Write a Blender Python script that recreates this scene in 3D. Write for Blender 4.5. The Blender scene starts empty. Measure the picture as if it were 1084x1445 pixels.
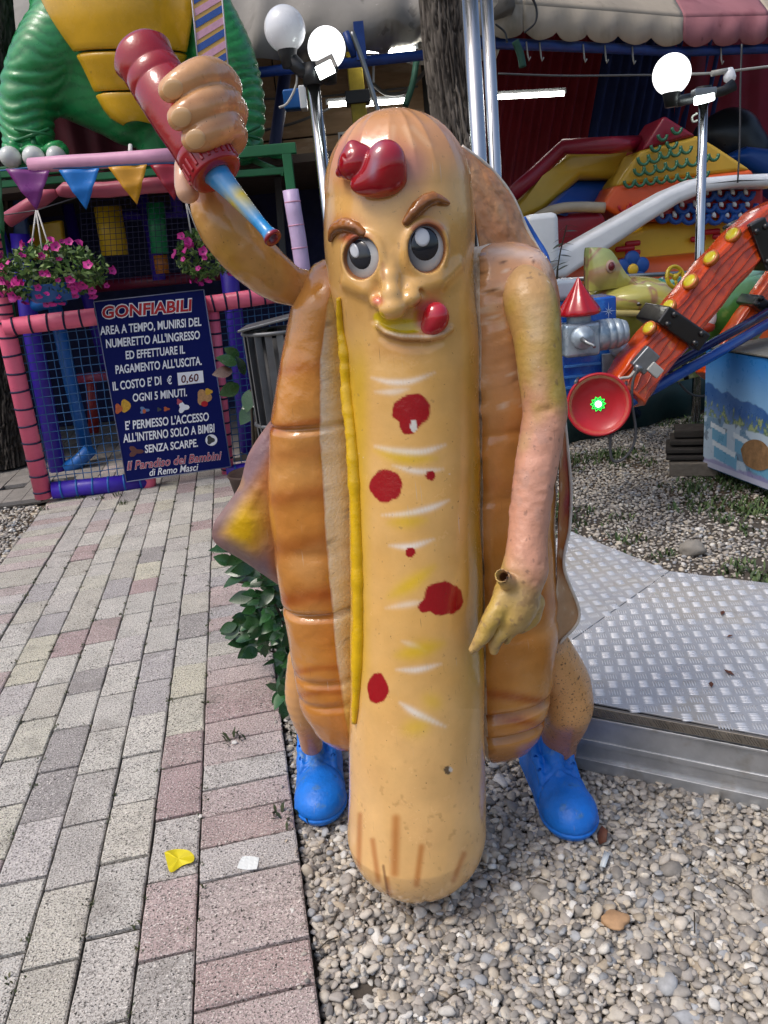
import bpy, bmesh, math, random
import numpy as np
from mathutils import Vector, Matrix, noise as mnoise
random.seed(7); rng = np.random.default_rng(7)
SC = bpy.context.scene
COL = SC.collection
# ---------------------------------------------------------------- camera, sky, sun, exposure
FPX = 1110.0; PITCH = math.radians(18.2); ROLL = math.radians(-6.06); EYE = 1.55
_F = np.array([0, math.cos(PITCH), -math.sin(PITCH)]); _R = np.array([1., 0, 0]); _U = np.cross(_R, _F)
_R2 = math.cos(ROLL)*_R + math.sin(ROLL)*_U; _U2 = -math.sin(ROLL)*_R + math.cos(ROLL)*_U
O0 = np.array([0, 0, EYE])
cd = bpy.data.cameras.new('camera'); cam = bpy.data.objects.new('camera', cd); COL.objects.link(cam)
cd.sensor_fit = 'VERTICAL'; cd.sensor_height = 24.0; cd.lens = FPX*24.0/1445.0
cd.clip_start = 0.05; cd.clip_end = 600
mw = Matrix(((_R2[0], _U2[0], -_F[0], 0), (_R2[1], _U2[1], -_F[1], 0), (_R2[2], _U2[2], -_F[2], EYE), (0, 0, 0, 1)))
cam.matrix_world = mw
SC.camera = cam
SUN_EL = math.radians(60); SUN_AZ = math.radians(-118)     # azimuth measured from +Y towards +X: behind the camera on its left
W = bpy.data.worlds.new('World'); SC.world = W; W.use_nodes = True
wn = W.node_tree.nodes; wl = W.node_tree.links
bg = wn['Background']
sky = wn.new('ShaderNodeTexSky'); sky.sky_type = 'NISHITA'; sky.sun_disc = False
sky.sun_elevation = SUN_EL; sky.sun_rotation = SUN_AZ
sky.air_density = 1.0; sky.dust_density = 4.0; sky.ozone_density = 0.6
wl.new(sky.outputs[0], bg.inputs[0]); bg.inputs[1].default_value = 0.15
sd = bpy.data.lights.new('sun', 'SUN'); sun = bpy.data.objects.new('sun', sd); COL.objects.link(sun)
sd.energy = 1.0; sd.angle = math.radians(18); sd.color = (1.0, 0.97, 0.93)
_d = Vector((math.sin(SUN_AZ)*math.cos(SUN_EL), math.cos(SUN_AZ)*math.cos(SUN_EL), math.sin(SUN_EL)))
sun.rotation_euler = _d.to_track_quat('Z', 'Y').to_euler()
VS = SC.view_settings
VS.view_transform = 'Standard'; VS.look = 'None'; VS.exposure = 0.26; VS.gamma = 1.0; VS.use_curve_mapping = False
# ---------------------------------------------------------------- where a point of the photograph lies in the place
def ray(x, y): return _F + _R2*((x-542)/FPX) - _U2*((y-722.5)/FPX)
def G(x, y, z=0.0):
    d = ray(x, y); return O0 + d*((z-EYE)/d[2])
def V(x, y, Y):
    d = ray(x, y); return O0 + d*(Y/d[1])
def PR(P):
    q = np.asarray(P, float) - O0; z = q @ _F
    return 542 + FPX*(q @ _R2)/z, 722.5 - FPX*(q @ _U2)/z
def R_(px, p):                       # length in metres of px pixels at point p
    return px*((np.asarray(p)-O0) @ _F)/FPX
# ---------------------------------------------------------------- colours and materials
def s2l(c):
    c = np.asarray(c, float)
    return np.where(c <= .04045, c/12.92, ((c+.055)/1.055)**2.4)
def S(h):
    return tuple(s2l([int(h[i:i+2], 16)/255 for i in (0, 2, 4)]))
def M(name, col=(.5, .5, .5), rough=.5, metal=0.0, var=.12, vscale=6.0, bump=0.0, bscale=60.0, coat=0.0, speck=None,
      attr=False, objcol=False, emit=0.0, detail=4.0, stretch=None, rvar=.1, trans=0.0, two=None, sheen=0, world=False, scratch=0.0):
    m = bpy.data.materials.new(name); m.use_nodes = True
    nt = m.node_tree; N = nt.nodes; L = nt.links; b = N['Principled BSDF']
    tc = N.new('ShaderNodeTexCoord'); vec = tc.outputs['Object']
    if world: vec = N.new('ShaderNodeNewGeometry').outputs['Position']
    if stretch:
        mp = N.new('ShaderNodeMapping'); mp.inputs['Scale'].default_value = stretch; L.new(vec, mp.inputs[0]); vec = mp.outputs[0]
    if attr:
        a = N.new('ShaderNodeAttribute'); a.attribute_name = 'Col'; c = a.outputs['Color']
    elif objcol:
        a = N.new('ShaderNodeObjectInfo'); c = a.outputs['Color']
    else:
        a = N.new('ShaderNodeRGB'); a.outputs[0].default_value = (*col[:3], 1); c = a.outputs[0]
    def noise(sc, det=detail):
        n = N.new('ShaderNodeTexNoise'); n.inputs['Scale'].default_value = sc; n.inputs['Detail'].default_value = det
        n.inputs['Roughness'].default_value = .6; L.new(vec, n.inputs['Vector']); return n.outputs['Fac']
    def mrange(x, a0, a1, b0, b1):
        n = N.new('ShaderNodeMapRange'); L.new(x, n.inputs[0])
        for i, v in enumerate((a0, a1, b0, b1)): n.inputs[i+1].default_value = v
        return n.outputs[0]
    if two:                                     # second colour in patches
        mx = N.new('ShaderNodeMix'); mx.data_type = 'RGBA'; L.new(mrange(noise(two[1]), two[2]-.06, two[2]+.06, 0, 1), mx.inputs['Factor'])
        L.new(c, mx.inputs['A']); mx.inputs['B'].default_value = (*two[0], 1); c = mx.outputs['Result']
    if var:
        mx = N.new('ShaderNodeMix'); mx.data_type = 'RGBA'; mx.blend_type = 'MULTIPLY'; mx.inputs['Factor'].default_value = 1
        v = mrange(noise(vscale), .25, .75, 1-var, 1+var)
        cc = N.new('ShaderNodeCombineColor')
        for i in range(3): L.new(v, cc.inputs[i])
        L.new(c, mx.inputs['A']); L.new(cc.outputs[0], mx.inputs['B']); c = mx.outputs['Result']
    if speck:
        for sp in (speck if isinstance(speck, list) else [speck]):
            mx = N.new('ShaderNodeMix'); mx.data_type = 'RGBA'
            fac = mrange(noise(sp[2], 2.0), sp[1], sp[1]+.05, 0, sp[3] if len(sp) > 3 else 1)
            L.new(fac, mx.inputs['Factor'])
            L.new(c, mx.inputs['A']); mx.inputs['B'].default_value = (*sp[0], 1); c = mx.outputs['Result']
    if scratch:
        for ang, sc in ((.5, 1.0), (-.9, 1.35)):
            mp = N.new('ShaderNodeMapping'); mp.inputs['Rotation'].default_value = (.3, ang, .2); mp.inputs['Scale'].default_value = (260*sc, 40*sc, 9*sc); L.new(tc.outputs['Object'], mp.inputs[0])
            n = N.new('ShaderNodeTexNoise'); n.inputs['Scale'].default_value = 1; n.inputs['Detail'].default_value = 1; L.new(mp.outputs[0], n.inputs['Vector'])
            mx = N.new('ShaderNodeMix'); mx.data_type = 'RGBA'; mul = N.new('ShaderNodeMath'); mul.operation = 'MULTIPLY'; L.new(mrange(n.outputs['Fac'], .74, .80, 0, scratch), mul.inputs[0]); L.new(mrange(noise(7.0*sc, 2), .5, .62, 0, 1), mul.inputs[1]); L.new(mul.outputs[0], mx.inputs['Factor'])
            L.new(c, mx.inputs['A']); mx.inputs['B'].default_value = (.62, .5, .36, 1) if sc == 1.0 else (.10, .07, .045, 1); c = mx.outputs['Result']
    L.new(c, b.inputs['Base Color'])
    if rvar: L.new(mrange(noise(vscale*1.7), .3, .7, max(.02, rough-rvar), min(1, rough+rvar)), b.inputs['Roughness'])
    else: b.inputs['Roughness'].default_value = rough
    b.inputs['Metallic'].default_value = metal
    b.inputs['Coat Weight'].default_value = coat; b.inputs['Coat Roughness'].default_value = .06
    if bump:
        bp = N.new('ShaderNodeBump'); bp.inputs['Strength'].default_value = min(1, bump); bp.inputs['Distance'].default_value = .004
        L.new(noise(bscale), bp.inputs['Height']); L.new(bp.outputs[0], b.inputs['Normal'])
        if coat: L.new(bp.outputs[0], b.inputs['Coat Normal'])
    if emit:
        L.new(c, b.inputs['Emission Color']); b.inputs['Emission Strength'].default_value = emit
    if trans: b.inputs['Transmission Weight'].default_value = trans
    return m
# ---------------------------------------------------------------- objects
ORG = {}
def tag(o, label=None, cat=None, group=None, kind=None):
    if label: o['label'] = label
    if cat: o['category'] = cat
    if group: o['group'] = group
    if kind: o['kind'] = kind
    return o
def thing(name, label, cat, loc=(0, 0, 0), group=None):
    o = bpy.data.objects.new(name, None); o.empty_display_size = .1; COL.objects.link(o)
    o.location = [float(v) for v in loc]; ORG[o.name] = np.array(loc, float)
    return tag(o, label, cat, group)
def link(name, me, mat, parent=None, smooth=True):
    o = bpy.data.objects.new(name, me); COL.objects.link(o)
    mats = mat if isinstance(mat, (list, tuple)) else [mat]
    if not me.materials:
        for m in mats: me.materials.append(m)
    if smooth is True: me.polygons.foreach_set('use_smooth', np.ones(len(me.polygons), bool))
    if parent is not None: o.parent = parent
    ORG[o.name] = ORG.get(parent.name, np.zeros(3)) if parent is not None else np.zeros(3)
    return o
def mesh_np(name, v, faces, mat, parent=None, smooth=True, col=None, mi=None):
    """faces: list of (n,k) int arrays"""
    org = ORG.get(parent.name, np.zeros(3)) if parent is not None else np.zeros(3)
    v = np.asarray(v, float) - org
    me = bpy.data.meshes.new(name)
    me.vertices.add(len(v)); me.vertices.foreach_set('co', v.astype(np.float32).ravel())
    li = np.concatenate([f.ravel() for f in faces]).astype(np.int32)
    ln = np.concatenate([np.full(len(f), f.shape[1], np.int32) for f in faces])
    st = np.concatenate([[0], np.cumsum(ln)[:-1]]).astype(np.int32)
    me.loops.add(len(li)); me.loops.foreach_set('vertex_index', li)
    me.polygons.add(len(ln)); me.polygons.foreach_set('loop_start', st); me.polygons.foreach_set('loop_total', ln)
    if mi is not None: me.polygons.foreach_set('material_index', np.asarray(mi, np.int32))
    me.update(calc_edges=True)
    if col is not None: set_col(me, col)
    return link(name, me, mat, parent, smooth)
def set_col(me, col):
    a = me.color_attributes.new('Col', 'FLOAT_COLOR', 'POINT')
    c = np.ones((len(me.vertices), 4), np.float32); c[:, :3] = col
    a.data.foreach_set('color', c.ravel())
class MB:
    """collects shapes; build() makes ONE object"""
    def __init__(s): s.v = []; s.f = []; s.mi = []; s.c = []; s.cur = 0; s.sm = []
    def add(s, vs, fs, smooth=True):
        o = len(s.v); s.v += [tuple(float(c) for c in p) for p in vs]
        for f in fs: s.f.append([i+o for i in f]); s.mi.append(s.cur); s.sm.append(smooth)
        return s
    def box(s, c, size, rot=None, ax=None):
        c = np.asarray(c, float); h = np.asarray(size, float)/2
        A = np.eye(3) if ax is None else np.asarray(ax, float)
        if rot: A = np.array(Matrix.Rotation(rot, 3, 'Z')).T
        vs = [c + A.T @ (h*np.array(k)) for k in [(-1,-1,-1),(1,-1,-1),(1,1,-1),(-1,1,-1),(-1,-1,1),(1,-1,1),(1,1,1),(-1,1,1)]]
        return s.add(vs, [(3,2,1,0),(4,5,6,7),(0,1,5,4),(1,2,6,5),(2,3,7,6),(3,0,4,7)], False)
    def tube(s, pts, r, n=10, caps=True, flat=1.0):
        pts = [np.asarray(p, float) for p in pts]; k = len(pts)
        rs = r if hasattr(r, '__len__') else [r]*k
        T = []
        for i in range(k):
            t = pts[min(i+1, k-1)] - pts[max(i-1, 0)]; T.append(t/(np.linalg.norm(t)+1e-12))
        u = np.cross(T[0], [0, 0, 1.]);
        if np.linalg.norm(u) < 1e-3: u = np.cross(T[0], [0, 1., 0])
        u /= np.linalg.norm(u); vs = []
        for i in range(k):
            u = u - T[i]*(u @ T[i]); u /= np.linalg.norm(u)+1e-12; w = np.cross(T[i], u)
            for j in range(n):
                a = 2*math.pi*j/n; vs.append(pts[i] + rs[i]*(math.cos(a)*u + math.sin(a)*w*flat))
        fs = [(i*n+j, i*n+(j+1) % n, (i+1)*n+(j+1) % n, (i+1)*n+j) for i in range(k-1) for j in range(n)]
        s.add(vs, fs)
        if caps:
            s.add(vs[:n], [tuple(range(n))[::-1]], False); s.add(vs[-n:], [tuple(range(n))], False)
        return s
    def lathe(s, c, axis, prof, n=24):
        """prof: list of (t along axis, radius)"""
        c = np.asarray(c, float); a = np.asarray(axis, float); a = a/np.linalg.norm(a)
        u = np.cross(a, [0, 0, 1.]);
        if np.linalg.norm(u) < 1e-3: u = np.array([1., 0, 0])
        u /= np.linalg.norm(u); w = np.cross(a, u); vs = []
        for t, r in prof:
            for j in range(n):
                q = 2*math.pi*j/n; vs.append(c + a*t + r*(math.cos(q)*u + math.sin(q)*w))
        fs = [(i*n+j, i*n+(j+1) % n, (i+1)*n+(j+1) % n, (i+1)*n+j) for i in range(len(prof)-1) for j in range(n)]
        if prof[0][1] > 1e-6: fs.append(tuple(range(n))[::-1])
        if prof[-1][1] > 1e-6: fs.append(tuple((len(prof)-1)*n+j for j in range(n)))
        return s.add(vs, fs)
    def ball(s, c, r, n=24, m=14):
        r = np.ones(3)*r if not hasattr(r, '__len__') else np.asarray(r, float); vs = []; c = np.asarray(c, float)
        for i in range(m+1):
            th = math.pi*i/m
            for j in range(n):
                ph = 2*math.pi*j/n; vs.append(c + r*np.array([math.sin(th)*math.cos(ph), math.sin(th)*math.sin(ph), math.cos(th)]))
        return s.add(vs, [(i*n+j, (i+1)*n+j, (i+1)*n+(j+1) % n, i*n+(j+1) % n) for i in range(m) for j in range(n)])
    def prism(s, poly, depth):
        """poly: 3D points (front outline); depth: 3D vector to the back"""
        k = len(poly); d = np.asarray(depth, float); vs = [np.asarray(p, float) for p in poly]; vs = vs + [p+d for p in vs]
        return s.add(vs, [tuple(range(k)), tuple(range(2*k-1, k-1, -1))] + [(i, k+i, k+(i+1) % k, (i+1) % k) for i in range(k)], False)
    def quad(s, a, b, c, d): return s.add([a, b, c, d], [(0, 1, 2, 3)], False)
    def mesh(s, name, org=(0, 0, 0)):
        me = bpy.data.meshes.new(name); o = np.asarray(org, float)
        me.from_pydata([tuple(np.asarray(p)-o) for p in s.v], [], s.f)
        me.polygons.foreach_set('material_index', np.array(s.mi, np.int32))
        me.polygons.foreach_set('use_smooth', np.array(s.sm, bool)); me.update()
        bm = bmesh.new(); bm.from_mesh(me); bmesh.ops.remove_doubles(bm, verts=bm.verts, dist=1e-6)
        bmesh.ops.recalc_face_normals(bm, faces=bm.faces); bm.to_mesh(me); bm.free()
        return me
    def build(s, name, mat, parent=None, bevel=0, seg=2, org=None, sub=0):
        o = ORG.get(parent.name, np.zeros(3)) if parent is not None else np.zeros(3)
        if org is not None: o = np.asarray(org, float)
        ob = link(name, s.mesh(name, o), mat, parent, smooth=None)
        if bevel:
            b = ob.modifiers.new('bevel', 'BEVEL'); b.width = bevel; b.segments = seg; b.limit_method = 'ANGLE'; b.angle_limit = math.radians(40)
            b.harden_normals = False
            ob.data.polygons.foreach_set('use_smooth', np.ones(len(ob.data.polygons), bool))
            try:
                w = ob.modifiers.new('wn', 'WEIGHTED_NORMAL'); w.keep_sharp = True
            except Exception: pass
        if sub:
            q = ob.modifiers.new('sub', 'SUBSURF'); q.levels = sub; q.render_levels = sub
        if parent is None and org is not None: ob.location = [float(x) for x in org]; ORG[ob.name] = o
        return ob
def spline(pts, n=8):
    """Catmull-Rom through rows of pts (any dimension)"""
    P = np.asarray(pts, float); P = np.vstack([2*P[0]-P[1], P, 2*P[-1]-P[-2]]); out = []
    for i in range(1, len(P)-2):
        for t in np.linspace(0, 1, n, endpoint=False):
            a, b, c, d = P[i-1:i+3]
            out.append(.5*((2*b)+(-a+c)*t+(2*a-5*b+4*c-d)*t*t+(-a+3*b-3*c+d)*t**3))
    out.append(P[-2]); return np.array(out)
def copy_tree(o, parent=None):
    c = o.copy(); COL.objects.link(c)
    if parent is not None: c.parent = parent
    for ch in list(o.children): copy_tree(ch, c)
    return c
# ---------------------------------------------------------------- sculpting with distance fields
def smin(a, b, k):
    h = np.clip(.5+.5*(b-a)/k, 0, 1); return b*(1-h)+a*h-k*h*(1-h)
def smax(a, b, k): return -smin(-a, -b, k)
def cap(P, a, b, ra, rb):
    a = np.asarray(a, float); b = np.asarray(b, float); ab = b-a; q = P-a
    t = np.clip(q @ ab/(ab @ ab), 0, 1); return np.linalg.norm(q-t[:, None]*ab, axis=1)-(ra+(rb-ra)*t)
def chain(P, pts, rs, k=.01):
    d = None
    for i in range(len(pts)-1):
        e = cap(P, pts[i], pts[i+1], rs[i], rs[i+1]); d = e if d is None else smin(d, e, k)
    return d
def ell(P, c, r, A=None):
    q = P-np.asarray(c, float)
    if A is not None: q = q @ np.asarray(A).T
    r = np.asarray(r, float)
    k0 = np.linalg.norm(q/r, axis=1); k1 = np.linalg.norm(q/r**2, axis=1)+1e-9
    return k0*(k0-1)/k1
def rotm(ax, deg): return np.array(Matrix.Rotation(math.radians(deg), 3, ax))
def snet(fn, lo, hi, h, relax=2):
    lo = np.asarray(lo, float); hi = np.asarray(hi, float); B = 12
    nb = np.ceil((hi-lo)/h/B).astype(int); n = nb*B
    D = np.empty(n, np.float32)
    bi = np.stack(np.meshgrid(*[np.arange(k) for k in nb], indexing='ij'), -1).reshape(-1, 3)
    dc = fn(lo+(bi*B+(B-1)/2)*h)
    loc = np.stack(np.meshgrid(*[np.arange(B)]*3, indexing='ij'), -1).reshape(-1, 3)
    act = np.abs(dc) < B*h*1.25
    for b, d in zip(bi[~act], dc[~act]):
        D[b[0]*B:(b[0]+1)*B, b[1]*B:(b[1]+1)*B, b[2]*B:(b[2]+1)*B] = d
    A = bi[act]
    for s in range(0, len(A), 150):
        q = A[s:s+150]; P = (lo+((q[:, None, :]*B+loc[None])*h)).reshape(-1, 3); d = fn(P).reshape(len(q), B, B, B)
        for b, dd in zip(q, d): D[b[0]*B:(b[0]+1)*B, b[1]*B:(b[1]+1)*B, b[2]*B:(b[2]+1)*B] = dd
    D[0], D[-1], D[:, 0], D[:, -1], D[:, :, 0], D[:, :, -1] = (np.maximum(x, h*.5) for x in (D[0], D[-1], D[:, 0], D[:, -1], D[:, :, 0], D[:, :, -1]))
    Sg = D < 0; c = np.zeros(n-1, np.int8)
    for i in (0, 1):
        for j in (0, 1):
            for k in (0, 1): c += Sg[i:n[0]-1+i, j:n[1]-1+j, k:n[2]-1+k]
    ii = np.argwhere((c > 0) & (c < 8)); idx = np.full(n-1, -1, np.int32); idx[tuple(ii.T)] = np.arange(len(ii))
    v = lo+(ii+.5)*h; F = []
    for ax in range(3):
        o1, o2 = [(1, 2), (2, 0), (0, 1)][ax]
        a = np.take(Sg, range(n[ax]-1), ax); b = np.take(Sg, range(1, n[ax]), ax)
        e = np.argwhere(a != b); ok = (e[:, o1] > 0) & (e[:, o2] > 0) & (e[:, o1] < n[o1]-1) & (e[:, o2] < n[o2]-1); e = e[ok]
        s = a[tuple(e.T)]
        def at(d1, d2):
            q = e.copy(); q[:, o1] += d1; q[:, o2] += d2; return idx[tuple(q.T)]
        f = np.stack([at(-1, -1), at(0, -1), at(0, 0), at(-1, 0)], 1); f[~s] = f[~s][:, ::-1]; F.append(f)
    F = np.concatenate(F); F = F[(F >= 0).all(1)]
    def newton(v):
        e = h*.4; d = fn(v); g = np.stack([fn(v+np.eye(3)[i]*e)-fn(v-np.eye(3)[i]*e) for i in range(3)], 1)/(2*e)
        s = np.clip(d/np.maximum((g*g).sum(1), .09), -h, h); return v-g*s[:, None]
    for it in range(relax):
        v = newton(v)
        acc = np.zeros_like(v); cnt = np.zeros(len(v))
        for i in range(4):
            for j in ((i+1) % 4, (i+3) % 4):
                for x in range(3): acc[:, x] += np.bincount(F[:, i], v[F[:, j], x], len(v))
                cnt += np.bincount(F[:, i], minlength=len(v))
        v = .5*v+.5*acc/np.maximum(cnt, 1)[:, None]
    v = newton(v)
    return v, F
def nz(P, s, seed=0.0, octv=3):
    """cheap smooth value noise, vectorised, about -1..1"""
    out = np.zeros(len(P)); a = 1.0; tot = 0
    for o in range(octv):
        q = P*s+seed*17.3+o*5.1; i = np.floor(q).astype(np.int64); f = q-i; f = f*f*(3-2*f); r = 0
        for dx in (0, 1):
            for dy in (0, 1):
                for dz in (0, 1):
                    hsh = (i[:, 0]+dx)*73856093 ^ (i[:, 1]+dy)*19349663 ^ (i[:, 2]+dz)*83492791
                    hsh = (hsh*2654435761) & 0xffffffff; hsh ^= hsh >> 15; hsh = (hsh*2246822519) & 0xffffffff; hsh ^= hsh >> 13
                    w = (f[:, 0] if dx else 1-f[:, 0])*(f[:, 1] if dy else 1-f[:, 1])*(f[:, 2] if dz else 1-f[:, 2])
                    r = r+w*((hsh & 0xffff)/32767.5-1)
        out += a*r; tot += a; a *= .5; s *= 2.03
    return out/tot*1.6
def sst(x, a, b):
    t = np.clip((x-a)/(b-a), 0, 1); return t*t*(3-2*t)
def mixc(c, m, col):
    m = np.clip(m, 0, 1)[:, None]; return c*(1-m)+np.asarray(col)*m
# ================================================================ THE HOT DOG STATUE
paint = M('statue_paint', attr=True, rough=.2, rvar=.1, var=.10, vscale=11, bump=.22, bscale=42, coat=.45, scratch=.8,
          speck=[(S('4a3018'), .72, 130, .8), (S('8a6a48'), .69, 55, .35), (S('e9dcc4'), .77, 42, .7), (S('6a4c2c'), .78, 26, .5)])
worn = M('statue_worn_paint', attr=True, scratch=.7, rough=.42, rvar=.12, var=.14, vscale=16, bump=.5, bscale=70, coat=.1,
         speck=[(S('6a5138'), .715, 190, .8), (S('e8dcc8'), .74, 34, .6)])
bunpaint = M('bun_paint', attr=True, rough=.2, rvar=.1, var=.14, vscale=9, bump=.42, bscale=42, coat=.55, scratch=.8,
             speck=[(S('4a2a10'), .74, 110, .8), (S('d8c0a0'), .76, 36, .6)])
rough_crumb = M('crumb_paint', attr=True, rough=.6, var=.10, vscale=25, bump=.8, bscale=130, speck=[(S('6a5644'), .72, 110, .6)])
red_gloss = M('ketchup_red', S('a80d1c'), rough=.1, rvar=.04, var=.1, vscale=12, coat=.6, bump=.06, bscale=40)
white_gloss = M('eye_white', S('d8d8d8'), rough=.12, rvar=.04, var=.06, coat=.5)
black_gloss = M('eye_black', S('1b212b'), rough=.12, rvar=.03, var=.1, coat=.5)
hl_grey = M('eye_highlight', S('c2c6cc'), rough=.12, rvar=.03, var=.03, coat=.5)
blue_rubber = M('shoe_blue', S('0d70d2'), rough=.45, rvar=.14, var=.22, vscale=14, bump=.6, bscale=70, attr=False, scratch=.5, two=(S('4a78a8'), 16, .63),
                speck=[(S('c8d4e4'), .765, 75, .7), (S('06356e'), .70, 20, .5)])

st = thing('hot_dog_statue', 'tall glossy hot dog figure with a smirking face, blue shoes and one raised arm', 'statue', (0.02, 1.85, 0))
sclera_m = M('eye_sclera', attr=True, rough=.14, rvar=.04, var=.06, coat=.5)
# ---- sausage
AX = spline([(588, 1166, 1.648, 98), (588, 1050, 1.685, 95.5), (588, 900, 1.722, 94), (585, 700, 1.76, 93), (580, 500, 1.79, 96),
             (567, 400, 1.80, 102), (563, 330, 1.805, 106.5), (562, 272, 1.81, 104)], 10)
AC = np.array([V(*a[:3]) for a in AX]); AR = np.array([R_(a[3], c) for a, c in zip(AX, AC)])
ZA = AC[:, 2]
def base_d(P):
    z = np.clip(P[:, 2], ZA[0], ZA[-1])
    cx = np.interp(z, ZA, AC[:, 0]); cy = np.interp(z, ZA, AC[:, 1]); r = np.interp(z, ZA, AR)
    dz = P[:, 2]-z
    k = np.where(dz > 0, 0.97, 1.0)                       # slightly taller crown
    return np.sqrt((P[:, 0]-cx)**2+(P[:, 1]-cy)**2+(dz*k)**2)-r
def SF(px, py, off=0.0):
    """point of the sausage surface seen at a pixel, moved off along the surface normal"""
    d = ray(px, py); t = 1.2/np.linalg.norm(d)
    for _ in range(60): t += float(base_d((O0+d*t)[None])[0])*.9/np.linalg.norm(d)
    p = O0+d*t; e = 1e-3
    n = np.array([float(base_d((p+np.eye(3)[i]*e)[None])[0]-base_d((p-np.eye(3)[i]*e)[None])[0]) for i in range(3)]); n /= np.linalg.norm(n)
    return p+n*off
def frame_at(px, py, roll=0):
    p = SF(px, py); n = SF(px, py, 1)-p; u = np.cross([0, 0, 1.], n); u /= np.linalg.norm(u); w = np.cross(n, u)
    a = math.radians(roll); return p, np.array([math.cos(a)*u+math.sin(a)*w, n, -math.sin(a)*u+math.cos(a)*w])   # rows: along, out, up
MM = 1.0/1110*1.60                                        # metres per pixel on the face
eyes = [((511, 364), (27.5*MM*1.08, 28.5*MM), 30), ((602, 351), (28.5*MM, 32.5*MM), -7)]
EY = [(frame_at(*c, rl), hw) for c, hw, rl in eyes]
cheekL = [SF(490, 398, -.004), SF(518, 408, -.002)]; cheekR = [SF(582, 408, -.002), SF(618, 396, -.003), SF(648, 374, -.008)]
noseb = [SF(550, 366, -.010), SF(551, 392, .006), SF(554, 415, .018), SF(557, 432, .024)]
lip = [SF(*p, .002) for p in [(528, 452), (534, 461), (546, 470), (569, 476), (604, 477), (622, 473), (636, 464)]]
topP = V(560, 168, 1.80); botP = AC[0]+np.array([0, .02, -AR[0]])
def sausage(P):
    d = base_d(P)
    # pinched wrinkles on the crown and at the lower tip
    m = P[:, 2] > topP[2]-.19
    if m.any():
        q = P[m]; ang = np.arctan2(q[:, 1]-AC[-1, 1]-.0, q[:, 0]-AC[-1, 0]); hgt = sst(q[:, 2], topP[2]-.16, topP[2]-.05)*sst(topP[2]+.03-q[:, 2], 0, .05)
        d[m] += .0032*hgt*np.abs(np.sin(ang*9+.6*np.sin(ang*5)))**.6-.002*hgt
    m = P[:, 2] < AC[0, 2]-.02
    if m.any():
        q = P[m]; ang = np.arctan2(q[:, 1]-AC[0, 1], q[:, 0]-AC[0, 0]); hgt = sst(AC[0, 2]-.02-q[:, 2], 0, .12)
        d[m] += .004*hgt*np.exp(-((np.sin(ang*4.5+.7))/.25)**2)
    m = (P[:, 2] > 1.30) & (P[:, 1] < 1.80)
    if m.any():
        q = P[m]; e = d[m]
        e = smin(e, chain(q, noseb, [.012, .017, .020, .020], .006), .020)
        e = smin(e, ell(q, SF(535, 426, .004), (.017, .024, .014)), .009)
        e = smin(e, ell(q, SF(578, 421, .006), (.022, .026, .018)), .010)
        e = smin(e, ell(q, SF(556, 434, .020), (.028, .026, .019)), .012)
        e = smin(e, chain(q, cheekL, [.014, .016], .006), .022)
        e = smin(e, chain(q, cheekR, [.012, .017, .006], .006), .024)
        for i, ((p, A), hw) in enumerate(EY):
            lo = A.copy()
            e = smin(e, ell(q, p-A[1]*.001, (hw[0]+.009, .013, hw[1]+.009), lo), .014)
        for i, ((p, A), hw) in enumerate(EY):
            e = smax(e, -ell(q, p+A[1]*.008, (hw[0], .034, hw[1]), A), .004)
        # open mouth
        e = smax(e, -ell(q, SF(565, 455, .003), (.052, .013, .025)), .010)
        e = smin(e, ell(q, SF(556, 440, .016), (.024, .018, .014)), .008)
        e = smin(e, chain(q, lip, [.004, .0065, .0085, .009, .0085, .008, .005], .002), .005)
        e = smax(e, -chain(q, [SF(538, 475, .004), SF(552, 483, .004), SF(572, 488, .004), SF(602, 489, .004), SF(622, 483, .004)], [.002, .004, .005, .004, .002], .002), .012)
        # smile crease and corner folds
        e = smax(e, -chain(q, [SF(526, 438, .004), SF(527, 452, .004)], [.004, .004]), .01)
        e = smax(e, -chain(q, [SF(578, 412, .006), SF(592, 412, .006), SF(600, 418, .005)], [.003, .004, .002]), .008)
        d[m] = e
    d += .0012*np.sin(P[:, 2]*23+P[:, 0]*9)*np.sin(P[:, 0]*17+1)
    return d
v, f = snet(sausage, AC.min(0)-.22, AC.max(0)+.22, .0036)
px, py = PR(v)
front = (np.interp(np.clip(v[:, 2], ZA[0], ZA[-1]), ZA, AC[:, 1])-v[:, 1]) > -.02
pn = nz(v, 14, 1); pf = nz(v, 60, 2)
c = np.tile(S('dfac60'), (len(v), 1))
c = mixc(c, sst(py, 900, 1150)*.8, S('dfb176')); c = mixc(c, .25+.3*pn, S('e6ba78'))
c = mixc(c, sst(v[:, 2], topP[2]-.16, topP[2]-.06)*.75, S('cf8f63'))
def E_(x, y, rx, ry, soft=.5): return sst(1-np.sqrt(((px-x)/rx)**2+((py-y)/ry)**2), 0, soft)*front
def brush(pts, w):
    q = spline(pts, 7) if len(pts) > 2 else np.linspace(pts[0], pts[1], 9); P2 = np.stack([px, py], 1); best = np.zeros(len(v)); k = len(q)-1
    for i, p in enumerate(q):
        ww = w*(.45+.55*math.sin(math.pi*min(1, (i+.4)/(k+.8)))); best = np.maximum(best, np.exp(-(np.linalg.norm(P2-p, axis=1)/ww)**2)*(.35+.65*math.sin(math.pi*(i+.4)/(k+.8))))
    return best*front
def stroke(pts, w, soft=.6):
    d = np.full(len(v), 1e9); P2 = np.stack([px, py], 1)
    for a, b in zip(pts[:-1], pts[1:]):
        a = np.array(a, float); b = np.array(b, float); q = P2-a; t = np.clip(q @ (b-a)/((b-a) @ (b-a)), 0, 1)
        d = np.minimum(d, np.linalg.norm(q-t[:, None]*(b-a), axis=1))
    return sst(1-d/w, 0, soft)*front
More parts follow.
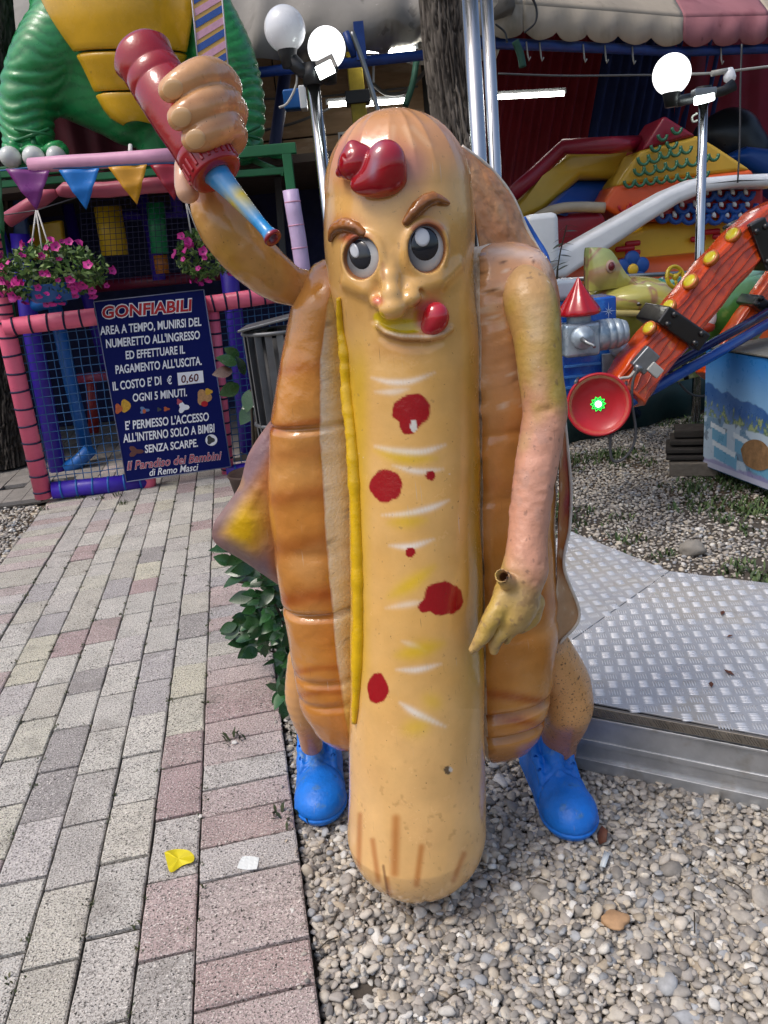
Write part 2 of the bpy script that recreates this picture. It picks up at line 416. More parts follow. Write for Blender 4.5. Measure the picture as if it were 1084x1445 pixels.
# airbrushing of the figure
c = mixc(c, E_(528, 232, 78, 62, .9)*.85, S('b04a50')); c = mixc(c, E_(585, 238, 34, 48, .9)*.45, S('a4687a')); c = mixc(c, E_(500, 215, 40, 30, .9)*.4, S('b8404c'))
for x in (500, 524, 551, 590, 618):
    c = mixc(c, stroke([(558+(x-558)*.4, 180), (558+(x-558)*.8, 205)], 7, 1)*.3, S('e9c7a0'))  # pale highlight streaks painted into the crown colour
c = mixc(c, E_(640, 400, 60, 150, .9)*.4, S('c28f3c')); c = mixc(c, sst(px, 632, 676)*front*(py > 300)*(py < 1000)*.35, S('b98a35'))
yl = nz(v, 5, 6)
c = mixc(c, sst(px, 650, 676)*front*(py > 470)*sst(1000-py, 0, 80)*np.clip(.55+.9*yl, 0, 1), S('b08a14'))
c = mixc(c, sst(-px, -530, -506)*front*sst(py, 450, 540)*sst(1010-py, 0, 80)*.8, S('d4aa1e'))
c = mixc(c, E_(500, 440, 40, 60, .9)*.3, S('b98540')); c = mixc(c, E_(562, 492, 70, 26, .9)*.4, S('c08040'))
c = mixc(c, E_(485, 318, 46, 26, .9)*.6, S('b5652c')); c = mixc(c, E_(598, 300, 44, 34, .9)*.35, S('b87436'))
c = mixc(c, E_(500, 335, 34, 14, .8)*.8, S('a83a30')); c = mixc(c, stroke([(585, 322), (604, 314), (622, 322)], 9, .9)*.7, S('a84a3c'))
c = mixc(c, stroke([(540, 372), (541, 392)], 6, .9)*.5, S('9a5a2c')); c = mixc(c, stroke([(577, 340), (576, 372)], 6, .9)*.4, S('a0672f'))
c = mixc(c, E_(533, 424, 13, 11, .8)*.8, S('cc5a50')); c = mixc(c, E_(590, 436, 10, 18, .8)*.4, S('c05a48'))
c = mixc(c, stroke([(535, 448), (541, 461), (565, 464), (590, 460), (592, 445)], 10, .35), S('d3b50f')); c = mixc(c, E_(566, 460, 44, 13, .35), S('d3b50f'))
c = mixc(c, E_(608, 446, 30, 34, .5)*.9, S('b8303c'))
c = mixc(c, brush([(529, 454), (535, 463), (547, 472), (569, 478), (604, 479), (622, 475), (636, 466)], 5)*.9, S('c08a58'))
c = mixc(c, brush([(530, 452), (536, 460), (547, 468), (569, 473), (604, 474), (622, 470), (634, 463)], 2.6)*.9, S('e0cdb0'))
c = mixc(c, stroke([(531, 459), (546, 474), (569, 481), (606, 482)], 4, .9)*.6, S('9a6a34'))
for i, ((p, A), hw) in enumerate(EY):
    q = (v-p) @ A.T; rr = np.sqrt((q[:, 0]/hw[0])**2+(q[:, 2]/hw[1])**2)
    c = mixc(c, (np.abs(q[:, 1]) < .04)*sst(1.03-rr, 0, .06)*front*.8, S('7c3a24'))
for pts, w, s in [([(525, 533), (550, 539), (580, 538), (613, 526)], 6, .8), ([(530, 553), (555, 553), (577, 549)], 6, .6), ([(530, 630), (560, 637), (595, 638), (628, 628)], 7, 1),
                  ([(555, 657), (590, 665), (625, 662)], 6, .8), ([(540, 727), (575, 725), (610, 716), (633, 706)], 6, .9), ([(550, 770), (580, 771), (612, 761)], 6, .9),
                  ([(545, 858), (575, 853), (600, 849)], 6, .5), ([(568, 905), (600, 918)], 6, .5), ([(560, 945), (590, 945), (622, 937)], 6, .8), ([(565, 992), (590, 1008), (628, 1025)], 7, .9)]:
    c = mixc(c, brush(pts, w*.75)*s*1.1, S('f0e6da'))
for pts, w, s in [([(530, 636), (570, 647), (615, 647)], 11, .8), ([(550, 738), (600, 734)], 12, .7), ([(550, 842), (580, 824), (612, 800)], 13, .85), ([(560, 925), (590, 918), (625, 908)], 14, .85),
                  ([(570, 1030), (605, 1022)], 16, .6), ([(600, 985), (620, 995)], 14, .5)]:
    c = mixc(c, brush(pts, w*.85)*s, S('e0b81c'))
wob = 1+.10*nz(v, 55, 9, 2)
def spot(x, y, rx, ry): return sst(wob-np.sqrt(((px-x)/rx)**2+((py-y)/ry)**2), -.03, .05)*front
red = S('9c0a18')
for a in [(582, 580, 27, 23), (577, 600, 13, 13), (545, 686, 23, 24), (608, 671, 7.5, 7), (579, 779, 7, 7), (625, 845, 28, 24), (599, 856, 9, 9), (533, 972, 15.5, 21)]: c = mixc(c, spot(*a), red)
c = mixc(c, spot(584, 601, 4.5, 9), S('d8d4cc'))
for pts, w in [([(508, 1150), (506, 1225)], 7), ([(526, 1186), (534, 1243)], 7), ([(559, 1155), (557, 1232)], 11), ([(595, 1195), (588, 1248)], 8), ([(655, 1205), (640, 1242)], 7), ([(546, 1240), (550, 1262)], 6)]:
    c = mixc(c, stroke(pts, w, 1)*.75, S('b0692a'))
c = mixc(c, stroke([(541, 1222), (548, 1266)], 3, .8)*.7, S('6a4020'))
c = mixc(c, spot(632, 1087, 6, 6)*.9, S('4c4238')); c = mixc(c, spot(636, 1086, 3, 4)*.8, S('d8d2c8'))
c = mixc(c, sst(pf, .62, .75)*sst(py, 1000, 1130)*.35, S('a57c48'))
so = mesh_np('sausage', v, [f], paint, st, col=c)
# ---- eyes
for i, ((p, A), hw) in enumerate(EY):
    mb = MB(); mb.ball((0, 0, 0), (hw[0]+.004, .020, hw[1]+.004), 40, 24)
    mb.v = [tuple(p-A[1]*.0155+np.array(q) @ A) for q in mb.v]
    ob = mb.build('eyeball', sclera_m, st); vv = np.array([q.co[:] for q in ob.data.vertices])+ORG[st.name]; ex_, ey_ = PR(vv); sc = np.tile(S('d6d6d4'), (len(vv), 1)); cx_, cy_ = eyes[i][0]; sc = mixc(sc, sst((cx_-ex_)*.8+(cy_-ey_)*.45, -20, 8)*.9, S('5f656d')); sc = mixc(sc, sst(np.hypot((ex_-cx_)/28, (ey_-cy_)/33), .72, 1.0)*.5, S('8a8c92')); set_col(ob.data, sc)  # grey shade painted into the eye white, upper left and rim

    def disc(name, cx, cy, rx, ry, mat, lift, roll=0):
        c0 = p-A[1]*.0155; B = A; mb = MB(); vs = []; nr, na = 6, 32
        ca, sa = math.cos(math.radians(roll)), math.sin(math.radians(roll))
        for r in range(nr+1):
            for a in range(na):
                t = 2*math.pi*a/na; u0 = rx*r/nr*math.cos(t); w0 = ry*r/nr*math.sin(t); u = cx+u0*ca-w0*sa; w = cy+u0*sa+w0*ca
                k = max(0.02, 1-(u/(hw[0]+.004))**2-(w/(hw[1]+.004))**2); o = .020*math.sqrt(k)+lift*(1 if r < nr else -.8)
                vs.append(c0+u*B[0]+o*B[1]+w*B[2])
        mb.add(vs, [(r*na+a, r*na+(a+1) % na, (r+1)*na+(a+1) % na, (r+1)*na+a) for r in range(nr) for a in range(na)])
        return mb.build(name, mat, ob)
    if i == 0:
        disc('iris', .000, .008, .0265, .0325, black_gloss, .0012, 0); disc('highlight', -.005, .021, .0115, .0175, hl_grey, .0028, 0)
    else:
        disc('iris', -.004, .009, .0315, .0345, black_gloss, .0012, 0); disc('highlight', -.0105, .021, .0170, .0195, hl_grey, .0028, 0)
# ---- brows
def sculpt(name, fn, lo, hi, h, colfn, mat, parent=st, relax=2):
    v, f = snet(fn, lo, hi, h, relax); return mesh_np(name, v, [f], mat, parent, col=colfn(v))
for pts, rs in [([(469, 338), (475, 324), (487, 318), (500, 320), (514, 330)], [4, 8, 9.5, 9, 6]), ([(572, 314), (583, 301), (594, 290), (609, 281), (630, 287)], [5, 8.5, 10, 9, 4])]:
    P3 = spline([list(SF(x, y, .004)) for x, y in pts], 8); RR = np.interp(np.linspace(0, 1, len(P3)), np.linspace(0, 1, len(rs)), rs)*MM
    def fb(P): return chain(P, P3, RR, .001)+.0006*nz(P, 120, 2, 1)
    def cb(v):
        x, y = PR(v); d = np.min(np.stack([np.hypot(x-a, y-b-7) for a, b in [PR(q[None]) for q in P3]]), 0)
        cc = np.tile(S('a9692f'), (len(v), 1)); cc = mixc(cc, sst(9-d, 0, 6)*.85, S('4a2a14')); return mixc(cc, .3+.4*nz(v, 80), S('8a5526'))
    sculpt('eyebrow', fb, P3.min(0)-.03, P3.max(0)+.03, .002, cb, paint)
# ---- tongue, ketchup curl
tp, tA = frame_at(614, 449, -18)
t0 = SF(608, 461, -.004); t1 = SF(614, 447, .006)
def ft(P): return smin(chain(P, [t0, t1], [.020, .021], .01), ell(P, SF(614, 448, .006), (.0265, .022, .031)), .010)
def ct(v):
    x, y = PR(v); cc = np.tile(S('b30f22'), (len(v), 1)); cc = mixc(cc, np.exp(-((x-612+.5*(y-446))/9)**2)*.35, S('d8475a')); return cc
tongue_m = M('tongue_red', attr=True, rough=.12, rvar=.04, var=.08, coat=.6, bump=.1, bscale=60)
sculpt('tongue', ft, t0-.06, t1+.06, .0026, ct, tongue_m)
kA = SF(508, 233, .010); kB = SF(545, 236, .012); kC = SF(534, 258, .004); kT = SF(487, 246, .014); kH = SF(500, 222, .02)
kG = [SF(x, y, o) for x, y, o in [(489, 240, .026), (493, 226, .036), (502, 219, .042), (511, 222, .046), (513, 231, .047), (506, 236, .046), (501, 231, .046)]]
def fk(P):
    a = smin(ell(P, kA, (.038, .034, .036), rotm('Y', 20)), cap(P, kA, kT, .028, .009), .014)
    a = smin(a, cap(P, kH, SF(508, 218, .026), .010, .014), .008)
    b = ell(P, kB, (.040, .036, .046), rotm('Y', -22)); b = smin(b, ell(P, kC, (.054, .030, .028)), .026)
    a = smax(a, -chain(P, kG, [.0022]*len(kG), .0005), .003)
    return smin(a, b, .0025)
def ck(v):
    x, y = PR(v); cc = np.tile(S('a50f20'), (len(v), 1)); cc = mixc(cc, np.exp(-((x-527-.18*(238-y))/6)**2)*sst(262-y, 0, 20)*.7, S('9a7c92'))
    cc = mixc(cc, sst(222-y, 0, 20)*.25, S('b84058')); return mixc(cc, .2+.4*nz(v, 40), S('8c0d1c'))
sculpt('ketchup_curl', fk, kC-.09, kC+np.array([.09, .09, .1]), .0026, ck, tongue_m)
# ---- bun halves: swept D sections, brown crust outside and crumb on the cut face
def bun(rows, s, Yc, b, tilt, grooves, bands, cream):
    rows = np.array(rows, float); t = np.linspace(rows[0, 0], rows[-1, 0], 190)
    # denser at the ends
    t = np.concatenate([np.linspace(rows[0, 0], rows[0, 0]+25, 20, endpoint=False), np.linspace(rows[0, 0]+25, rows[-1, 0]-25, 170, endpoint=False), np.linspace(rows[-1, 0]-25, rows[-1, 0], 20)])
    xo = np.interp(t, rows[:, 0], rows[:, 1]); xe = np.interp(t, rows[:, 0], rows[:, 2])
    for _ in range(3):
        xo[1:-1] = (xo[:-2]+2*xo[1:-1]+xo[2:])/4; xe[1:-1] = (xe[:-2]+2*xe[1:-1]+xe[2:])/4
    end = np.minimum((t-t[0]), (t[-1]-t)); bs = np.sqrt(np.clip(1-(1-np.clip(end/70, 0, 1))**2, .02, 1))
    NO, NF = 46, 14; vs = []; cs = []; zone = []
    for k, y in enumerate(t):
        yc = Yc(y); g = sum(a*math.exp(-((y-gy)/w)**2) for gy, w, a in grooves)
        E = V(xe[k], y, yc-b*bs[k]*.86); L = V(xo[k], y, yc); a = abs(L[0]-E[0]); bb = b*bs[k]*(1-.25*g); a *= 1-.05*g
        cen = np.array([E[0], yc, (E[2]+L[2])/2])
        for j in range(NO+1):
            ph = math.pi*j/NO; sx = math.sin(ph)**.72; cy = math.copysign(abs(math.cos(ph))**.8, math.cos(ph))
            rx = a*sx-(.0 if j else 0); yv = -bb*cy
            # sink the groove into the crust
            sh = (1-.045*g*(.3+sx)); p = cen+np.array([-s*rx*sh, yv*(1-.03*g), 0])
            p[0] += s*tilt*2*max(0., yv)
            vs.append(p); zone.append(0)
        p1 = vs[-1]; p0 = vs[-(NO+1)]
        for j in range(1, NF):
            q = .012 if j == 1 else .988 if j == NF-1 else (j-1)/(NF-2); p = p1*(1-q)+p0*q; p = p+np.array([s*.012*math.sin(math.pi*q)*bs[k], 0, 0]); vs.append(p); zone.append(q)
    n = NO+NF; K = len(t); vs = np.array(vs); zone = np.array(zone)
    F = np.array([(i*n+j, i*n+(j+1) % n, (i+1)*n+(j+1) % n, (i+1)*n+j) for i in range(K-1) for j in range(n)])
    if s < 0: F = F[:, ::-1]
    vs = np.vstack([vs, vs[:n].mean(0), vs[-n:].mean(0)]); zone = np.append(zone, [0, 0])
    T = np.array([(K*n, (j+1) % n, j) for j in range(n)]+[(K*n+1, (K-1)*n+j, (K-1)*n+(j+1) % n) for j in range(n)])
    if s < 0: T = T[:, ::-1]
    nn = nz(vs, 18, 3+s)*.0025; vs[:, 1] += nn; vs[:, 0] += nn*.6
    cr = zone > 0; vs[cr, 0] += .004*nz(vs[cr], 60, 5)*s
    x, y = PR(vs); cc = np.tile(S('c27e34'), (len(vs), 1)); pn = nz(vs, 9, 4)
    cc = mixc(cc, .3+.5*pn, S('cf9550'))
    for by, w, m in bands: cc = mixc(cc, np.exp(-((y-by+6*np.sin((x-420)*.03))/w)**2)*m, S('9c4c14'))
    cc = mixc(cc, sst(nz(vs, 6, 8), .2, .8)*.35, S('d9a468'))
    cm = np.tile(S('f0e6d6'), (len(vs), 1)); cm = mixc(cm, .1+.35*nz(vs, 22, 7), S('d8c8b2'))
    dpt = (vs[:, 1]-(Yc(700)-b*.86)); mx_ = np.interp(y, [420, 460, 500, 560, 620, 700, 800, 880, 960, 1020], [480, 483, 489, 493, 499, 504, 507, 508, 506, 502]); cm = mixc(cm, sst(x-mx_, -30, -12)*.85*sst(np.abs(y-720), 420, 300)*(s > 0), S('dcb41c'))
    cm = mixc(cm, sst(nz(vs, 60, 11), .6, .75)*.5, S('6e5a48'))
    cc[cr] = cm[cr]
    return vs, F, T, cc, cr
gl = [(600, 3, .5), (856, 3.5, .75), (772, 9, .08), (948, 4, .3), (980, 4, .25)]
bl = [(520, 9, .5), (599, 6, .8), (640, 12, .35), (700, 12, .6), (770, 14, .55), (845, 14, .9), (948, 5, .7), (982, 5, .7), (900, 20, .2)]
rows = [(366, 455, 466), (372, 441, 474), (385, 432, 475), (405, 423, 471), (430, 412, 462), (500, 398, 452), (600, 382, 450), (700, 380, 456), (800, 391, 463), (900, 408, 472), (950, 416, 478), (1000, 427, 485), (1035, 447, 492), (1050, 468, 497), (1057, 486, 495)]
vs, F, T, cc, cr = bun(rows, 1, lambda y: 1.885-.00004*(y-700), .135, 1.35, gl, bl, True)
def split_bun(vs, F, T, cc, cr):
    mi = np.concatenate([cr[F].sum(1) >= 2, np.zeros(len(T), bool)]).astype(int)
    return mesh_np('bun_half', vs, [F, T], [bunpaint, rough_crumb], st, col=cc, mi=mi)
split_bun(vs, F, T, cc, cr)
rows = [(342, 722, 694), (347, 742, 680), (356, 760, 675), (380, 776, 675), (420, 786, 676), (480, 789, 677), (550, 790, 677), (650, 786, 679), (750, 781, 680), (850, 786, 682), (900, 787, 683), (950, 781, 684), (1000, 774, 685), (1040, 764, 687), (1060, 748, 692), (1071, 722, 706)]
gr = [(988, 4, .8), (1020, 4, .8), (880, 10, .15), (690, 6, .1), (600, 6, .1)]
br = [(985, 7, .9), (1018, 6, .9), (690, 14, .4), (840, 16, .4), (600, 10, .25)]
vs, F, T, cc, cr = bun(rows, -1, lambda y: 1.87-.00003*(y-700), .135, .25, gr, br, True)
x, y = PR(vs); pk = sst(620-y, 0, 120)*(~cr)
cc = mixc(cc, pk*.9*np.clip(.8+.6*nz(vs, 12, 21), 0, 1), S('cc9870')); cc = mixc(cc, pk*sst(nz(vs, 30, 22), .45, .55)*.5, S('d8b48c'))
cc = mixc(cc, np.exp(-((y-352-.12*(x-690))/9)**2)*(x > 690)*.7*(~cr), S('d9c2b4'))
vs[:, 1] += pk*.0035*nz(vs, 38, 41, 3)-.003*pk*(nz(vs, 16, 31, 2) > 0)
ck_ = sst(.035-np.abs(nz(vs, 16, 31, 2)), 0, .03)*sst(560-y, 0, 60)*(~cr); cc = mixc(cc, ck_*.8, S('5a3c28'))
cc = mixc(cc, sst(nz(vs, 42, 33), .62, .7)*sst(640-y, 0, 80)*(~cr)*.7, S('dcc6ae'))
split_bun(vs, F, T, cc, cr)
# ---- mustard bead between crumb and sausage
must = M('mustard_yellow', S('dcb00e'), rough=.3, rvar=.1, var=.15, vscale=20, bump=.3, bscale=70, coat=.25, speck=[(S('8a6a10'), .73, 60, .6)])
tt = np.linspace(0, 1, 90); mp = spline([(480, 420), (483, 460), (489, 500), (493, 560), (499, 620), (504, 700), (507, 800), (508, 880), (506, 960), (502, 1020)], 12)
mb = MB(); pts = [SF(q[0], q[1], .004) for q in mp]; rs = [(.0148+.0010*math.sin(i*.37)+.0008*math.sin(i*1.1+1)+.0006*rng.normal())*min(1, .3+i/40, .35+(len(mp)-i)/22) for i in range(len(mp))]
mb.tube(pts, rs, 12); mb.build('mustard', must, st)
# ---- raised arm with the gripping hand
def W_(rows, n=5):
    rows = spline(rows, n) if len(rows) > 2 else np.array(rows, float)
    return [V(x, y, Y) for x, y, Y, r in rows], [R_(r, V(x, y, Y)) for x, y, Y, r in rows]
la, lr = W_([(446, 408, 1.90, 24), (412, 404, 1.87, 27), (384, 388, 1.85, 33), (352, 360, 1.835, 37), (322, 325, 1.825, 38), (302, 298, 1.82, 31), (294, 270, 1.82, 25), (298, 235, 1.835, 25)])
fing = [[(312, 148, 1.83, 22), (318, 122, 1.785, 23), (301, 106, 1.72, 23), (280, 107, 1.675, 23), (256, 119, 1.655, 21), (240, 128, 1.655, 16)],
        [(318, 178, 1.83, 23), (326, 158, 1.785, 24), (312, 144, 1.715, 24), (292, 148, 1.665, 24), (268, 160, 1.645, 21), (252, 167, 1.645, 16)],
        [(314, 206, 1.83, 22), (326, 192, 1.785, 23), (318, 178, 1.715, 24), (302, 183, 1.67, 24), (285, 192, 1.65, 21), (272, 198, 1.65, 16)]]
fg = [W_(q) for q in fing]
th, thr = W_([(285, 240, 1.80, 20), (262, 230, 1.755, 14), (261, 252, 1.735, 15), (265, 270, 1.73, 16)])
palm = V(300, 195, 1.835)
def farm(P):
    d = chain(P, la, lr, .002)
    d = smin(d, ell(P, palm, (.055, .04, .085)), .03)
    d = smin(d, chain(P, th, thr, .001), .018)
    hand = None
    for q, r in fg:
        e = chain(P, q, r, .001); hand = e if hand is None else smin(hand, e, .0035)
    return smin(d, hand, .008)+.0008*nz(P, 45, 3, 1)
def carm(v):
    x, y = PR(v); cc = np.tile(S('cf955c'), (len(v), 1)); n = nz(v, 16, 2)
    cc = mixc(cc, sst(y, 270, 330)*.8, S('bd8f4c')); cc = mixc(cc, sst(y, 280, 320)*sst(420-y, 0, 60)*np.clip(.5+n, 0, 1)*.7, S('b0862a'))
    cc = mixc(cc, sst(x, 380, 430)*sst(y, 300, 380)*.7, S('c98f52')); cc = mixc(cc, sst(220-y, 0, 30)*.5, S('d9a678'))
    cc = mixc(cc, (y > 225)*(x < 290)*(y < 292)*sst(292-y, 0, 14)*.7, S('d9b09a')); cc = mixc(cc, np.exp(-((x-278)/6)**2)*(y > 225)*(y < 285)*.6, S('9c5a55'))
    cc = mixc(cc, sst(nz(v, 90, 4), .6, .8)*sst(y, 300, 330)*.25, S('7d5c30'))
    for a, b in (((245, 148), (330, 130)), ((262, 188), (338, 165))):
        a = np.array(a, float); b = np.array(b, float); P2 = np.stack([x, y], 1)-a; t = np.clip(P2 @ (b-a)/((b-a) @ (b-a)), 0, 1); dd = np.linalg.norm(P2-t[:, None]*(b-a), axis=1)
        cc = mixc(cc, np.exp(-(dd/6)**2)*.35, S('a0623a'))
    return cc
allp = np.array(la+th+[palm]+[p for q, r in fg for p in q])
armo = sculpt('arm', farm, allp.min(0)-.09, allp.max(0)+.09, .0034, carm, paint)
nail_m = M('nail_paint', S('d9ae7c'), rough=.16, rvar=.04, coat=.5, var=.06)
for (q, r), nr in zip(fg, (0, 1, 2)):
    a, b = q[-1], q[-2]; dr = (a-b)/np.linalg.norm(a-b); n = (O0-a); n -= dr*(n @ dr); n /= np.linalg.norm(n); u = np.cross(n, dr)
    mb = MB(); mb.ball((0, 0, 0), (.0175, .021, .0055), 24, 10)
    cen = a-dr*.010+n*(r[-1]*1.02); tl = math.radians(10); d2 = dr*math.cos(tl)-n*math.sin(tl); n2 = n*math.cos(tl)+dr*math.sin(tl)
    mb.v = [tuple(cen+k[0]*u+k[1]*d2+k[2]*n2) for k in mb.v]; mb.build('fingernail', nail_m, armo)
# ---- hanging arm with the worn fist
ra, rr = W_([(735, 402, 1.80, 30), (746, 422, 1.75, 37), (757, 470, 1.72, 33.5), (763, 530, 1.705, 31), (769, 580, 1.695, 31), (761, 630, 1.68, 30.5), (752, 690, 1.655, 29), (745, 750, 1.63, 27.5), (742, 800, 1.60, 31)])
hd, hr = W_([(738, 815, 1.60, 30), (728, 845, 1.585, 33), (722, 865, 1.575, 30)])
fr = [W_(q) for q in [[(712, 845, 1.565, 17), (695, 872, 1.545, 14), (682, 896, 1.54, 11), (668, 916, 1.54, 6)], [(728, 860, 1.57, 17), (712, 886, 1.555, 12), (700, 905, 1.55, 9), (697, 918, 1.55, 6)],
                      [(742, 860, 1.59, 16), (728, 880, 1.575, 11), (718, 895, 1.57, 8), (715, 905, 1.57, 5)], [(752, 850, 1.60, 17), (748, 872, 1.60, 13), (735, 888, 1.59, 6)]]]
h0 = V(726, 832, 1.58); h1 = V(709, 813, 1.535)
def frm(P):
    d = chain(P, ra, rr, .002); d = smin(d, chain(P, hd, hr, .002), .02)
    fgd = None
    for q, r in fr:
        e = chain(P, q, r, .001); fgd = e if fgd is None else smin(fgd, e, .002)
    d = smin(d, fgd, .008)
    d = smin(d, cap(P, h0, h1, .019, .0165), .008)
    d = smax(d, -cap(P, h0*.4+h1*.6, h1+(h1-h0)*.6, .0115, .0125), .002)
    # elbow crease
    el = V(745, 588, 1.66); d = smax(d, -cap(P, V(742, 585, 1.645), V(775, 578, 1.645), .004, .004), .014)
    w = sst(P[:, 2], 1.22, 1.0)
    return d+.0016*nz(P, 40, 3, 2)*(1-sst(P[:, 2], 1.15, 1.25))
def crm(v):
    x, y = PR(v); n = nz(v, 14, 3); cc = np.tile(S('cf967a'), (len(v), 1))
    up = sst(575-y+60*n, -45, 60); cc = mixc(cc, up, S('c49a58')); cc = mixc(cc, up*np.clip(.3+.9*n, 0, 1), S('b89a3a')); cc = mixc(cc, up*sst(n, .2, .5)*.6, S('cdb48c'))
    cc = mixc(cc, sst(440-y, 0, 40)*.7, S('cfa272')); cc = mixc(cc, np.exp(-((x-758)/15)**2)*sst(y, 405, 450)*sst(570-y, 0, 40)*np.clip(.7+.8*nz(v, 18, 8), 0, 1)*.75, S('d2b894')); cc = mixc(cc, up*sst(x, 765, 790)*.5, S('a89a30'))
    mid = sst(y, 585, 620)*sst(770-y, 0, 60); cc = mixc(cc, mid*sst(nz(v, 26, 5), .25, .5)*.45, S('a88a7c')); cc = mixc(cc, mid*.4, S('dba28c'))
    hn = sst(y+.5*(740-x)+30*n, 770, 835); cc = mixc(cc, hn*.9, S('b89a5c')); cc = mixc(cc, hn*np.clip(.2+n, 0, 1)*.6, S('c8a83c')); cc = mixc(cc, hn*sst(nz(v, 50, 9), .3, .5)*.6, S('8a6a48'))
    cc = mixc(cc, sst(nz(v, 90, 12), .72, .8)*.5, S('6a5244'))
    dd = np.linalg.norm(np.stack([x-711, y-814], 1), axis=1); cc = mixc(cc, sst(8-dd, 0, 3), S('3a1712'))
    return cc
allp = np.array(ra+hd+[p for q, r in fr for p in q]+[h1])
sculpt('arm', frm, allp.min(0)-.07, allp.max(0)+.07, .0034, crm, worn)
# ---- legs
dotty = M('speckled_paint', attr=True, rough=.3, var=.1, vscale=14, bump=.3, bscale=80, coat=.2, speck=[(S('2e221a'), .615, 170, .85), (S('2e221a'), .66, 90, .8)])
ll, l_r = W_([(428, 930, 2.0, 22), (424, 985, 1.995, 21), (436, 1030, 2.02, 17), (440, 1050, 2.04, 16)])
rl, r_r = W_([(775, 920, 1.90, 34), (798, 965, 1.91, 35), (800, 1005, 1.92, 33), (790, 1040, 1.96, 26), (790, 1062, 1.98, 22)])
kn = V(803, 1000, 1.885)
def cleg(v):
    x, y = PR(v); cc = np.tile(S('cf9a62'), (len(v), 1)); cc = mixc(cc, sst(y, 1015, 1045)*.8, S('a06a55'))
    return cc
for q, r, ex in ((ll, l_r, None), (rl, r_r, kn)):
    def fl(P):
        d = chain(P, q, r, .002)
        if ex is not None: d = smin(d, ell(P, ex, (.055, .05, .06)), .03)
        return d
    a = np.array(q); sculpt('leg', fl, a.min(0)-.08, a.max(0)+.08, .004, cleg, dotty if ex is not None else paint)
cuff_m = M('sock_cuff', S('6d8fb8'), rough=.5, var=.25, vscale=30, bump=.4, bscale=60, two=(S('9a8078'), 25, .55))
# ---- shoes
def shoe(base, yaw, k):
    A = rotm('Z', yaw); base = np.array(base, float)
    def fs(P):
        q = ((P-base) @ A)/k; q[:, 0] /= 1.13
        d = ell(q, (0, -.175, .045), (.060, .085, .055))
        d = smin(d, cap(q, (0, -.10, .055), (0, .045, .058), .055, .052), .03)
        d = smin(d, cap(q, (0, -.055, .09), (0, .025, .165), .048, .047), .03)
        d = smin(d, cap(q, (0, .02, .165), (0, .022, .185), .053, .050), .006)          # padded collar
        d = smax(d, -cap(q, (0, .02, .19), (0, .02, .24), .036, .04), .006)
        d = smin(d, chain(q, [np.array(p) for p in [(0, -.035, .185), (0, -.075, .14), (0, -.11, .105)]], [.022, .022, .016]), .006)   # tongue
        for s in (-1, 1):                                                                  # lace flaps
            d = smin(d, chain(q, [np.array(p) for p in [(s*.036, -.02, .165), (s*.036, -.07, .125), (s*.038, -.118, .088)]], [.010, .011, .009]), .004)
            for i, yy in enumerate((-.045, -.068, -.092)):
                d = smax(d, -ell(q, (s*.039, yy-.004, .155-i*.022), (.0045, .0045, .0045)), .001)
        tc = np.abs(np.sqrt((q[:, 0]/.075)**2+((q[:, 1]+.185)/.07)**2)-1)*.07              # toe cap seam
        d = d+.0035*np.exp(-(tc/.0035)**2)*(q[:, 1] > -.2)*(q[:, 2] > .03)
        d = d-.0035*sst(.033-np.abs(q[:, 2]-.005), 0, .006)                                # sole band
        d = d+.0022*np.exp(-((q[:, 2]-.036)/.0025)**2)
        lc = np.abs(((q[:, 1]+.075)/.020+4) % 1-.5); d = d+.0016*np.exp(-((lc-.0)/.16)**2)*(np.abs(q[:, 0]) < .034)*sst(q[:, 1], -.13, -.115)*sst(-q[:, 1], .03, .045)
        d = smax(d, -q[:, 2], .004)
        return d*k
    v, f = snet(fs, base-np.array([.2, .32, .02])*k, base+np.array([.2, .2, .24])*k, .0036)
    o = mesh_np('shoe', v, [f], blue_rubber, st)
    mb = MB(); q = base+(np.array([0, .02, .185])*k) @ A.T; mb.tube([q, q+np.array([0, .004, .012]), q+np.array([0, .008, .026])], [.041*k, .046*k, .040*k], 28); mb.build('sock_cuff', cuff_m, o)
shoe((-.288, 2.19, -.030), 2, 1.15); shoe((.405, 2.02, -.030), 6, 1.15)
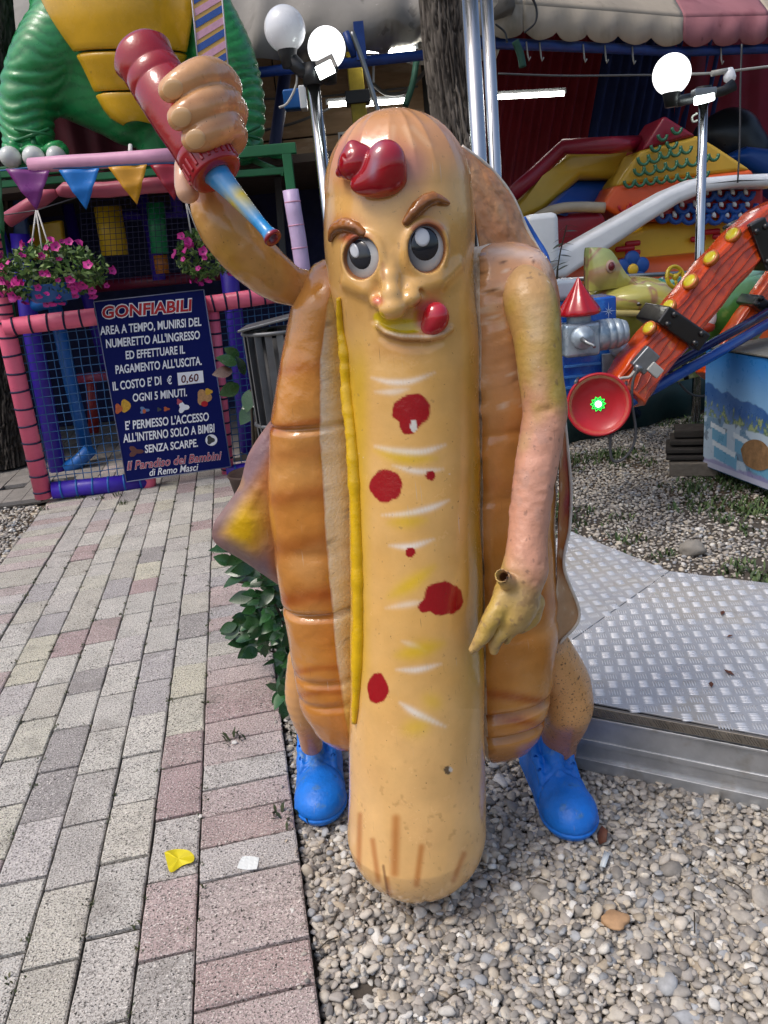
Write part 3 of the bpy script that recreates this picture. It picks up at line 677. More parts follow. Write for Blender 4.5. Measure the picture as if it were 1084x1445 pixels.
# ---- napkin flaps behind the bun
def ruled(name, Lp, Rp, thick, mat, colfn, bulge=.0, n=90, m=40):
    a = spline(Lp, 12); b = spline(Rp, 12); ts = np.linspace(0, 1, n)
    def rs(q):
        s = np.concatenate([[0], np.cumsum(np.linalg.norm(np.diff(q[:, :2], axis=0), axis=1))]); s /= s[-1]; return np.stack([np.interp(ts, s, q[:, i]) for i in range(3)], 1)
    a = np.array([V(*p) for p in rs(a)]); b = np.array([V(*p) for p in rs(b)]); g = []
    for i in range(n):
        for j in range(m):
            t = j/(m-1); p = a[i]*(1-t)+b[i]*t; p = p+np.array([0, -bulge*math.sin(math.pi*t)*math.sin(math.pi*i/(n-1)), 0]); g.append(p)
    g = np.array(g); g[:, 1] += (.004*nz(g, 20, 4) if name != 'napkin_back' else .007*nz(g, 26, 4, 4))
    fr_ = g; bk = g+np.array([0, thick, 0]); vs = np.vstack([fr_, bk]); N = n*m
    F = [(i*m+j, i*m+j+1, (i+1)*m+j+1, (i+1)*m+j) for i in range(n-1) for j in range(m-1)]
    F += [(q[3]+N, q[2]+N, q[1]+N, q[0]+N) for q in F]
    bd = [i*m for i in range(n)]+[(n-1)*m+j for j in range(1, m)]+[i*m+m-1 for i in range(n-2, -1, -1)]+[j for j in range(m-2, 0, -1)]
    F += [(bd[k], bd[(k+1) % len(bd)], bd[(k+1) % len(bd)]+N, bd[k]+N) for k in range(len(bd))]
    o = mesh_np(name, vs, [np.array(F)], mat, st, col=colfn(vs))
    bm = bmesh.new(); bm.from_mesh(o.data); bmesh.ops.recalc_face_normals(bm, faces=bm.faces); bm.to_mesh(o.data); bm.free()
    return o
def cflap(v):
    x, y = PR(v); n = nz(v, 12, 2); cc = np.tile(S('b97a48'), (len(v), 1))
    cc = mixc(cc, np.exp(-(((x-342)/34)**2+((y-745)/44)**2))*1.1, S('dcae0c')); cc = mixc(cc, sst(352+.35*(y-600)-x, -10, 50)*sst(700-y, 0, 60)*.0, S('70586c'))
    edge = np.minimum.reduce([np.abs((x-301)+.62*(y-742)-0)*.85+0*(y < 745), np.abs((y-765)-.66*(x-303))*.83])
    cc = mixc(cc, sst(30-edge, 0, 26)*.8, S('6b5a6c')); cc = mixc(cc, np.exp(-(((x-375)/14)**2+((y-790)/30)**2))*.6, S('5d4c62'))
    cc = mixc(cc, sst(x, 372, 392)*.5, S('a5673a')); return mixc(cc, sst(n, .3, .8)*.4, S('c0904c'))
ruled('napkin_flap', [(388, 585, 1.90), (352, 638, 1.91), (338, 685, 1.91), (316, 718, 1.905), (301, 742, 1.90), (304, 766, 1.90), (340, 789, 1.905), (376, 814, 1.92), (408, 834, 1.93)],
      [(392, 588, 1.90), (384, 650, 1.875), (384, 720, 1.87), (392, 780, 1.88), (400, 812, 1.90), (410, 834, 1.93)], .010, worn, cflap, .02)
def cback(v):
    x, y = PR(v); n = nz(v, 25, 2); cc = np.tile(S('bd8253'), (len(v), 1)); cc = mixc(cc, .4+.7*n, S('d3a274')); cc = mixc(cc, sst(nz(v, 60, 6), .4, .55)*.5, S('9a6a44'))
    cc = mixc(cc, sst(y, 330, 370)*.5, S('a99078'))
    e = (x-652)*.79-(y-208)*.55; cc = mixc(cc, sst(e, -3, 3)*.0, S('e8e4dc')); return cc
ruled('napkin_back', [(646, 206, 1.90), (655, 230, 1.90), (668, 290, 1.89), (676, 340, 1.88), (684, 395, 1.87), (690, 440, 1.87)],
      [(652, 207, 1.92), (690, 236, 1.95), (722, 276, 1.97), (744, 324, 1.98), (772, 372, 1.96), (790, 440, 1.93)], .012, worn, cback, .015)
rimw = M('napkin_rim', S('cfc8bd'), rough=.6, var=.25, vscale=30, bump=.5, bscale=60); rimb = M('napkin_blue', S('1a55ae'), rough=.4, var=.2, vscale=25)
mb = MB(); mb.tube([V(x, y, Y) for x, y, Y in spline([(652, 207, 1.925), (690, 236, 1.955), (722, 276, 1.975), (744, 324, 1.985), (770, 370, 1.967)], 8)], .0048, 8); mb.build('napkin_rim', rimw, st)
mb = MB(); mb.tube([V(x, y, Y) for x, y, Y in spline([(738, 308, 2.02), (756, 338, 2.02), (770, 362, 2.0), (776, 392, 1.98)], 8)], [.008]*24+[.004], 8); mb.build('napkin_rim', rimb, st)
def cside(v):
    x, y = PR(v); n = nz(v, 18, 2); cc = np.tile(S('a8672e'), (len(v), 1)); cc = mixc(cc, np.exp(-((y-690)/60)**2)*np.clip(.6+n, 0, 1), S('8a2a34'))
    cc = mixc(cc, sst(y, 790, 830)*.8, S('b99a78')); return mixc(cc, sst(nz(v, 40, 3), .35, .5)*.5, S('cdbba0'))
ruled('napkin_flap', [(782, 540, 1.83), (788, 600, 1.80), (790, 680, 1.79), (788, 760, 1.79), (786, 820, 1.79), (780, 870, 1.80), (776, 912, 1.82)],
      [(792, 545, 1.86), (799, 610, 1.86), (806, 690, 1.85), (804, 745, 1.84), (796, 800, 1.81), (818, 868, 1.83), (790, 908, 1.84)], .008, worn, cside, -.01)
mb = MB(); mb.tube([V(x, y, Y) for x, y, Y in spline([(792, 545, 1.855), (799, 610, 1.855), (806, 690, 1.845), (804, 745, 1.835), (796, 800, 1.805), (818, 868, 1.825), (790, 908, 1.835)], 8)], .004, 8)
mb.build('napkin_rim', rimw, st)
# ---- the ketchup bottle in the raised hand
bot = thing('squeeze_bottle', 'dark red squeeze bottle with a blue nozzle gripped in the raised fist', 'bottle', V(255, 165, 1.745))
b0 = V(209, 92, 1.785); b1 = V(304, 243, 1.690); ax = b1-b0; Lb = np.linalg.norm(ax); ax /= Lb; r0 = R_(41, V(250, 160, 1.75))
red_b = M('bottle_red', S('9c0a1c'), rough=.2, rvar=.08, var=.14, vscale=10, bump=.18, bscale=50, coat=.5, speck=[(S('b86a74'), .76, 60, .6)])
mb = MB(); mb.lathe(b0, ax, [(-.052, .001), (-.051, .02), (-.046, .038), (-.036, .052), (-.020, .062), (.0, r0*.985), (.018, r0), (.0205, r0*.975), (.023, r0), (.05, r0), (.0525, r0*.975), (.055, r0), (.10, r0*.985), (.14, r0*.98), (Lb-.085, r0*.94), (Lb-.07, r0*.94), (Lb-.055, r0*.94), (Lb-.05, r0*.92)], 40)
bo = mb.build('bottle_body', red_b, bot)
mb = MB(); mb.lathe(b0, ax, [(Lb-.054, r0*.90), (Lb-.052, r0*.955), (Lb-.038, r0*.955), (Lb-.036, r0*.94), (Lb+.002, r0*.92), (Lb+.006, r0*.90), (Lb+.008, r0*.84), (Lb+.009, .03), (Lb+.006, .026), (Lb+.006, .001)], 44)
co_ = mb.build('cap', red_b, bot)
mb = MB(); u_ = np.cross(ax, [0, 0, 1.]); u_ /= np.linalg.norm(u_); w_ = np.cross(ax, u_)
for i in range(22):
    a = 2*math.pi*i/22; n = math.cos(a)*u_+math.sin(a)*w_; t = np.cross(ax, n); mb.box(b0+ax*(Lb-.017)+n*r0*.925, (.007, .006, .028), ax=np.array([t, n, ax]))
ro = mb.build('cap_ribs', red_b, bot, bevel=.002); ro['kind'] = 'stuff'
noz = M('nozzle_blue', attr=True, rough=.2, rvar=.06, var=.1, vscale=30, bump=.15, coat=.4)
n0 = b1+ax*.004; n1 = V(387, 338, 1.60); na = n1-n0; Ln = np.linalg.norm(na); na /= Ln
mb = MB(); mb.lathe(n0, na, [(-.02, .029), (.0, .0275), (.02, .024), (.05, .0205), (.08, .0175), (Ln*.75, .0125), (Ln*.88, .0125), (Ln*.93, .015), (Ln*.97, .0185), (Ln, .0165), (Ln-.004, .009), (Ln-.03, .007), (Ln-.03, .0005)], 28)
me = mb.mesh('nozzle', ORG[bot.name]); o = link('nozzle', me, noz, bot); vv = np.array(mb.v)
vv = np.array([tuple(v_.co) for v_ in me.vertices])+ORG[bot.name]; q = (vv-n0) @ na/Ln; cc = np.tile(S('1f8fd0'), (len(vv), 1)); cc = mixc(cc, np.exp(-((q-.42)/.13)**2)*np.clip(.8+nz(vv, 40), 0, 1), S('cbb422')); cc = mixc(cc, sst(q, .93, .965), S('8c1020')); cc = mixc(cc, sst(.08-q, 0, .1)*.5, S('8ca4b4'))
set_col(me, cc)
# ================================================================ THE SETTING: ground, paving, gravel, platform
YA = math.radians(-9.25); D1 = np.array([math.sin(YA), math.cos(YA), 0]); D2 = np.array([math.cos(YA), -math.sin(YA), 0])
def UV(u, v, z=0.0): return D2*u+D1*v+np.array([0, 0, z])
soil = M('dark_soil', S('5a4c3b'), rough=.95, var=.35, vscale=5, bump=.8, bscale=50, speck=[(S('a49c90'), .58, 45, .8), (S('2e2923'), .62, 70, .7)])
mb = MB(); mb.quad((-120, -20, -.06), (120, -20, -.06), (120, 160, -.06), (-120, 160, -.06)); tag(mb.build('ground', soil), kind='structure')
# ---- the paver path
pave_m = M('paver_stone', objcol=True, world=True, rough=.85, var=.16, vscale=7, bump=1.0, bscale=150, detail=3,
           speck=[(S('77726c'), .52, 210, .8), (S('ece6de'), .59, 180, .7), (S('262321'), .60, 150, .95), (S('3a3c2c'), .70, 30, .5), (S('6f6962'), .62, 5, .28), (S('5a554e'), .70, 16, .3)])
path = thing('paved_path', None, None); path['kind'] = 'structure'
mortar = M('joint_soil', S('2e2b27'), rough=.95, var=.3, vscale=40, bump=.6, bscale=120)
mb = MB(); mb.box(UV(-.82, 4.2, -.035), (1.555, 7.6, .045), ax=np.array([D2, D1, [0, 0, 1]])); mb.build('path_bed', mortar, path)
greys = ['c8c4ba', 'c4c0b8', 'cecac0', 'beb9b3', 'c8c4b4', 'c0bbb4', 'd0ccc2', 'c4bfb2', 'a09b98', 'cac5b0', 'b4afae', 'cbc7be', 'c2bcb8']; pinks = ['bda9a5', 'b7a19d', 'c0aeaa', 'b8aaa6', 'b09896', 'c2b2ae']
def paver_mesh(L, W):
    nL, nW = (4, 2) if L > W else (2, 4); out = []
    for i in range(nW): out.append((-W/2+W*i/nW, -L/2))
    for i in range(nL): out.append((W/2, -L/2+L*i/nL))
    for i in range(nW): out.append((W/2-W*i/nW, L/2))
    for i in range(nL): out.append((-W/2, L/2-L*i/nL))
    mb = MB(); k = len(out); j = [np.array([-np.sign(x)*(abs(x) > W/2-1e-6), -np.sign(y)*(abs(y) > L/2-1e-6)])*max(0, rng.normal(.0006, .0010)) for x, y in out]
    dn = [-.003-max(0, rng.normal(0, .0016)) for _ in out]
    a = [(x+q[0], y+q[1], d) for (x, y), q, d in zip(out, j, dn)]; t = [(x*(1-.009/W)+q[0]*.7, y*(1-.009/L)+q[1]*.7, 0) for (x, y), q in zip(out, j)]; lo = [(x, y, -.06) for x, y in out]
    mb.add(t+a+lo, [tuple(range(k))]+[(i, k+i, k+(i+1) % k, (i+1) % k) for i in range(k)]+[(k+i, 2*k+i, 2*k+(i+1) % k, k+(i+1) % k) for i in range(k)], False)
    me = mb.mesh('paver'); me.materials.append(pave_m); return me
PM = {}
def paver(u, v, W, L, rot=0, pink=.12, col=None):
    key = (round(W, 3), round(L, 3), int(rng.integers(0, 7)))
    if key not in PM: PM[key] = paver_mesh(L-(.0085 if rot == 0 and L > .18 else .006), W-.005)
    o = bpy.data.objects.new('paver', PM[key]); COL.objects.link(o); o.parent = path
    p = UV(u, v, rng.normal(0, .0018)); o.location = [float(x) for x in p]
    o.rotation_euler = (rng.normal(0, .003), rng.normal(0, .003), -YA+rng.normal(0, .004))
    h = S((col or (random.choice(pinks) if random.random() < pink else random.choice(greys)))); k = random.uniform(.84, 1.0)
    o.color = (*[float(min(1, c*k)) for c in h], 1); return o
CW = .1402
for cidx in range(7):
    u = -.318-CW*(cidx+.5); v = .95+random.choice([0, .13, .07, .2])+random.random()*.03
    while v < 6.9:
        L = .26 if random.random() < .86 else .195
        # only what the picture can show on the left
        p = PR(UV(u+CW, v+L)[None]); vis = p[0][0] > -40 and p[1][0] < 1560
        if vis: paver(u, v+L/2, CW, L, pink=.10)
        v += L
v = 1.0
while v < 6.6:
    L = random.choice([.125, .135, .1303, .13])
    if PR(UV(-.18, v+L)[None])[1][0] < 1540: paver(-.180, v+L/2, .277, L, pink=.75 if v < 2.9 else .4, col=None)
    v += L
v = 3.6
while v < 6.5:
    L = random.choice([.125, .135, .13]); paver(-1.446, v+L/2, .285, L, pink=.3); v += L
# paving beyond the play fence: too oblique to tell stone from stone, joined
back = tag(thing('back_pavement', None, None), kind='structure')
pv2 = M('back_paver', S('8f8a84'), rough=.85, var=.25, vscale=5, bump=.5, bscale=100, world=True, speck=[(S('4b4744'), .6, 90, .5)])
mb = MB(); mb.quad(*[UV(u, v, -.034) for u, v in ((-6.2, 6.3), (.8, 6.3), (.8, 13.2), (-6.2, 13.2))]); mb.build('back_bed', mortar, back)
mbk = MB(); mbk.box((0, 0, -.03), (.193, .331, .05)); bk_me = mbk.mesh('paver'); bk_me.materials.append(pv2)
for i in range(27):
    for j in range(18):
        p = UV(-4.6+i*.2, 6.95+j*.34+(.17 if i % 2 else 0), rng.normal(0, .0015)); X, Yp = PR(p[None])
        if X[0] < -25 or X[0] > 470: continue
        o = bpy.data.objects.new('paver', bk_me); COL.objects.link(o); o.parent = back; o.location = [float(q) for q in p]; o.rotation_euler = (0, 0, -YA+rng.normal(0, .004))
mbk = MB(); mbk.box((0, 0, -.03), (.145, .42, .05)); bk2 = mbk.mesh('paver'); bk2.materials.append(pv2)
for j in range(16):
    p = UV(-1.75-.15*j, 6.56+.012*j, 0); o = bpy.data.objects.new('paver', bk2); COL.objects.link(o); o.parent = back; o.location = [float(q) for q in p]; o.rotation_euler = (0, 0, -YA)
# ---- pebbles
pal = np.array([S(h) for h in ['c0b8ac', 'aea69c', 'cec6b8', '99938b', 'c6bba9', 'd8d4cb', 'a9a39b', '8a8681', 'cfc6b6', 'b3a692', 'a2a4a6', 'e2dfd8']])
peb_m = M('pebble_stone', attr=True, rough=.7, var=.22, vscale=60, bump=.25, bscale=200)
def ico(sub):
    bm = bmesh.new(); bmesh.ops.create_icosphere(bm, subdivisions=sub, radius=1); v = np.array([x.co for x in bm.verts]); bm.verts.index_update()
    f = np.array([[q.index for q in x.verts] for x in bm.faces]); bm.free(); return v, f
def pebbles(name, P, size, sub, kind_parent=None, dark=1.0):
    bv, bf = ico(sub); n = len(P); k = len(bv)
    shp = np.stack([1+.28*nz(bv*1.1+s*9, 1.0, s, 1) for s in range(12)]); idx = rng.integers(0, 12, n)
    B = bv[None]*shp[idx][:, :, None]
    sc = size[:, None]*np.stack([rng.uniform(.9, 1.3, n), rng.uniform(.65, .95, n), rng.uniform(.36, .62, n)], 1); B = B*sc[:, None, :]
    tx = rng.normal(0, .30, n); ty = rng.normal(0, .30, n); tz = rng.uniform(0, 2*math.pi, n)
    def rot(B, a, i, j):
        c, s = np.cos(a)[:, None], np.sin(a)[:, None]; bi, bj = B[:, :, i].copy(), B[:, :, j].copy(); B[:, :, i] = bi*c-bj*s; B[:, :, j] = bi*s+bj*c
    rot(B, tx, 1, 2); rot(B, ty, 2, 0); rot(B, tz, 0, 1)
    vs = (B+P[:, None, :]).reshape(-1, 3); F = (bf[None]+(np.arange(n)*k)[:, None, None]).reshape(-1, 3)
    ci = pal[rng.choice(len(pal), n, p=np.array([3, 3, 2, 2.5, 2, .8, 2.5, 2, 1, .7, 1.5, .5])/21.5)]*rng.uniform(.72, 1.08, (n, 1))*dark
    o = mesh_np(name, vs, [F], peb_m, None, col=np.repeat(ci, k, 0)); return tag(o, kind='stuff')
def inpoly(x, y, poly):
    r = np.zeros(len(x), bool); j = len(poly)-1
    for i in range(len(poly)):
        xi, yi = poly[i]; xj, yj = poly[j]
        r ^= ((yi > y) != (yj > y)) & (x < (xj-xi)*(y-yi)/(yj-yi+1e-12)+xi); j = i
    return r
def scatter(u0, u1, v0, v1, step, jit=.5):
    gx, gy = np.meshgrid(np.arange(u0, u1, step), np.arange(v0, v1, step)); x = gx.ravel()+rng.uniform(-jit, jit, gx.size)*step; y = gy.ravel()+rng.uniform(-jit, jit, gx.size)*step; return x, y
PLAT = [(.47, 2.098), (1.9, 1.262), (2.6, 2.0), (1.441, 2.743), (1.138, 2.948), (.884, 3.506), (.5, 3.35)]
kerb_x = lambda y: -.030-.165*(y-1.0)*1.0
# near bed between the kerb and the platform
P = []; Sz = []
for layer in range(3):
    x, y = scatter(-.9, 1.6, .95, 5.4, .0150); q = (y < 3.3) | (x < .6); x, y = x[q], y[q]
    uu = x*D2[0]+y*D2[1]
    ok = (uu > -.034) & ~inpoly(x, y, PLAT); ppx, ppy = PR(np.stack([x, y, 0*x], 1)); ok &= (ppx > 300) & (ppx < 1130) & (ppy < 1500) & (ppy > 700) & ((ppy > 830) | (ppx < 560))
    x, y = x[ok], y[ok]
    if layer == 2: q = rng.random(len(x)) < .55; x, y = x[q], y[q]
    bare = np.exp(-(((x-G(512, 1378)[0])/.05)**2+((y-G(512, 1378)[1])/.04)**2)); q = bare < .45 if layer else bare < .75; x, y = x[q], y[q]
    sz = np.clip(rng.lognormal(math.log(.0096), .30, len(x)), .005, .019)
    sz = np.where(rng.random(len(x)) < .04, sz*1.7, sz); und = .006*np.sin(x*9+1)*np.sin(y*7)
    z = -.045+layer*.0095+und+rng.normal(0, .003, len(x)); P.append(np.stack([x, y, z], 1)); Sz.append(sz)
spill = [UV(-.045-abs(rng.normal(0, .02)), 1.2+3.0*rng.random(), .003) for _ in range(42)]; P.append(np.array(spill)); Sz.append(rng.uniform(.004, .008, 42))
pebbles('gravel', np.concatenate(P), np.concatenate(Sz), 2)
mb = MB(); mb.add([UV(*q, -.050) for q in ((-.04, .7), (2.8, .7), (2.8, 3.4), (1.0, 6.6), (-.04, 6.6))], [(0, 1, 2, 3, 4)], False); bedm = M('gravel_bed', S('4b443c'), rough=.95, var=.3, vscale=30, bump=.7, bscale=120); tag(mb.build('gravel_bed', bedm), kind='structure')
# far gravel with weeds growing through
def far_bed(poly, step, s0, name, keep=1.0, dark=1.0):
    xs = [p[0] for p in poly]; ys = [p[1] for p in poly]; x, y = scatter(min(xs), max(xs), min(ys), max(ys), step); ok = inpoly(x, y, poly) & ~inpoly(x, y, PLAT); x, y = x[ok], y[ok]
    pt = nz(np.stack([x, y, 0*x], 1), 1.7, 5); q = rng.random(len(x)) < keep*np.clip(.52+.9*pt, .05, 1); x, y = x[q], y[q]
    ppx, ppy = PR(np.stack([x, y, 0*x], 1)); q = (ppx > -30) & (ppx < 1120); x, y = x[q], y[q]
    pebbles(name, np.stack([x, y, -.052+rng.uniform(0, .010, len(x))], 1), np.clip(rng.lognormal(math.log(s0), .3, len(x)), .008, .035), 1, dark=dark)
FARB = [(.5, 2.9), (1.2, 2.6), (2.9, 1.9), (3.4, 4.4), (3.2, 6.6), (1.0, 6.6), (.5, 4.5)]
far_bed(FARB, .020, .0100, 'gravel')
far_bed([(-3.6, 4.2), (-2.15, 4.2), (-2.62, 5.95), (-3.9, 5.95)], .026, .0145, 'gravel', dark=1.0)
leaf_g = M('weed_green', attr=True, rough=.6, var=.25, vscale=30)
def tufts(name, C, n, h, w, parent=None, spread=.03, cols=('39502a', '4a6233', '5a6d3c')):
    vs = []; F = []; cc = []; pc = [S(k) for k in cols]
    for c in C:
        for i in range(n):
            b = np.array(c)+np.array([rng.normal(0, spread), rng.normal(0, spread), 0]); a = rng.uniform(0, 6.28); d = np.array([math.cos(a), math.sin(a), 0]); hh = h*rng.uniform(.5, 1.2); ln = rng.uniform(.3, 1.1)
            t = b+d*hh*ln+np.array([0, 0, hh]); m = b+d*hh*ln*.4+np.array([0, 0, hh*.65]); s = np.array([-d[1], d[0], 0])*w*rng.uniform(.6, 1.3)
            k = len(vs); vs += [b-s*.4, b+s*.4, m+s, m-s, t]; F += [(k, k+1, k+2), (k, k+2, k+3), (k+3, k+2, k+4)]; cc += [pc[i % len(pc)]]*5
    return tag(mesh_np(name, np.array(vs), [np.array(F)], leaf_g, parent, smooth=False, col=np.array(cc)), kind='stuff')
x, y = scatter(.6, 3.2, 2.9, 6.6, .06); ok = inpoly(x, y, FARB) & ~inpoly(x, y, PLAT); x, y = x[ok], y[ok]
pt = nz(np.stack([x, y, 0*x], 1), 1.7, 5); q = (rng.random(len(x)) < np.clip(.42-1.3*pt, 0, .95)) & ~((x < 1.6) & (y < 3.6)); tufts('grass', np.stack([x[q], y[q], 0*x[q]-.055], 1), 13, .045, .006, spread=.03)
jw = []
for i in range(190):
    c = rng.integers(0, 8); jw.append(UV(-.318-CW*c+rng.normal(0, .003), 1.3+4.8*rng.random()**1.1, -.004))
jw = [w for w in jw if PR(w[None])[0][0] > -5 and PR(w[None])[0][0] < 420]
tufts('weeds', jw, 8, .010, .003, spread=.010, cols=('3a4426', '4d5634', '2e3620', '5a5a3c'))
jl = [G(*p) for p in [(115, 703), (140, 705), (168, 700), (176, 712), (420, 1040), (440, 1148), (395, 1152), (330, 1045), (60, 720)]]
tufts('weeds', jl, 14, .03, .005, spread=.02, cols=('3a4426', '4d5634', '2e3620'))
# ---- chequer plate platform
zt = .2
plat = thing('metal_platform', 'low platform of ribbed chequer plate with a galvanised side beam', 'platform', (1.1, 2.3, 0))
rib_m = M('tread_metal', S('e4e6e8'), rough=.3, metal=.55, var=.08, vscale=6)
plate_m = M('chequer_plate', S('b4b7bb'), rough=.5, metal=.35, var=.14, vscale=4, bump=.15, bscale=90, scratch=.35, two=(S('b3b0aa'), 3.2, .56), speck=[(S('6a655e'), .70, 40, .5), (S('4c4640'), .735, 90, .7), (S('8d857a'), .64, 9, .3)])
beam_m = M('galvanised_beam', S('b9bbbd'), rough=.42, metal=.65, var=.25, vscale=9, bump=.15, bscale=40, two=(S('958f87'), 6, .57))
fA = np.array([.47, 2.098]); fB = np.array([1.9, 1.262]); fd = (fB-fA)/np.linalg.norm(fB-fA); fn_ = np.array([fd[1], -fd[0]])   # outwards to the front
P3_ = np.array([1.138, 2.948]); se = G(793, 912, zt)[:2]; sv = (se-P3_)/np.linalg.norm(se-P3_); sEnd = P3_+sv*1.05
gap = np.array([-sv[1], sv[0]])*.002
def sheet(name, poly, th=.006):
    mb = MB(); mb.prism([(*p, zt-.002) for p in poly], (0, 0, -th)); return mb.build(name, plate_m, plat, bevel=.0015)
right_poly = [tuple(P3_+gap), tuple(sEnd+gap), (.49, 2.11), tuple(fB), (2.6, 2.0), (1.441, 2.743)]
left_poly = [tuple(P3_-gap), (.884, 3.506), (.45, 3.2), tuple(sEnd-gap+np.array([0, .0]))]
if sEnd[1] < 2.11: pass
pr_ = sheet('plate', right_poly); pl_ = sheet('plate', left_poly)
def treads(poly, ang, parent, pitch=.046):
    """five-bar tread pattern: groups of five lens-shaped ribs, turned alternately"""
    ca, sa = math.cos(ang), math.sin(ang); e1 = np.array([ca, sa]); e2 = np.array([-sa, ca]); c0 = np.mean(poly, axis=0); vs = []; F = []
    for i in range(-60, 61):
        for j in range(-60, 61):
            c = c0+e1*i*pitch+e2*j*pitch; d1, d2 = (e1, e2) if (i+j) % 2 == 0 else (e2, e1)
            ins = inpoly(np.array([c[0]]), np.array([c[1]]), poly)[0]
            if not ins: continue
            X, Yy = PR(np.array([[c[0], c[1], zt]]))
            if X[0] < 760 or X[0] > 1110: continue
            for k in range(5):
                b = c+d2*(k-2)*.0080; L = .0190; w = .0021; hgt = .0028
                k0 = len(vs); q = [b-d1*L, b-d1*L*.45+d2*w, b+d1*L*.45+d2*w, b+d1*L, b+d1*L*.45-d2*w, b-d1*L*.45-d2*w]
                vs += [(*p, zt-.0025) for p in q]+[(*(b-d1*L*.5), zt-.002+hgt), (*(b+d1*L*.5), zt-.002+hgt)]
                F += [(k0, k0+6, k0+1, k0+1), (k0+1, k0+6, k0+7, k0+2), (k0+2, k0+7, k0+3, k0+3), (k0+3, k0+7, k0+4, k0+4), (k0+4, k0+7, k0+6, k0+5), (k0+5, k0+6, k0, k0)]
    tri = np.array([f[:3] for f in F]+[(f[0], f[2], f[3]) for f in F if f[2] != f[3]])
    o = mesh_np('tread_ribs', np.array(vs), [tri], rib_m, parent, smooth=False); o['kind'] = 'stuff'
treads(right_poly, math.atan2(fd[1], fd[0])+math.radians(20), pr_); treads(left_poly, math.radians(4), pl_, .05)
def strip(name, off, z0, z1, mat, th, a=-.0, b=1.0, parent=plat):
    p0 = fA+fn_*off; p1 = fA+(fB-fA)*b+fn_*off
    mb = MB(); mb.prism([(*p0, z0), (*p1, z0), (*p1, z1), (*p0, z1)], (-fn_[0]*th, -fn_[1]*th, 0)); return mb.build(name, mat, parent, bevel=.002)
lipm = M('lip_plate', S('8c857b'), rough=.5, metal=.7, var=.25, vscale=20, bump=.3, bscale=70)
lp = strip('folded_lip', .008, zt-.032, zt-.001, lipm, .012)
mb = MB()
for i in range(34):
    for k in range(5):
        b = fA+fd*(i*.048+k*.0075)+fn_*.0085; d = np.array([*(fd*.55), -.8]); d /= np.linalg.norm(d); t = np.array([fd[0], fd[1], 0]); n = np.array([fn_[0], fn_[1], 0]); c = np.array([*(b+fn_*.0006), zt-.016])
        q = np.cross(d, n); mb.box(c, (.0048, .008, .026), ax=np.array([q, n, d]))
ob = mb.build('tread_ribs', lipm, lp); ob['kind'] = 'stuff'
sb = strip('side_beam', .0, .0, zt-.036, beam_m, .05); 
strip('beam_flange', .010, zt-.046, zt-.037, beam_m, .012, parent=sb); strip('beam_rib', .005, .058, .078, beam_m, .012, parent=sb); strip('beam_foot', .012, -.03, .012, beam_m, .02, parent=sb);
mb = MB(); q = [(.47, 2.12), (.884, 3.49), (1.12, 2.94), (1.43, 2.73), (2.55, 2.0), (1.85, 1.32)]; mb.prism([(*p, zt-.012) for p in q], (0, 0, -.2)); mb.build('underframe', M('frame_dark', S('3a3834'), rough=.8), plat)
# ================================================================ LARGE STRUCTURE: awnings, walls behind, inflatables
def PX(rows, Y=None): return [V(r[0], r[1], r[2] if len(r) > 2 else Y) for r in rows]
def lerp(a, b, t): return np.asarray(a)*(1-t)+np.asarray(b)*t
canv = dict(rough=.8, var=.2, vscale=1.6, bump=.35, bscale=14, stretch=(1, 1, .6))
m_grey = M('tarpaulin_grey', S('8b8781'), two=(S('66625c'), 1.1, .56), speck=[(S('4e4a45'), .66, 6, .5), (S('b9b5ac'), .72, 14, .6)], **canv)
m_beige = M('awning_beige', S('aea290'), two=(S('8c826f'), 2.0, .56), speck=[(S('6f6350'), .70, 8, .5)], **canv)
m_rose = M('awning_rose', S('9c666c'), two=(S('8a545b'), 2.0, .56), speck=[(S('5f333b'), .72, 8, .5)], **canv)
m_blue_steel = M('blue_steel', S('143c86'), rough=.45, var=.25, vscale=12, bump=.2, bscale=60)
m_cable = M('cable_grey', S('4a4a4c'), rough=.6); m_cable_l = M('cable_pale', S('a9a7a0'), rough=.6); m_dark = M('dark_plastic', S('1c1d20'), rough=.45)
def back(p, dy, dz): return np.asarray(p)+np.array([dy*.10, dy, dz])
# grey tarpaulin on the left
tarp = thing('tarpaulin_roof', 'dirty grey torn tarpaulin roof sagging behind the globe lamps', 'tarpaulin', G(500, 72, 3.3))
eg = [(-40, 108), (100, 96), (240, 90), (330, 84), (372, 82), (420, 88), (470, 76), (520, 72), (560, 84), (590, 92), (640, 88), (700, 84)]
E0 = [G(x, y, 3.3) for x, y in spline(eg, 5)]; n = len(E0); rows = []
for k, (t, z) in enumerate([(0, 0), (.02, .16), (.25, .42), (.6, .75), (1.2, 1.3), (2.4, 2.4), (4.5, 4.2)]):
    rows.append([back([e[0], 8.0+.04*math.sin(i*.9)*(k < 3), 3.3+(e[2]-3.3)], t, z)+np.array([0, 0, .05*math.sin(i*.7)*(k > 0)*(k < 4)]) if k else e for i, e in enumerate(E0)])
vs = np.array([p for r in rows for p in r]); F = np.array([(k*n+i, k*n+i+1, (k+1)*n+i+1, (k+1)*n+i) for k in range(len(rows)-1) for i in range(n-1)])
o = mesh_np('canvas', vs, [F], m_grey, tarp); md = o.modifiers.new('th', 'SOLIDIFY'); md.thickness = .012
mb = MB(); mb.tube([G(-60, 150, 3.22)*0+np.array([-4.2, 8.12, 3.22]), np.array([1.25, 8.15, 3.22])], .045, 8); mb.build('edge_beam', m_blue_steel, tarp)
mb = MB(); mb.tube(PX([(488, 45), (500, 80)], 7.95), .03, 8); mb.box(V(508, 58, 7.95), (.09, .05, .3)); mb.build('bracket', m_blue_steel, tarp)
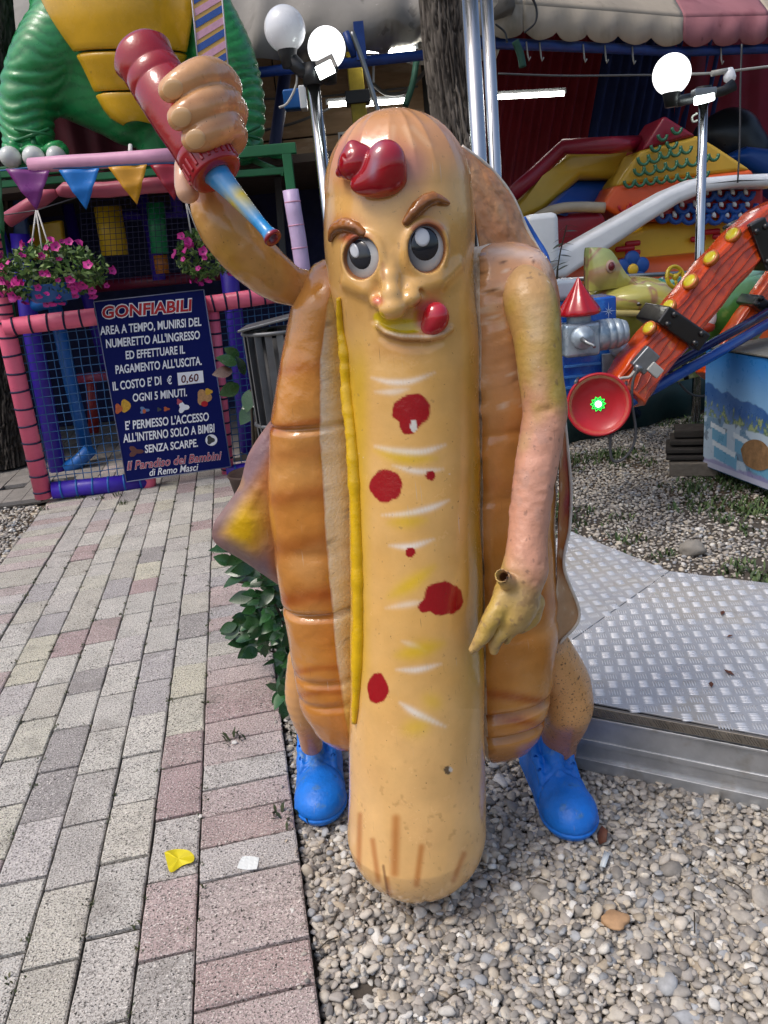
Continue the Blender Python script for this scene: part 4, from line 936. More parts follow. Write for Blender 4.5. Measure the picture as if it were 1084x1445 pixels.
# scalloped awning
awn = thing('scalloped_awning', 'large sloping awning in faded beige and rose stripes with a scalloped edge', 'awning', G(964, 66, 3.3))
def edge(x): 
    yb = np.interp(x, [640, 700, 860, 964, 1084, 1300], [50, 50, 58, 64, 60, 54]); return G(x, yb, 3.3)
def apanel(x0, x1, mat, nsc):
    xs = np.linspace(x0, x1, nsc*8+1); top = [edge(x)+np.array([0, 0, .26]) for x in xs]; bot = []
    for i, x in enumerate(xs):
        ph = (i % 8)/8; bot.append(edge(x)+np.array([.01*math.sin(i), .015*math.sin(i*.8), .075*(1-math.sin(math.pi*ph)**.7 if ph else 1)-.02]))
    mid = [lerp(a, b, .5)+np.array([0, .012*math.sin(i*.8), 0]) for i, (a, b) in enumerate(zip(top, bot))]; n = len(xs)
    F = np.array([(k*n+i, k*n+i+1, (k+1)*n+i+1, (k+1)*n+i) for k in range(2) for i in range(n-1)])
    o = mesh_np('valance', np.array(bot+mid+top), [F], mat, awn); md = o.modifiers.new('th', 'SOLIDIFY'); md.thickness = .008
    R = [top]
    for t, z in [(.05, .06), (.5, .34), (1.2, .82), (2.4, 1.75), (5, 4.0)]: R.append([back(p, t, z)+np.array([0, 0, .035*math.sin(i*.35+t)*(t > .1)]) for i, p in enumerate(top)])
    F = np.array([(k*n+i, k*n+i+1, (k+1)*n+i+1, (k+1)*n+i) for k in range(len(R)-1) for i in range(n-1)])
    o = mesh_np('roof_panel', np.array([p for r in R for p in r]), [F], mat, awn); md = o.modifiers.new('th', 'SOLIDIFY'); md.thickness = .01
apanel(640, 740, m_beige, 2); apanel(740, 964, m_beige, 5); apanel(964, 1084, m_rose, 3); apanel(1084, 1300, m_beige, 5)
p0, p1 = edge(640)+np.array([0, .12, .0]), edge(1300)+np.array([0, .12, .0]); mb = MB(); mb.tube([edge(x)+np.array([0, .14, -.03]) for x in (640, 700, 860, 964, 1084, 1300)], .05, 8); mb.build('edge_beam', m_blue_steel, awn)
for x in (745, 764, 826, 857, 896, 1022): 
    mb = MB(); e = edge(x)+np.array([0, .08, -.02]); mb.tube([e, e+np.array([.01, 0, -.12]), e+np.array([.02, 0, -.16]), e+np.array([.035, 0, -.13])], .008, 6); mb.build('hook', m_cable_l, awn)
m_ylw_post = M('yellow_post', S('a8932b'), rough=.6, var=.2, vscale=15, bump=.2, speck=[(S('4a4432'), .68, 40, .6)])
# curtain walls behind
wall = thing('curtain_wall', 'dark red and navy curtains hanging at the back of the fairground shed', 'curtain', (4, 13, 0))
m_red_c = M('curtain_red', S('86182a'), rough=.75, var=.25, vscale=2); m_navy = M('curtain_navy', S('223670'), rough=.75, var=.3, vscale=2)
def curtain(a, b, z0, z1, mat, parent, amp=.05, name='curtain_panel', diag=0):
    a = np.array(a); b = np.array(b); n = 90; d = (b-a)/np.linalg.norm(b-a); nn = np.array([-d[1], d[0]]); vs = []
    for k, z in enumerate(np.linspace(z0, z1, 4)):
        for i in range(n):
            t = i/(n-1); q = a+(b-a)*t+nn*amp*math.sin(i*.9+.5*math.sin(i*.37))+d*diag*(z-z0); vs.append((q[0], q[1], z))
    return mesh_np(name, np.array(vs), [np.array([(k*n+i, k*n+i+1, (k+1)*n+i+1, (k+1)*n+i) for k in range(3) for i in range(n-1)])], mat, parent)
curtain((.9, 12.2), (3.0, 12.9), 0, 6.5, m_red_c, wall, diag=.25); curtain((3.02, 12.9), (5.2, 13.6), 0, 6.5, m_navy, wall, diag=.25); curtain((5.22, 13.6), (12.5, 15.5), 0, 6.5, m_red_c, wall); 
mb = MB(); mb.prism([(.9, 12.6, 0), (12.6, 15.9, 0), (12.6, 15.9, 7.5), (.9, 12.6, 7.5)], (0, .1, 0)); mb.build('rear_wall', m_navy, wall)
mb = MB(); mb.prism([(12.6, 9.0, 0), (12.6, 16, 0), (12.6, 16, 7.5), (12.6, 9.0, 3.6)], (.1, 0, 0)); mb.build('side_wall', m_navy, wall)
mb = MB(); mb.tube(PX([(700, 318, 12.0), (760, 330, 12.0)], 12.0), .05); 
# board wall on the left of the tree
bw = thing('board_wall', 'brown board wall with cables under the grey tarpaulin', 'wall', (-1, 10.5, 0))
m_brd = M('brown_board', S('7d654c'), rough=.8, var=.25, vscale=3, bump=.3, bscale=30, stretch=(1, 1, 5), two=(S('948370'), 1.2, .6))
bx = [-5.2, -4.3, -3.4, -2.5, -1.6, -.75, .15, 1.0]
for i in range(7):
    for j, (z0, z1) in enumerate([(1.75, 2.4), (2.41, 2.95), (2.96, 3.7), (3.71, 5.6)]):
        mb = MB(); mb.box(((bx[i]+bx[i+1])/2, 10.5+.02*random.random(), (z0+z1)/2), (bx[i+1]-bx[i]-.015, .04, z1-z0-.008)); mb.build('board', m_brd, bw, bevel=.004)
mb = MB(); mb.box((-2.1, 10.58, 2.8), (6.4, .05, 6)); mb.build('backing', m_dark, bw)
m_drape = M('drape_red', S('5a1020'), rough=.75, var=.25, vscale=3)
curtain((-1.6, 10.3), (.95, 10.35), 0, 1.74, m_drape, bw, .02, 'drape')
m_yplk = M('yellow_plank', S('8a7a1c'), rough=.6, var=.25, vscale=10)
for i in range(6):
    mb = MB(); mb.box((-1.05+i*.19, 9.9, .62), (.18, .03, 1.25)); mb.build('plank', m_yplk, bw, bevel=.004)
p = thing('yellow_post', 'square yellow post under the tarpaulin behind the hot dog', 'post', V(509, 180, 8.6)*np.array([1, 1, 0])); c = V(509, 180, 8.6)
mb = MB(); mb.box((c[0], c[1], 1.7), (.15, .15, 3.4)); mb.build('shaft', m_ylw_post, p, bevel=.01); mb = MB(); mb.box((c[0], c[1], 3.0), (.24, .2, .12)); mb.build('clamp', m_dark, p, bevel=.01)
# ---- inflatables
def vinyl(name, h, **k): return M(name, S(h), rough=.35, rvar=.08, var=.1, vscale=3, bump=.12, bscale=12, **k)
v_yel = vinyl('vinyl_yellow', 'ecc034'); v_org = vinyl('vinyl_orange', 'e0602a'); v_red = vinyl('vinyl_red', 'b8202c'); v_wht = vinyl('vinyl_white', 'eceff1'); v_blu = vinyl('vinyl_blue', '1a4f9e'); v_mar = vinyl('vinyl_maroon', '86142a'); v_grn = vinyl('vinyl_green', '2c6a4e'); v_mus = vinyl('vinyl_mustard', 'c8a232')
inf = thing('inflatable_slide', 'yellow and orange inflatable slide with a white rail and red scale pattern', 'inflatable', (3, 8.6, 0))
def puff(name, rows, Y, th, mat, parent, bev=.06, seg=3):
    mb = MB(); mb.prism(PX(rows, Y), (0, th, 0)); return mb.build(name, mat, parent, bevel=bev, seg=seg)
wallp = puff('side_wall', [(792, 398, 8.4), (800, 372, 8.4), (850, 345, 8.4), (915, 313, 8.5), (1000, 306, 8.6), (1110, 300, 8.7), (1110, 368, 8.7), (1000, 374, 8.6), (900, 386, 8.5)], None, .5, v_yel, inf, .10)
puff('base_tube', [(740, 372, 8.2), (830, 366, 8.25), (930, 362, 8.3), (1110, 345, 8.4), (1110, 410, 8.4), (930, 425, 8.3), (740, 440, 8.2)], None, .5, v_org, inf, .16, 4)
puff('base_tube', [(735, 440, 8.1), (930, 420, 8.2), (1110, 405, 8.3), (1110, 540, 8.3), (735, 580, 8.1)], None, .5, v_org, inf, .12, 4)
puff('rail', [(748, 372), (770, 366), (800, 349), (850, 321), (900, 293), (945, 268), (985, 251), (1040, 246), (1110, 243), (1110, 263), (1040, 264), (1000, 270), (960, 287), (915, 315), (870, 345), (830, 372), (800, 392), (755, 398)], 8.05, .4, v_wht, inf, .07, 4)
mb = MB(); mb.box(V(762, 340, 8.1), (.32, .3, .5)); mb.build('step_block', v_wht, inf, bevel=.06)
scl = puff('scale_panel', [(905, 314, 8.35), (930, 294, 8.35), (965, 275, 8.36), (1000, 266, 8.38), (1079, 262, 8.4), (1079, 303, 8.4), (1000, 308, 8.38)], None, .4, v_red, inf, .05)
def arcs(parent, spots, w, h, mat, r, Y, name):
    for x, y in spots:
        mb = MB(); k = random.uniform(.88, 1.12); mb.tube([V(x+w*k*math.cos(t), y+h*k*math.sin(t), Y) for t in np.linspace(0, math.pi, 9)], r, 6, caps=True); mb.build(name, mat, parent)
sp = []
for j, (yy, x0) in enumerate([(270, 980), (287, 955), (302, 935)]):
    for i in range(10):
        x = x0+i*18.5+(j % 2)*9; 
        if x < 1072 and yy > 262+max(0, (1000-x))*.42: sp.append((x, yy))
arcs(scl, sp, 9.5, 12, v_blu, .026, 8.33, 'scale_outline')
for x, y in sp: mb = MB(); mb.tube([V(x-3, y-4, 8.335), V(x-1.5, y+2, 8.33), V(x+1, y+5, 8.335)], [.010, .026, .006], 6); mb.build('scale_highlight', v_wht, scl)
for x, y, w in [(893, 343.5, 22), (882, 351, 28), (893, 357, 22), (1003, 327, 27), (1018, 333, 26), (985, 337, 22), (1053, 311, 22), (1062, 318, 18)]:
    mb = MB(); mb.box(V(x, y, 8.36 if x < 960 else 8.5), (R_(w, V(x, y, 8.4)), .05, .055)); mb.build('brick_patch', v_red, wallp, bevel=.02)
for a in range(5):
    pass
fl = V(892, 380, 8.15); 
for k in range(5):
    a = k*1.2566+.3; mb = MB(); mb.ball(fl+np.array([.1*math.cos(a), 0, .1*math.sin(a)]), (.08, .03, .08), 14, 8); mb.build('flower_petal', v_blu, inf)
mb = MB(); mb.ball(fl+np.array([0, -.03, 0]), (.055, .03, .055), 12, 8); mb.build('flower_centre', v_yel, inf)
# pyramid with scales behind
pyr = thing('scaled_inflatable', 'mustard and orange inflatable hump with green scale outlines', 'inflatable', (3.2, 9.3, 0))
puff('lower_band', [(848, 292, 9.1), (868, 262, 9.1), (1062, 238, 9.3), (1075, 270, 9.3), (900, 320, 9.1)], None, .6, v_org, pyr, .05)
mid = puff('middle_band', [(868, 264, 9.12), (904, 212, 9.15), (985, 191, 9.25), (1010, 205, 9.28), (1063, 240, 9.3)], None, .6, v_mus, pyr, .05)
puff('crest', [(905, 213, 9.16), (938, 162, 9.2), (984, 191, 9.25)], None, .6, v_mar, pyr, .04)
sp = [(902+i*15, 238-i*3) for i in range(8)]+[(908+i*15, 222-i*4) for i in range(5)]+[(888+i*15, 255-i*2) for i in range(8)]
arcs(mid, sp, 7.5, 10, v_grn, .018, 9.08, 'scale_outline')
arcs(pyr, [(935, 190), (955, 180), (948, 200), (925, 205)], 7, 9, v_grn, .018, 9.13, 'scale_outline')
arcs(pyr, [(880+i*16, 290-i*4) for i in range(10)], 7, 9, v_red, .016, 9.05, 'scale_outline')
bnc = thing('bouncy_ramp', 'yellow inflatable ramp with a maroon top edge and blue sliding floor', 'inflatable', (2, 9.6, 0))
puff('side_tube', [(716, 292, 9.3), (760, 252, 9.4), (803, 212, 9.6), (910, 207, 9.8), (874, 252, 9.6), (820, 253, 9.5), (766, 300, 9.4), (735, 316, 9.3)], None, .5, v_mus, bnc, .10)
mb = MB(); mb.tube([V(x, y, Yv) for x, y, Yv in [(708, 288, 9.25), (755, 246, 9.35), (797, 207, 9.5), (860, 205, 8.9), (910, 202, 9.8)]], .085, 12); mb.build('edge_tube', v_mar, bnc)
puff('slide_floor', [(768, 298, 8.9), (816, 252, 9.8), (874, 249, 9.9), (850, 290, 9.8), (800, 305, 8.9)], None, .2, v_blu, bnc, .04)
mar = thing('inflatable_bumper', 'maroon inflatable bumper with a pale rounded rim beside the white rail', 'inflatable', (2, 9.8, 0))
puff('body', [(742, 325, 8.95), (785, 302, 8.95), (853, 297, 8.95), (862, 330, 8.95), (800, 360, 8.95), (742, 372, 8.95)], None, .5, v_mar, mar, .08)
mb = MB(); mb.tube([V(x, y, 8.92) for x, y in spline([(738, 322), (765, 303), (790, 294), (820, 292), (853, 293)], 5)], .055, 10); mb.build('rim', M('vinyl_cream', S('a99f8a'), rough=.5), mar)
blu = thing('blue_inflatable', 'plain blue inflatable block in the shadow at the far right', 'inflatable', (5, 11, 0))
puff('body', [(1030, 220, 11), (1060, 205, 11), (1150, 215, 11), (1150, 300, 11), (1085, 250, 11)], None, .8, v_blu, blu, .15)
blk = thing('dark_figure', 'dark rounded shape looming in the shadow behind the right globe lamp', 'inflatable', V(1030, 220, 11.6)*np.array([1, 1, 0]))
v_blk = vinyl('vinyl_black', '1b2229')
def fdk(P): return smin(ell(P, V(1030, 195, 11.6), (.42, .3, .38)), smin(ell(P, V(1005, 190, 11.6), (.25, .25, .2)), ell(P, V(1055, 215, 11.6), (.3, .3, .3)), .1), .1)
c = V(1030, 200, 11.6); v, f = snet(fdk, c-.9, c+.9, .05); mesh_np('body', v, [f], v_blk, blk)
# ================================================================ PLAY AREA on the left: fence, sign, baskets, bunting, reptile figure
pvc = dict(rough=.4, rvar=.1, var=.1, vscale=10, bump=.2, bscale=25)
m_pink = M('foam_pink', S('ea6c8a'), speck=[(S('b03e5c'), .7, 30, .4)], **pvc); m_pink2 = M('foam_pale_pink', S('d69cb8'), **pvc); m_lav = M('foam_lavender', S('cdb6dc'), **pvc); m_purp = M('foam_purple', S('3a24a4'), **pvc); m_bluf = M('foam_blue', S('155ca6'), **pvc)
m_rose2 = M('foam_rose', S('b5566a'), **pvc)
m_cord = M('cord_navy', S('14163a'), rough=.7); m_net = M('net_blue', S('2f5f8f'), rough=.7, var=.2); m_white_c = M('cord_white', S('c9c6c0'), rough=.7)
fen = thing('play_fence', 'pink padded fence frame with a blue rope net around the soft play area', 'fence', G(60, 708))
YL, YR = 5.83, 6.12
def FY(x): return YL+(YR-YL)*(x-60)/265
def FP(x, y, off=0): return V(x, y, FY(x)+off)
foot = G(62, 700); 
def padded(name, pts, r, mat, parent, wraps=0, wm=None, n=14):
    mb = MB(); mb.tube(pts, r, n); o = mb.build(name, mat, parent)
    L = [np.asarray(p) for p in pts]
    for k in range(wraps):
        t = (k+.6)/wraps*(len(L)-1); i = min(int(t), len(L)-2); c = lerp(L[i], L[i+1], t-i); d = L[i+1]-L[i]; d /= np.linalg.norm(d)
        mb = MB(); mb.lathe(c, d+np.array([.06*math.sin(k*3), 0, .08*math.cos(k*5)]), [(-.008, r*.97), (-.006, r*1.07), (.006, r*1.07), (.008, r*.97)], 14); mb.build('lashing', wm or m_cord, o)
    return o
padded('post', [FP(-14, 330), FP(8, 460), FP(62, 702)], .064, m_pink, fen, 20); 
padded('rail', [FP(6, 462, -.03), FP(135, 447, -.03), FP(290, 428, -.03)], .062, m_pink, fen, 11); padded('rail', [FP(290, 430), FP(360, 420), FP(440, 408)], .062, m_pink, fen, 8)
padded('rail', [FP(74, 692), FP(140, 686), FP(208, 678)], .066, m_purp, fen, 6, m_bluf); padded('rail', [FP(320, 668), FP(365, 660)], .06, m_purp, fen, 2, m_bluf)
padded('post', [FP(300, 440, .02), FP(312, 560, .02), FP(322, 668, .02)], .05, m_pink, fen, 13)
mb = MB(); mb.tube([FP(211, 660, -.02), FP(211, 688, -.02)], .05, 12); mb.build('stub', m_pink, fen)
def net(x0, x1, yt, yb, parent, step=13.0, off=.0, mat=m_net, r=.0035):
    mb = MB()
    for x in np.arange(x0, x1, step):
        s = .19-.0003*(x-30); mb.tube([FP(x+(yt(x)-450)*s*0+k*0, 0, off)*0+FP(x+s*(y-450), y, off)+np.array([0, .008*math.sin(y*.11+x), 0]) for k, y in enumerate(np.linspace(yt(x), yb(x), 9))], r, 4, caps=False)
    for y in np.arange(0, 245, step*.95):
        pts = []
        for x in np.linspace(x0, x1, 14):
            yy = yt(x)+y
            if yy < yb(x): s = .19-.0003*(x-30); pts.append(FP(x+s*(yy-450), yy, off)+np.array([0, .01*math.sin(x*.09+y), 0]))
        if len(pts) > 1: mb.tube(pts, r, 4, caps=False)
    o = mb.build('rope_net', mat, parent); o['kind'] = 'stuff'
net(14, 150, lambda x: 465-.11*(x-10), lambda x: 692-.06*(x-10), fen); net(300, 440, lambda x: 436-.13*(x-290), lambda x: 668-.1*(x-300), fen, 10, .05)
# ---- notice board
sign = thing('notice_board', 'navy notice board in Italian with red GONFIABILI heading tied to the pink fence', 'sign', FP(178, 680, -.09))
m_navy_s = M('sign_navy', S('0c1758'), rough=.62, rvar=.05, var=.06, vscale=3); m_navy_s.node_tree.nodes['Principled BSDF'].inputs['Specular IOR Level'].default_value = .12; m_wh = M('sign_white', S('eceff4'), rough=.5, var=0); m_rd = M('sign_red', S('b01020'), rough=.5, var=0); m_rose_s = M('sign_rose', S('b04a5c'), rough=.5, var=0); m_drk = M('sign_darkred', S('5a1018'), rough=.5, var=0)
SQ = [(132.5, 426), (287.5, 408.5), (326, 658.5), (178.5, 680)]
sg = [FP(x, y, -.10) for x, y in SQ]; s_o = sg[3]; s_n = np.cross(sg[2]-sg[3], sg[0]-sg[3]); s_n /= np.linalg.norm(s_n)
if s_n[1] > 0: s_n = -s_n
sg = [p-s_n*((p-s_o) @ s_n) for p in sg]
mb = MB(); mb.prism(sg, -s_n*.012); mb.build('board', m_navy_s, sign, bevel=.002)
mb = MB()
for i in range(4): mb.tube([sg[i]+s_n*.001, sg[(i+1) % 4]+s_n*.001], .004, 6)
mb.build('edge_trim', M('sign_edge', S('6d748e'), rough=.5), sign)
def onsign(x, y, lift=.002):
    d = ray(x, y); t = ((s_o-O0) @ s_n)/(d @ s_n); return O0+d*t+s_n*lift
def zs(x, y): return (120+x/4.981, 400+y/4.981)
def letter(text, a, b, cap_px, mat, lift=.003, bold=.012, shear=.18, name='lettering', parent=None):
    cu = bpy.data.curves.new('t', 'FONT'); cu.body = text; cu.size = 1; cu.offset = bold; cu.shear = shear; cu.resolution_u = 3; cu.extrude = 0; cu.space_character = 1.0
    ob = bpy.data.objects.new('t', cu); COL.objects.link(ob); dg = bpy.context.evaluated_depsgraph_get(); me = bpy.data.meshes.new_from_object(ob.evaluated_get(dg)); bpy.data.objects.remove(ob)
    q = np.array([v.co[:] for v in me.vertices]); A = onsign(*a, lift); B = onsign(*b, lift); up = onsign(a[0]+.12*cap_px*0, a[1]-cap_px, lift)-A
    ex = (B-A); ex_l = np.linalg.norm(ex); ex /= ex_l; up = np.cross(s_n, ex)*np.linalg.norm(up); x0, x1 = q[:, 0].min(), q[:, 0].max(); hgt = .72
    P = A+np.outer((q[:, 0]-x0)/(x1-x0)*ex_l, ex)+np.outer(q[:, 1]/hgt, up)-ORG[sign.name]
    me.vertices.foreach_set('co', P.astype(np.float32).ravel()); me.update()
    me.name = name; return link(name, me, mat, parent or sign, smooth=None)
def tl(text, a, b, cap, mat, **k): return letter(text, zs(*a), zs(*b), cap/4.981, mat, **k)
tl('GONFIABILI', (124, 246), (766, 190), 86, m_wh, bold=.075, lift=.0022); tl('GONFIABILI', (128, 244), (762, 189), 82, m_rd, bold=.03, lift=.0040)
for t, a, b, cp in [('AREA A TEMPO, MUNIRSI DEL', (108, 362), (820, 295), 60), ("NUMERETTO ALL'INGRESSO", (150, 452), (812, 388), 60), ('ED EFFETTUARE IL', (288, 532), (705, 490), 58), ("PAGAMENTO ALL'USCITA.", (217, 635), (822, 570), 60),
                    ("IL COSTO E' DI", (198, 752), (545, 708), 60), ('\u20ac', (580, 708), (618, 704), 55), ('OGNI 5 MINUTI.', (340, 830), (718, 790), 56), ("E' PERMESSO L'ACCESSO", (285, 1028), (875, 962), 60), ("ALL'INTERNO SOLO A BIMBI", (270, 1118), (917, 1042), 60), ('SENZA SCARPE.', (423, 1190), (795, 1145), 55)]: tl(t, a, b, cp, m_wh, bold=.022)
mb = MB(); mb.prism([onsign(*zs(*p), .004) for p in [(648, 628), (828, 612), (836, 695), (656, 716)]], -s_n*.002); pb = mb.build('price_patch', m_wh, sign); tl('0,60', (680, 698), (803, 684), 54, m_drk, lift=.0058, bold=.015)
tl('Il Paradiso dei Bambini', (295, 1312), (967, 1235), 62, m_wh, bold=.03, shear=.35, lift=.0022); tl('Il Paradiso dei Bambini', (297, 1311), (965, 1234), 60, m_rose_s, bold=.012, shear=.35, lift=.0036); tl('di Remo Masci', (455, 1352), (802, 1312), 50, m_wh, bold=.012, shear=.35)
# plain printed pictures: balloons, butterflies, a moon disc
def decal(pts, mat, lift=.003, name='printed_picture'): 
    mb = MB(); mb.add([onsign(*zs(*p), lift) for p in pts], [tuple(range(len(pts)))], False); return mb.build(name, mat, sign)
def blobp(cx, cy, rx, ry, n=18, w=0, ph=0): return [(cx+rx*math.cos(t)*(1+w*math.cos(3*t+ph)), cy+ry*math.sin(t)*(1+w*math.cos(3*t+ph))) for t in np.linspace(0, 2*math.pi, n, endpoint=False)]
m_y = M('print_yellow', S('c79a2c'), rough=.5, var=.3, vscale=60); m_o = M('print_orange', S('b0562c'), rough=.5, var=.3, vscale=60); m_b = M('print_blue', S('5a7aa8'), rough=.5, var=.3, vscale=60); m_tan = M('print_tan', S('b58a5a'), rough=.5, var=.3, vscale=60); m_gr = M('print_grey', S('34383c'), rough=.5); m_br = M('print_brown', S('5c3430'), rough=.5, var=.3, vscale=60)
decal(blobp(285, 860, 34, 45, w=.12), m_y); decal(blobp(236, 880, 26, 34, w=.2), m_o, .0034); decal(blobp(415, 890, 30, 20, w=.4), m_b); decal(blobp(417, 897, 12, 16), m_o, .0036); decal(blobp(520, 885, 14, 13, w=.3), m_gr); decal(blobp(572, 882, 20, 14, w=.3), m_o)
decal(blobp(690, 870, 34, 34, w=.35), m_wh); decal(blobp(662, 830, 18, 18, w=.3), m_rose_s, .0034); decal(blobp(835, 800, 50, 52, w=.18), m_tan); decal(blobp(868, 760, 26, 22, w=.2), m_y, .0034); decal(blobp(840, 845, 24, 20), m_rd, .0036)
decal(blobp(888, 1100, 42, 40, n=26), m_wh); decal(blobp(882, 1100, 26, 28, w=.25), m_gr, .0036); decal(blobp(352, 1180, 44, 30, w=.45), m_br)
# ---- bunting and the foam tubes over the entrance
tube_t = thing('foam_tube', 'straight pale pink foam tube above the coloured bunting', 'foam tube', V(145, 228, 5.6)); mb = MB(); mb.tube([V(x, y, 5.6) for x, y in [(42, 234), (90, 230), (145, 227), (200, 223), (252, 219)]], .047, 14); mb.build('tube', m_pink2, tube_t); mb = MB(); mb.tube([V(184, 218, 5.6), V(184, 205, 5.65)], .014, 8); mb.build('tie', m_white_c, tube_t)
tube2 = thing('foam_tube', 'bent rose foam tube drooping under the bunting above the left flower basket', 'foam tube', V(120, 285, 5.75))
mb = MB(); mb.tube([V(x, y, 5.75) for x, y in [(10, 311), (40, 292), (62, 278), (80, 272)]], [.05, .05, .052, .024], 14); mb.build('tube', m_rose2, tube2); mb = MB(); mb.tube([V(x, y, 5.75) for x, y in [(82, 272), (92, 268), (150, 268), (210, 262), (250, 260)]], [.026, .05, .05, .05, .05], 14); mb.build('tube', m_rose2, tube2)
bun_t = thing('bunting', 'string of plastic pennants in purple, blue, yellow, red and green', 'bunting', V(145, 240, 5.57))
mb = MB(); mb.tube([V(x, y, 5.57) for x, y in [(-30, 246), (0, 241), (40, 237), (110, 237), (180, 233), (250, 230)]], .006, 6); mb.build('cord', m_net, bun_t)
for (a, b, c_), h in [(((8, 238), (71, 241), (51, 297)), '7a2f7a'), (((83, 240), (141, 237), (121, 296)), '1272c4'), (((153, 236), (208, 232), (193, 289)), 'c98f1a'), (((212, 233), (262, 230), (246, 283)), '8c1428'), (((-48, 244), (2, 241), (6, 332)), '1d5a34')]:
    mt = M('pennant_'+h, S(h), rough=.35, var=.12, vscale=8, bump=.4, bscale=18); A, B, C = V(*a, 5.56), V(*b, 5.56), V(*c_, 5.54); n = 9; vs = []; F = []
    for i in range(n+1):
        for j in range(n+1-i):
            u, w = j/n, i/n; p = A+(B-A)*u+(C-A)*w; cr_ = .018*math.exp(-((w-.55+.2*u)/.07)**2)+.012*math.sin(u*7+w*4); vs.append(p+np.array([0, -cr_, 0]))
    idx = {}; k = 0
    for i in range(n+1):
        for j in range(n+1-i): idx[i, j] = k; k += 1
    for i in range(n):
        for j in range(n-i):
            F.append((idx[i, j], idx[i, j+1], idx[i+1, j]))
            if j < n-i-1: F.append((idx[i, j+1], idx[i+1, j+1], idx[i+1, j]))
    o = mesh_np('pennant', np.array(vs), [np.array(F)], mt, bun_t); md = o.modifiers.new('t', 'SOLIDIFY'); md.thickness = .002
# ---- hanging baskets of petunias
m_leaf_b = M('basket_leaf', attr=True, rough=.55, var=.2, vscale=30); m_pet = M('petunia_magenta', S('b8147c'), rough=.5, var=.2, vscale=40, two=(S('d0389a'), 30, .55)); m_eye = M('petunia_throat', S('5a0a48'), rough=.6)
def petunia():
    mb = MB(); k = 10; vs = [(0, 0, 0)]
    for i in range(k):
        a = 2*math.pi*i/k; r = (1.0 if i % 2 == 0 else .74)*rng.uniform(.82, 1.15); vs.append((r*math.cos(a), r*math.sin(a), .25+(.12 if i % 2 else 0)+rng.normal()*.1))
    mb.add(vs, [(0, i+1, (i+1) % k+1) for i in range(k)]); mb.cur = 1; mb.add([(.22*math.cos(a), .22*math.sin(a), .09) for a in np.linspace(0, 2*math.pi, 7)[:-1]], [tuple(range(6))])
    me = mb.mesh('flower'); me.materials.append(m_pet); me.materials.append(m_eye); return me
PETS = [petunia() for _ in range(4)]
def basket(label, px_c, Y, rx, ry, nfl, strings, bowl=True):
    c = V(*px_c, Y); t = thing('flower_basket', label, 'flower basket', c, 'hanging baskets of magenta petunias'); a = R_(rx, c); b = R_(ry, c)
    if bowl:
        mb = MB(); mb.lathe(c+np.array([0, 0, -b*.9]), (0, 0, 1), [(0, a*.35), (.01, a*.4), (b*.5, a*.55), (b*.52, a*.57), (b*.55, a*.5)], 22); mb.build('bowl', m_bluf, t)
    vs = []; F = []; cc = []; pc = [S(h) for h in ('3d5a24', '50702f', '67853c', '2c431c', '7d9450')]
    for i in range(1500 if nfl > 20 else 600):
        d = rng.normal(size=3); d /= np.linalg.norm(d); d[2] = d[2]*.9+.05; r = rng.uniform(.45, 1.0)**.5; p = c+np.array([a*d[0], a*.7*d[1], b*d[2]])*r+np.array([0, 0, -.12*b*abs(d[0])])
        u = rng.normal(size=3); u /= np.linalg.norm(u); w = np.cross(u, rng.normal(size=3)); w /= np.linalg.norm(w); L = rng.uniform(.02, .036); W = L*.4; k = len(vs)
        vs += [p-u*L, p+w*W, p+u*L, p-w*W]; F.append((k, k+1, k+2, k+3)); cc += [pc[rng.integers(5)]]*4
    o = mesh_np('foliage', np.array(vs), [np.array(F)], m_leaf_b, t, smooth=False, col=np.array(cc)); o['kind'] = 'stuff'
    for i in range(nfl):
        for _ in range(60):
            d = rng.normal(size=3); d /= np.linalg.norm(d)
            if d[1] < .15 and d[2] > -.95: break
        p = c+np.array([a*d[0], a*.7*d[1], b*d[2]])*rng.uniform(.94, 1.08)+np.array([0, 0, -.12*b*abs(d[0])])
        f = bpy.data.objects.new('flower', PETS[i % 4]); COL.objects.link(f); f.parent = t; f.location = [float(x) for x in p-c]; s = rng.uniform(.022, .043); f.scale = (s, s*rng.uniform(.7, 1), s*1.4)
        n = d*.6+np.array([0, -.7, .1])+rng.normal(size=3)*.45; f.rotation_euler = Vector(n).to_track_quat('Z', 'Y').to_euler()
    for p_, q_ in strings:
        mb = MB(); mb.tube([V(*p_, Y), V(*q_, Y-.05)], .0055, 6); mb.build('hanging_cord', m_white_c, t)
    return t
basket('large hanging basket of magenta petunias on white cords beside the purple pennant', (72, 384), 5.55, 80, 44, 62, [((51, 297), (44, 352)), ((51, 297), (62, 368)), ((53, 297), (77, 372))])
basket('smaller hanging petunia basket partly hidden behind the raised hot dog arm', (291, 358), 5.85, 44, 40, 20, [((262, 283), (270, 330)), ((262, 283), (284, 340))], False)
mb = MB(); mb.tube([V(-12, 306, 5.75), V(51, 297, 5.55), V(120, 275, 5.7)], .004, 5); tag(mb.build('hanging_wire', m_cable), 'thin wire holding the left flower basket under the rose foam tube', 'wire')
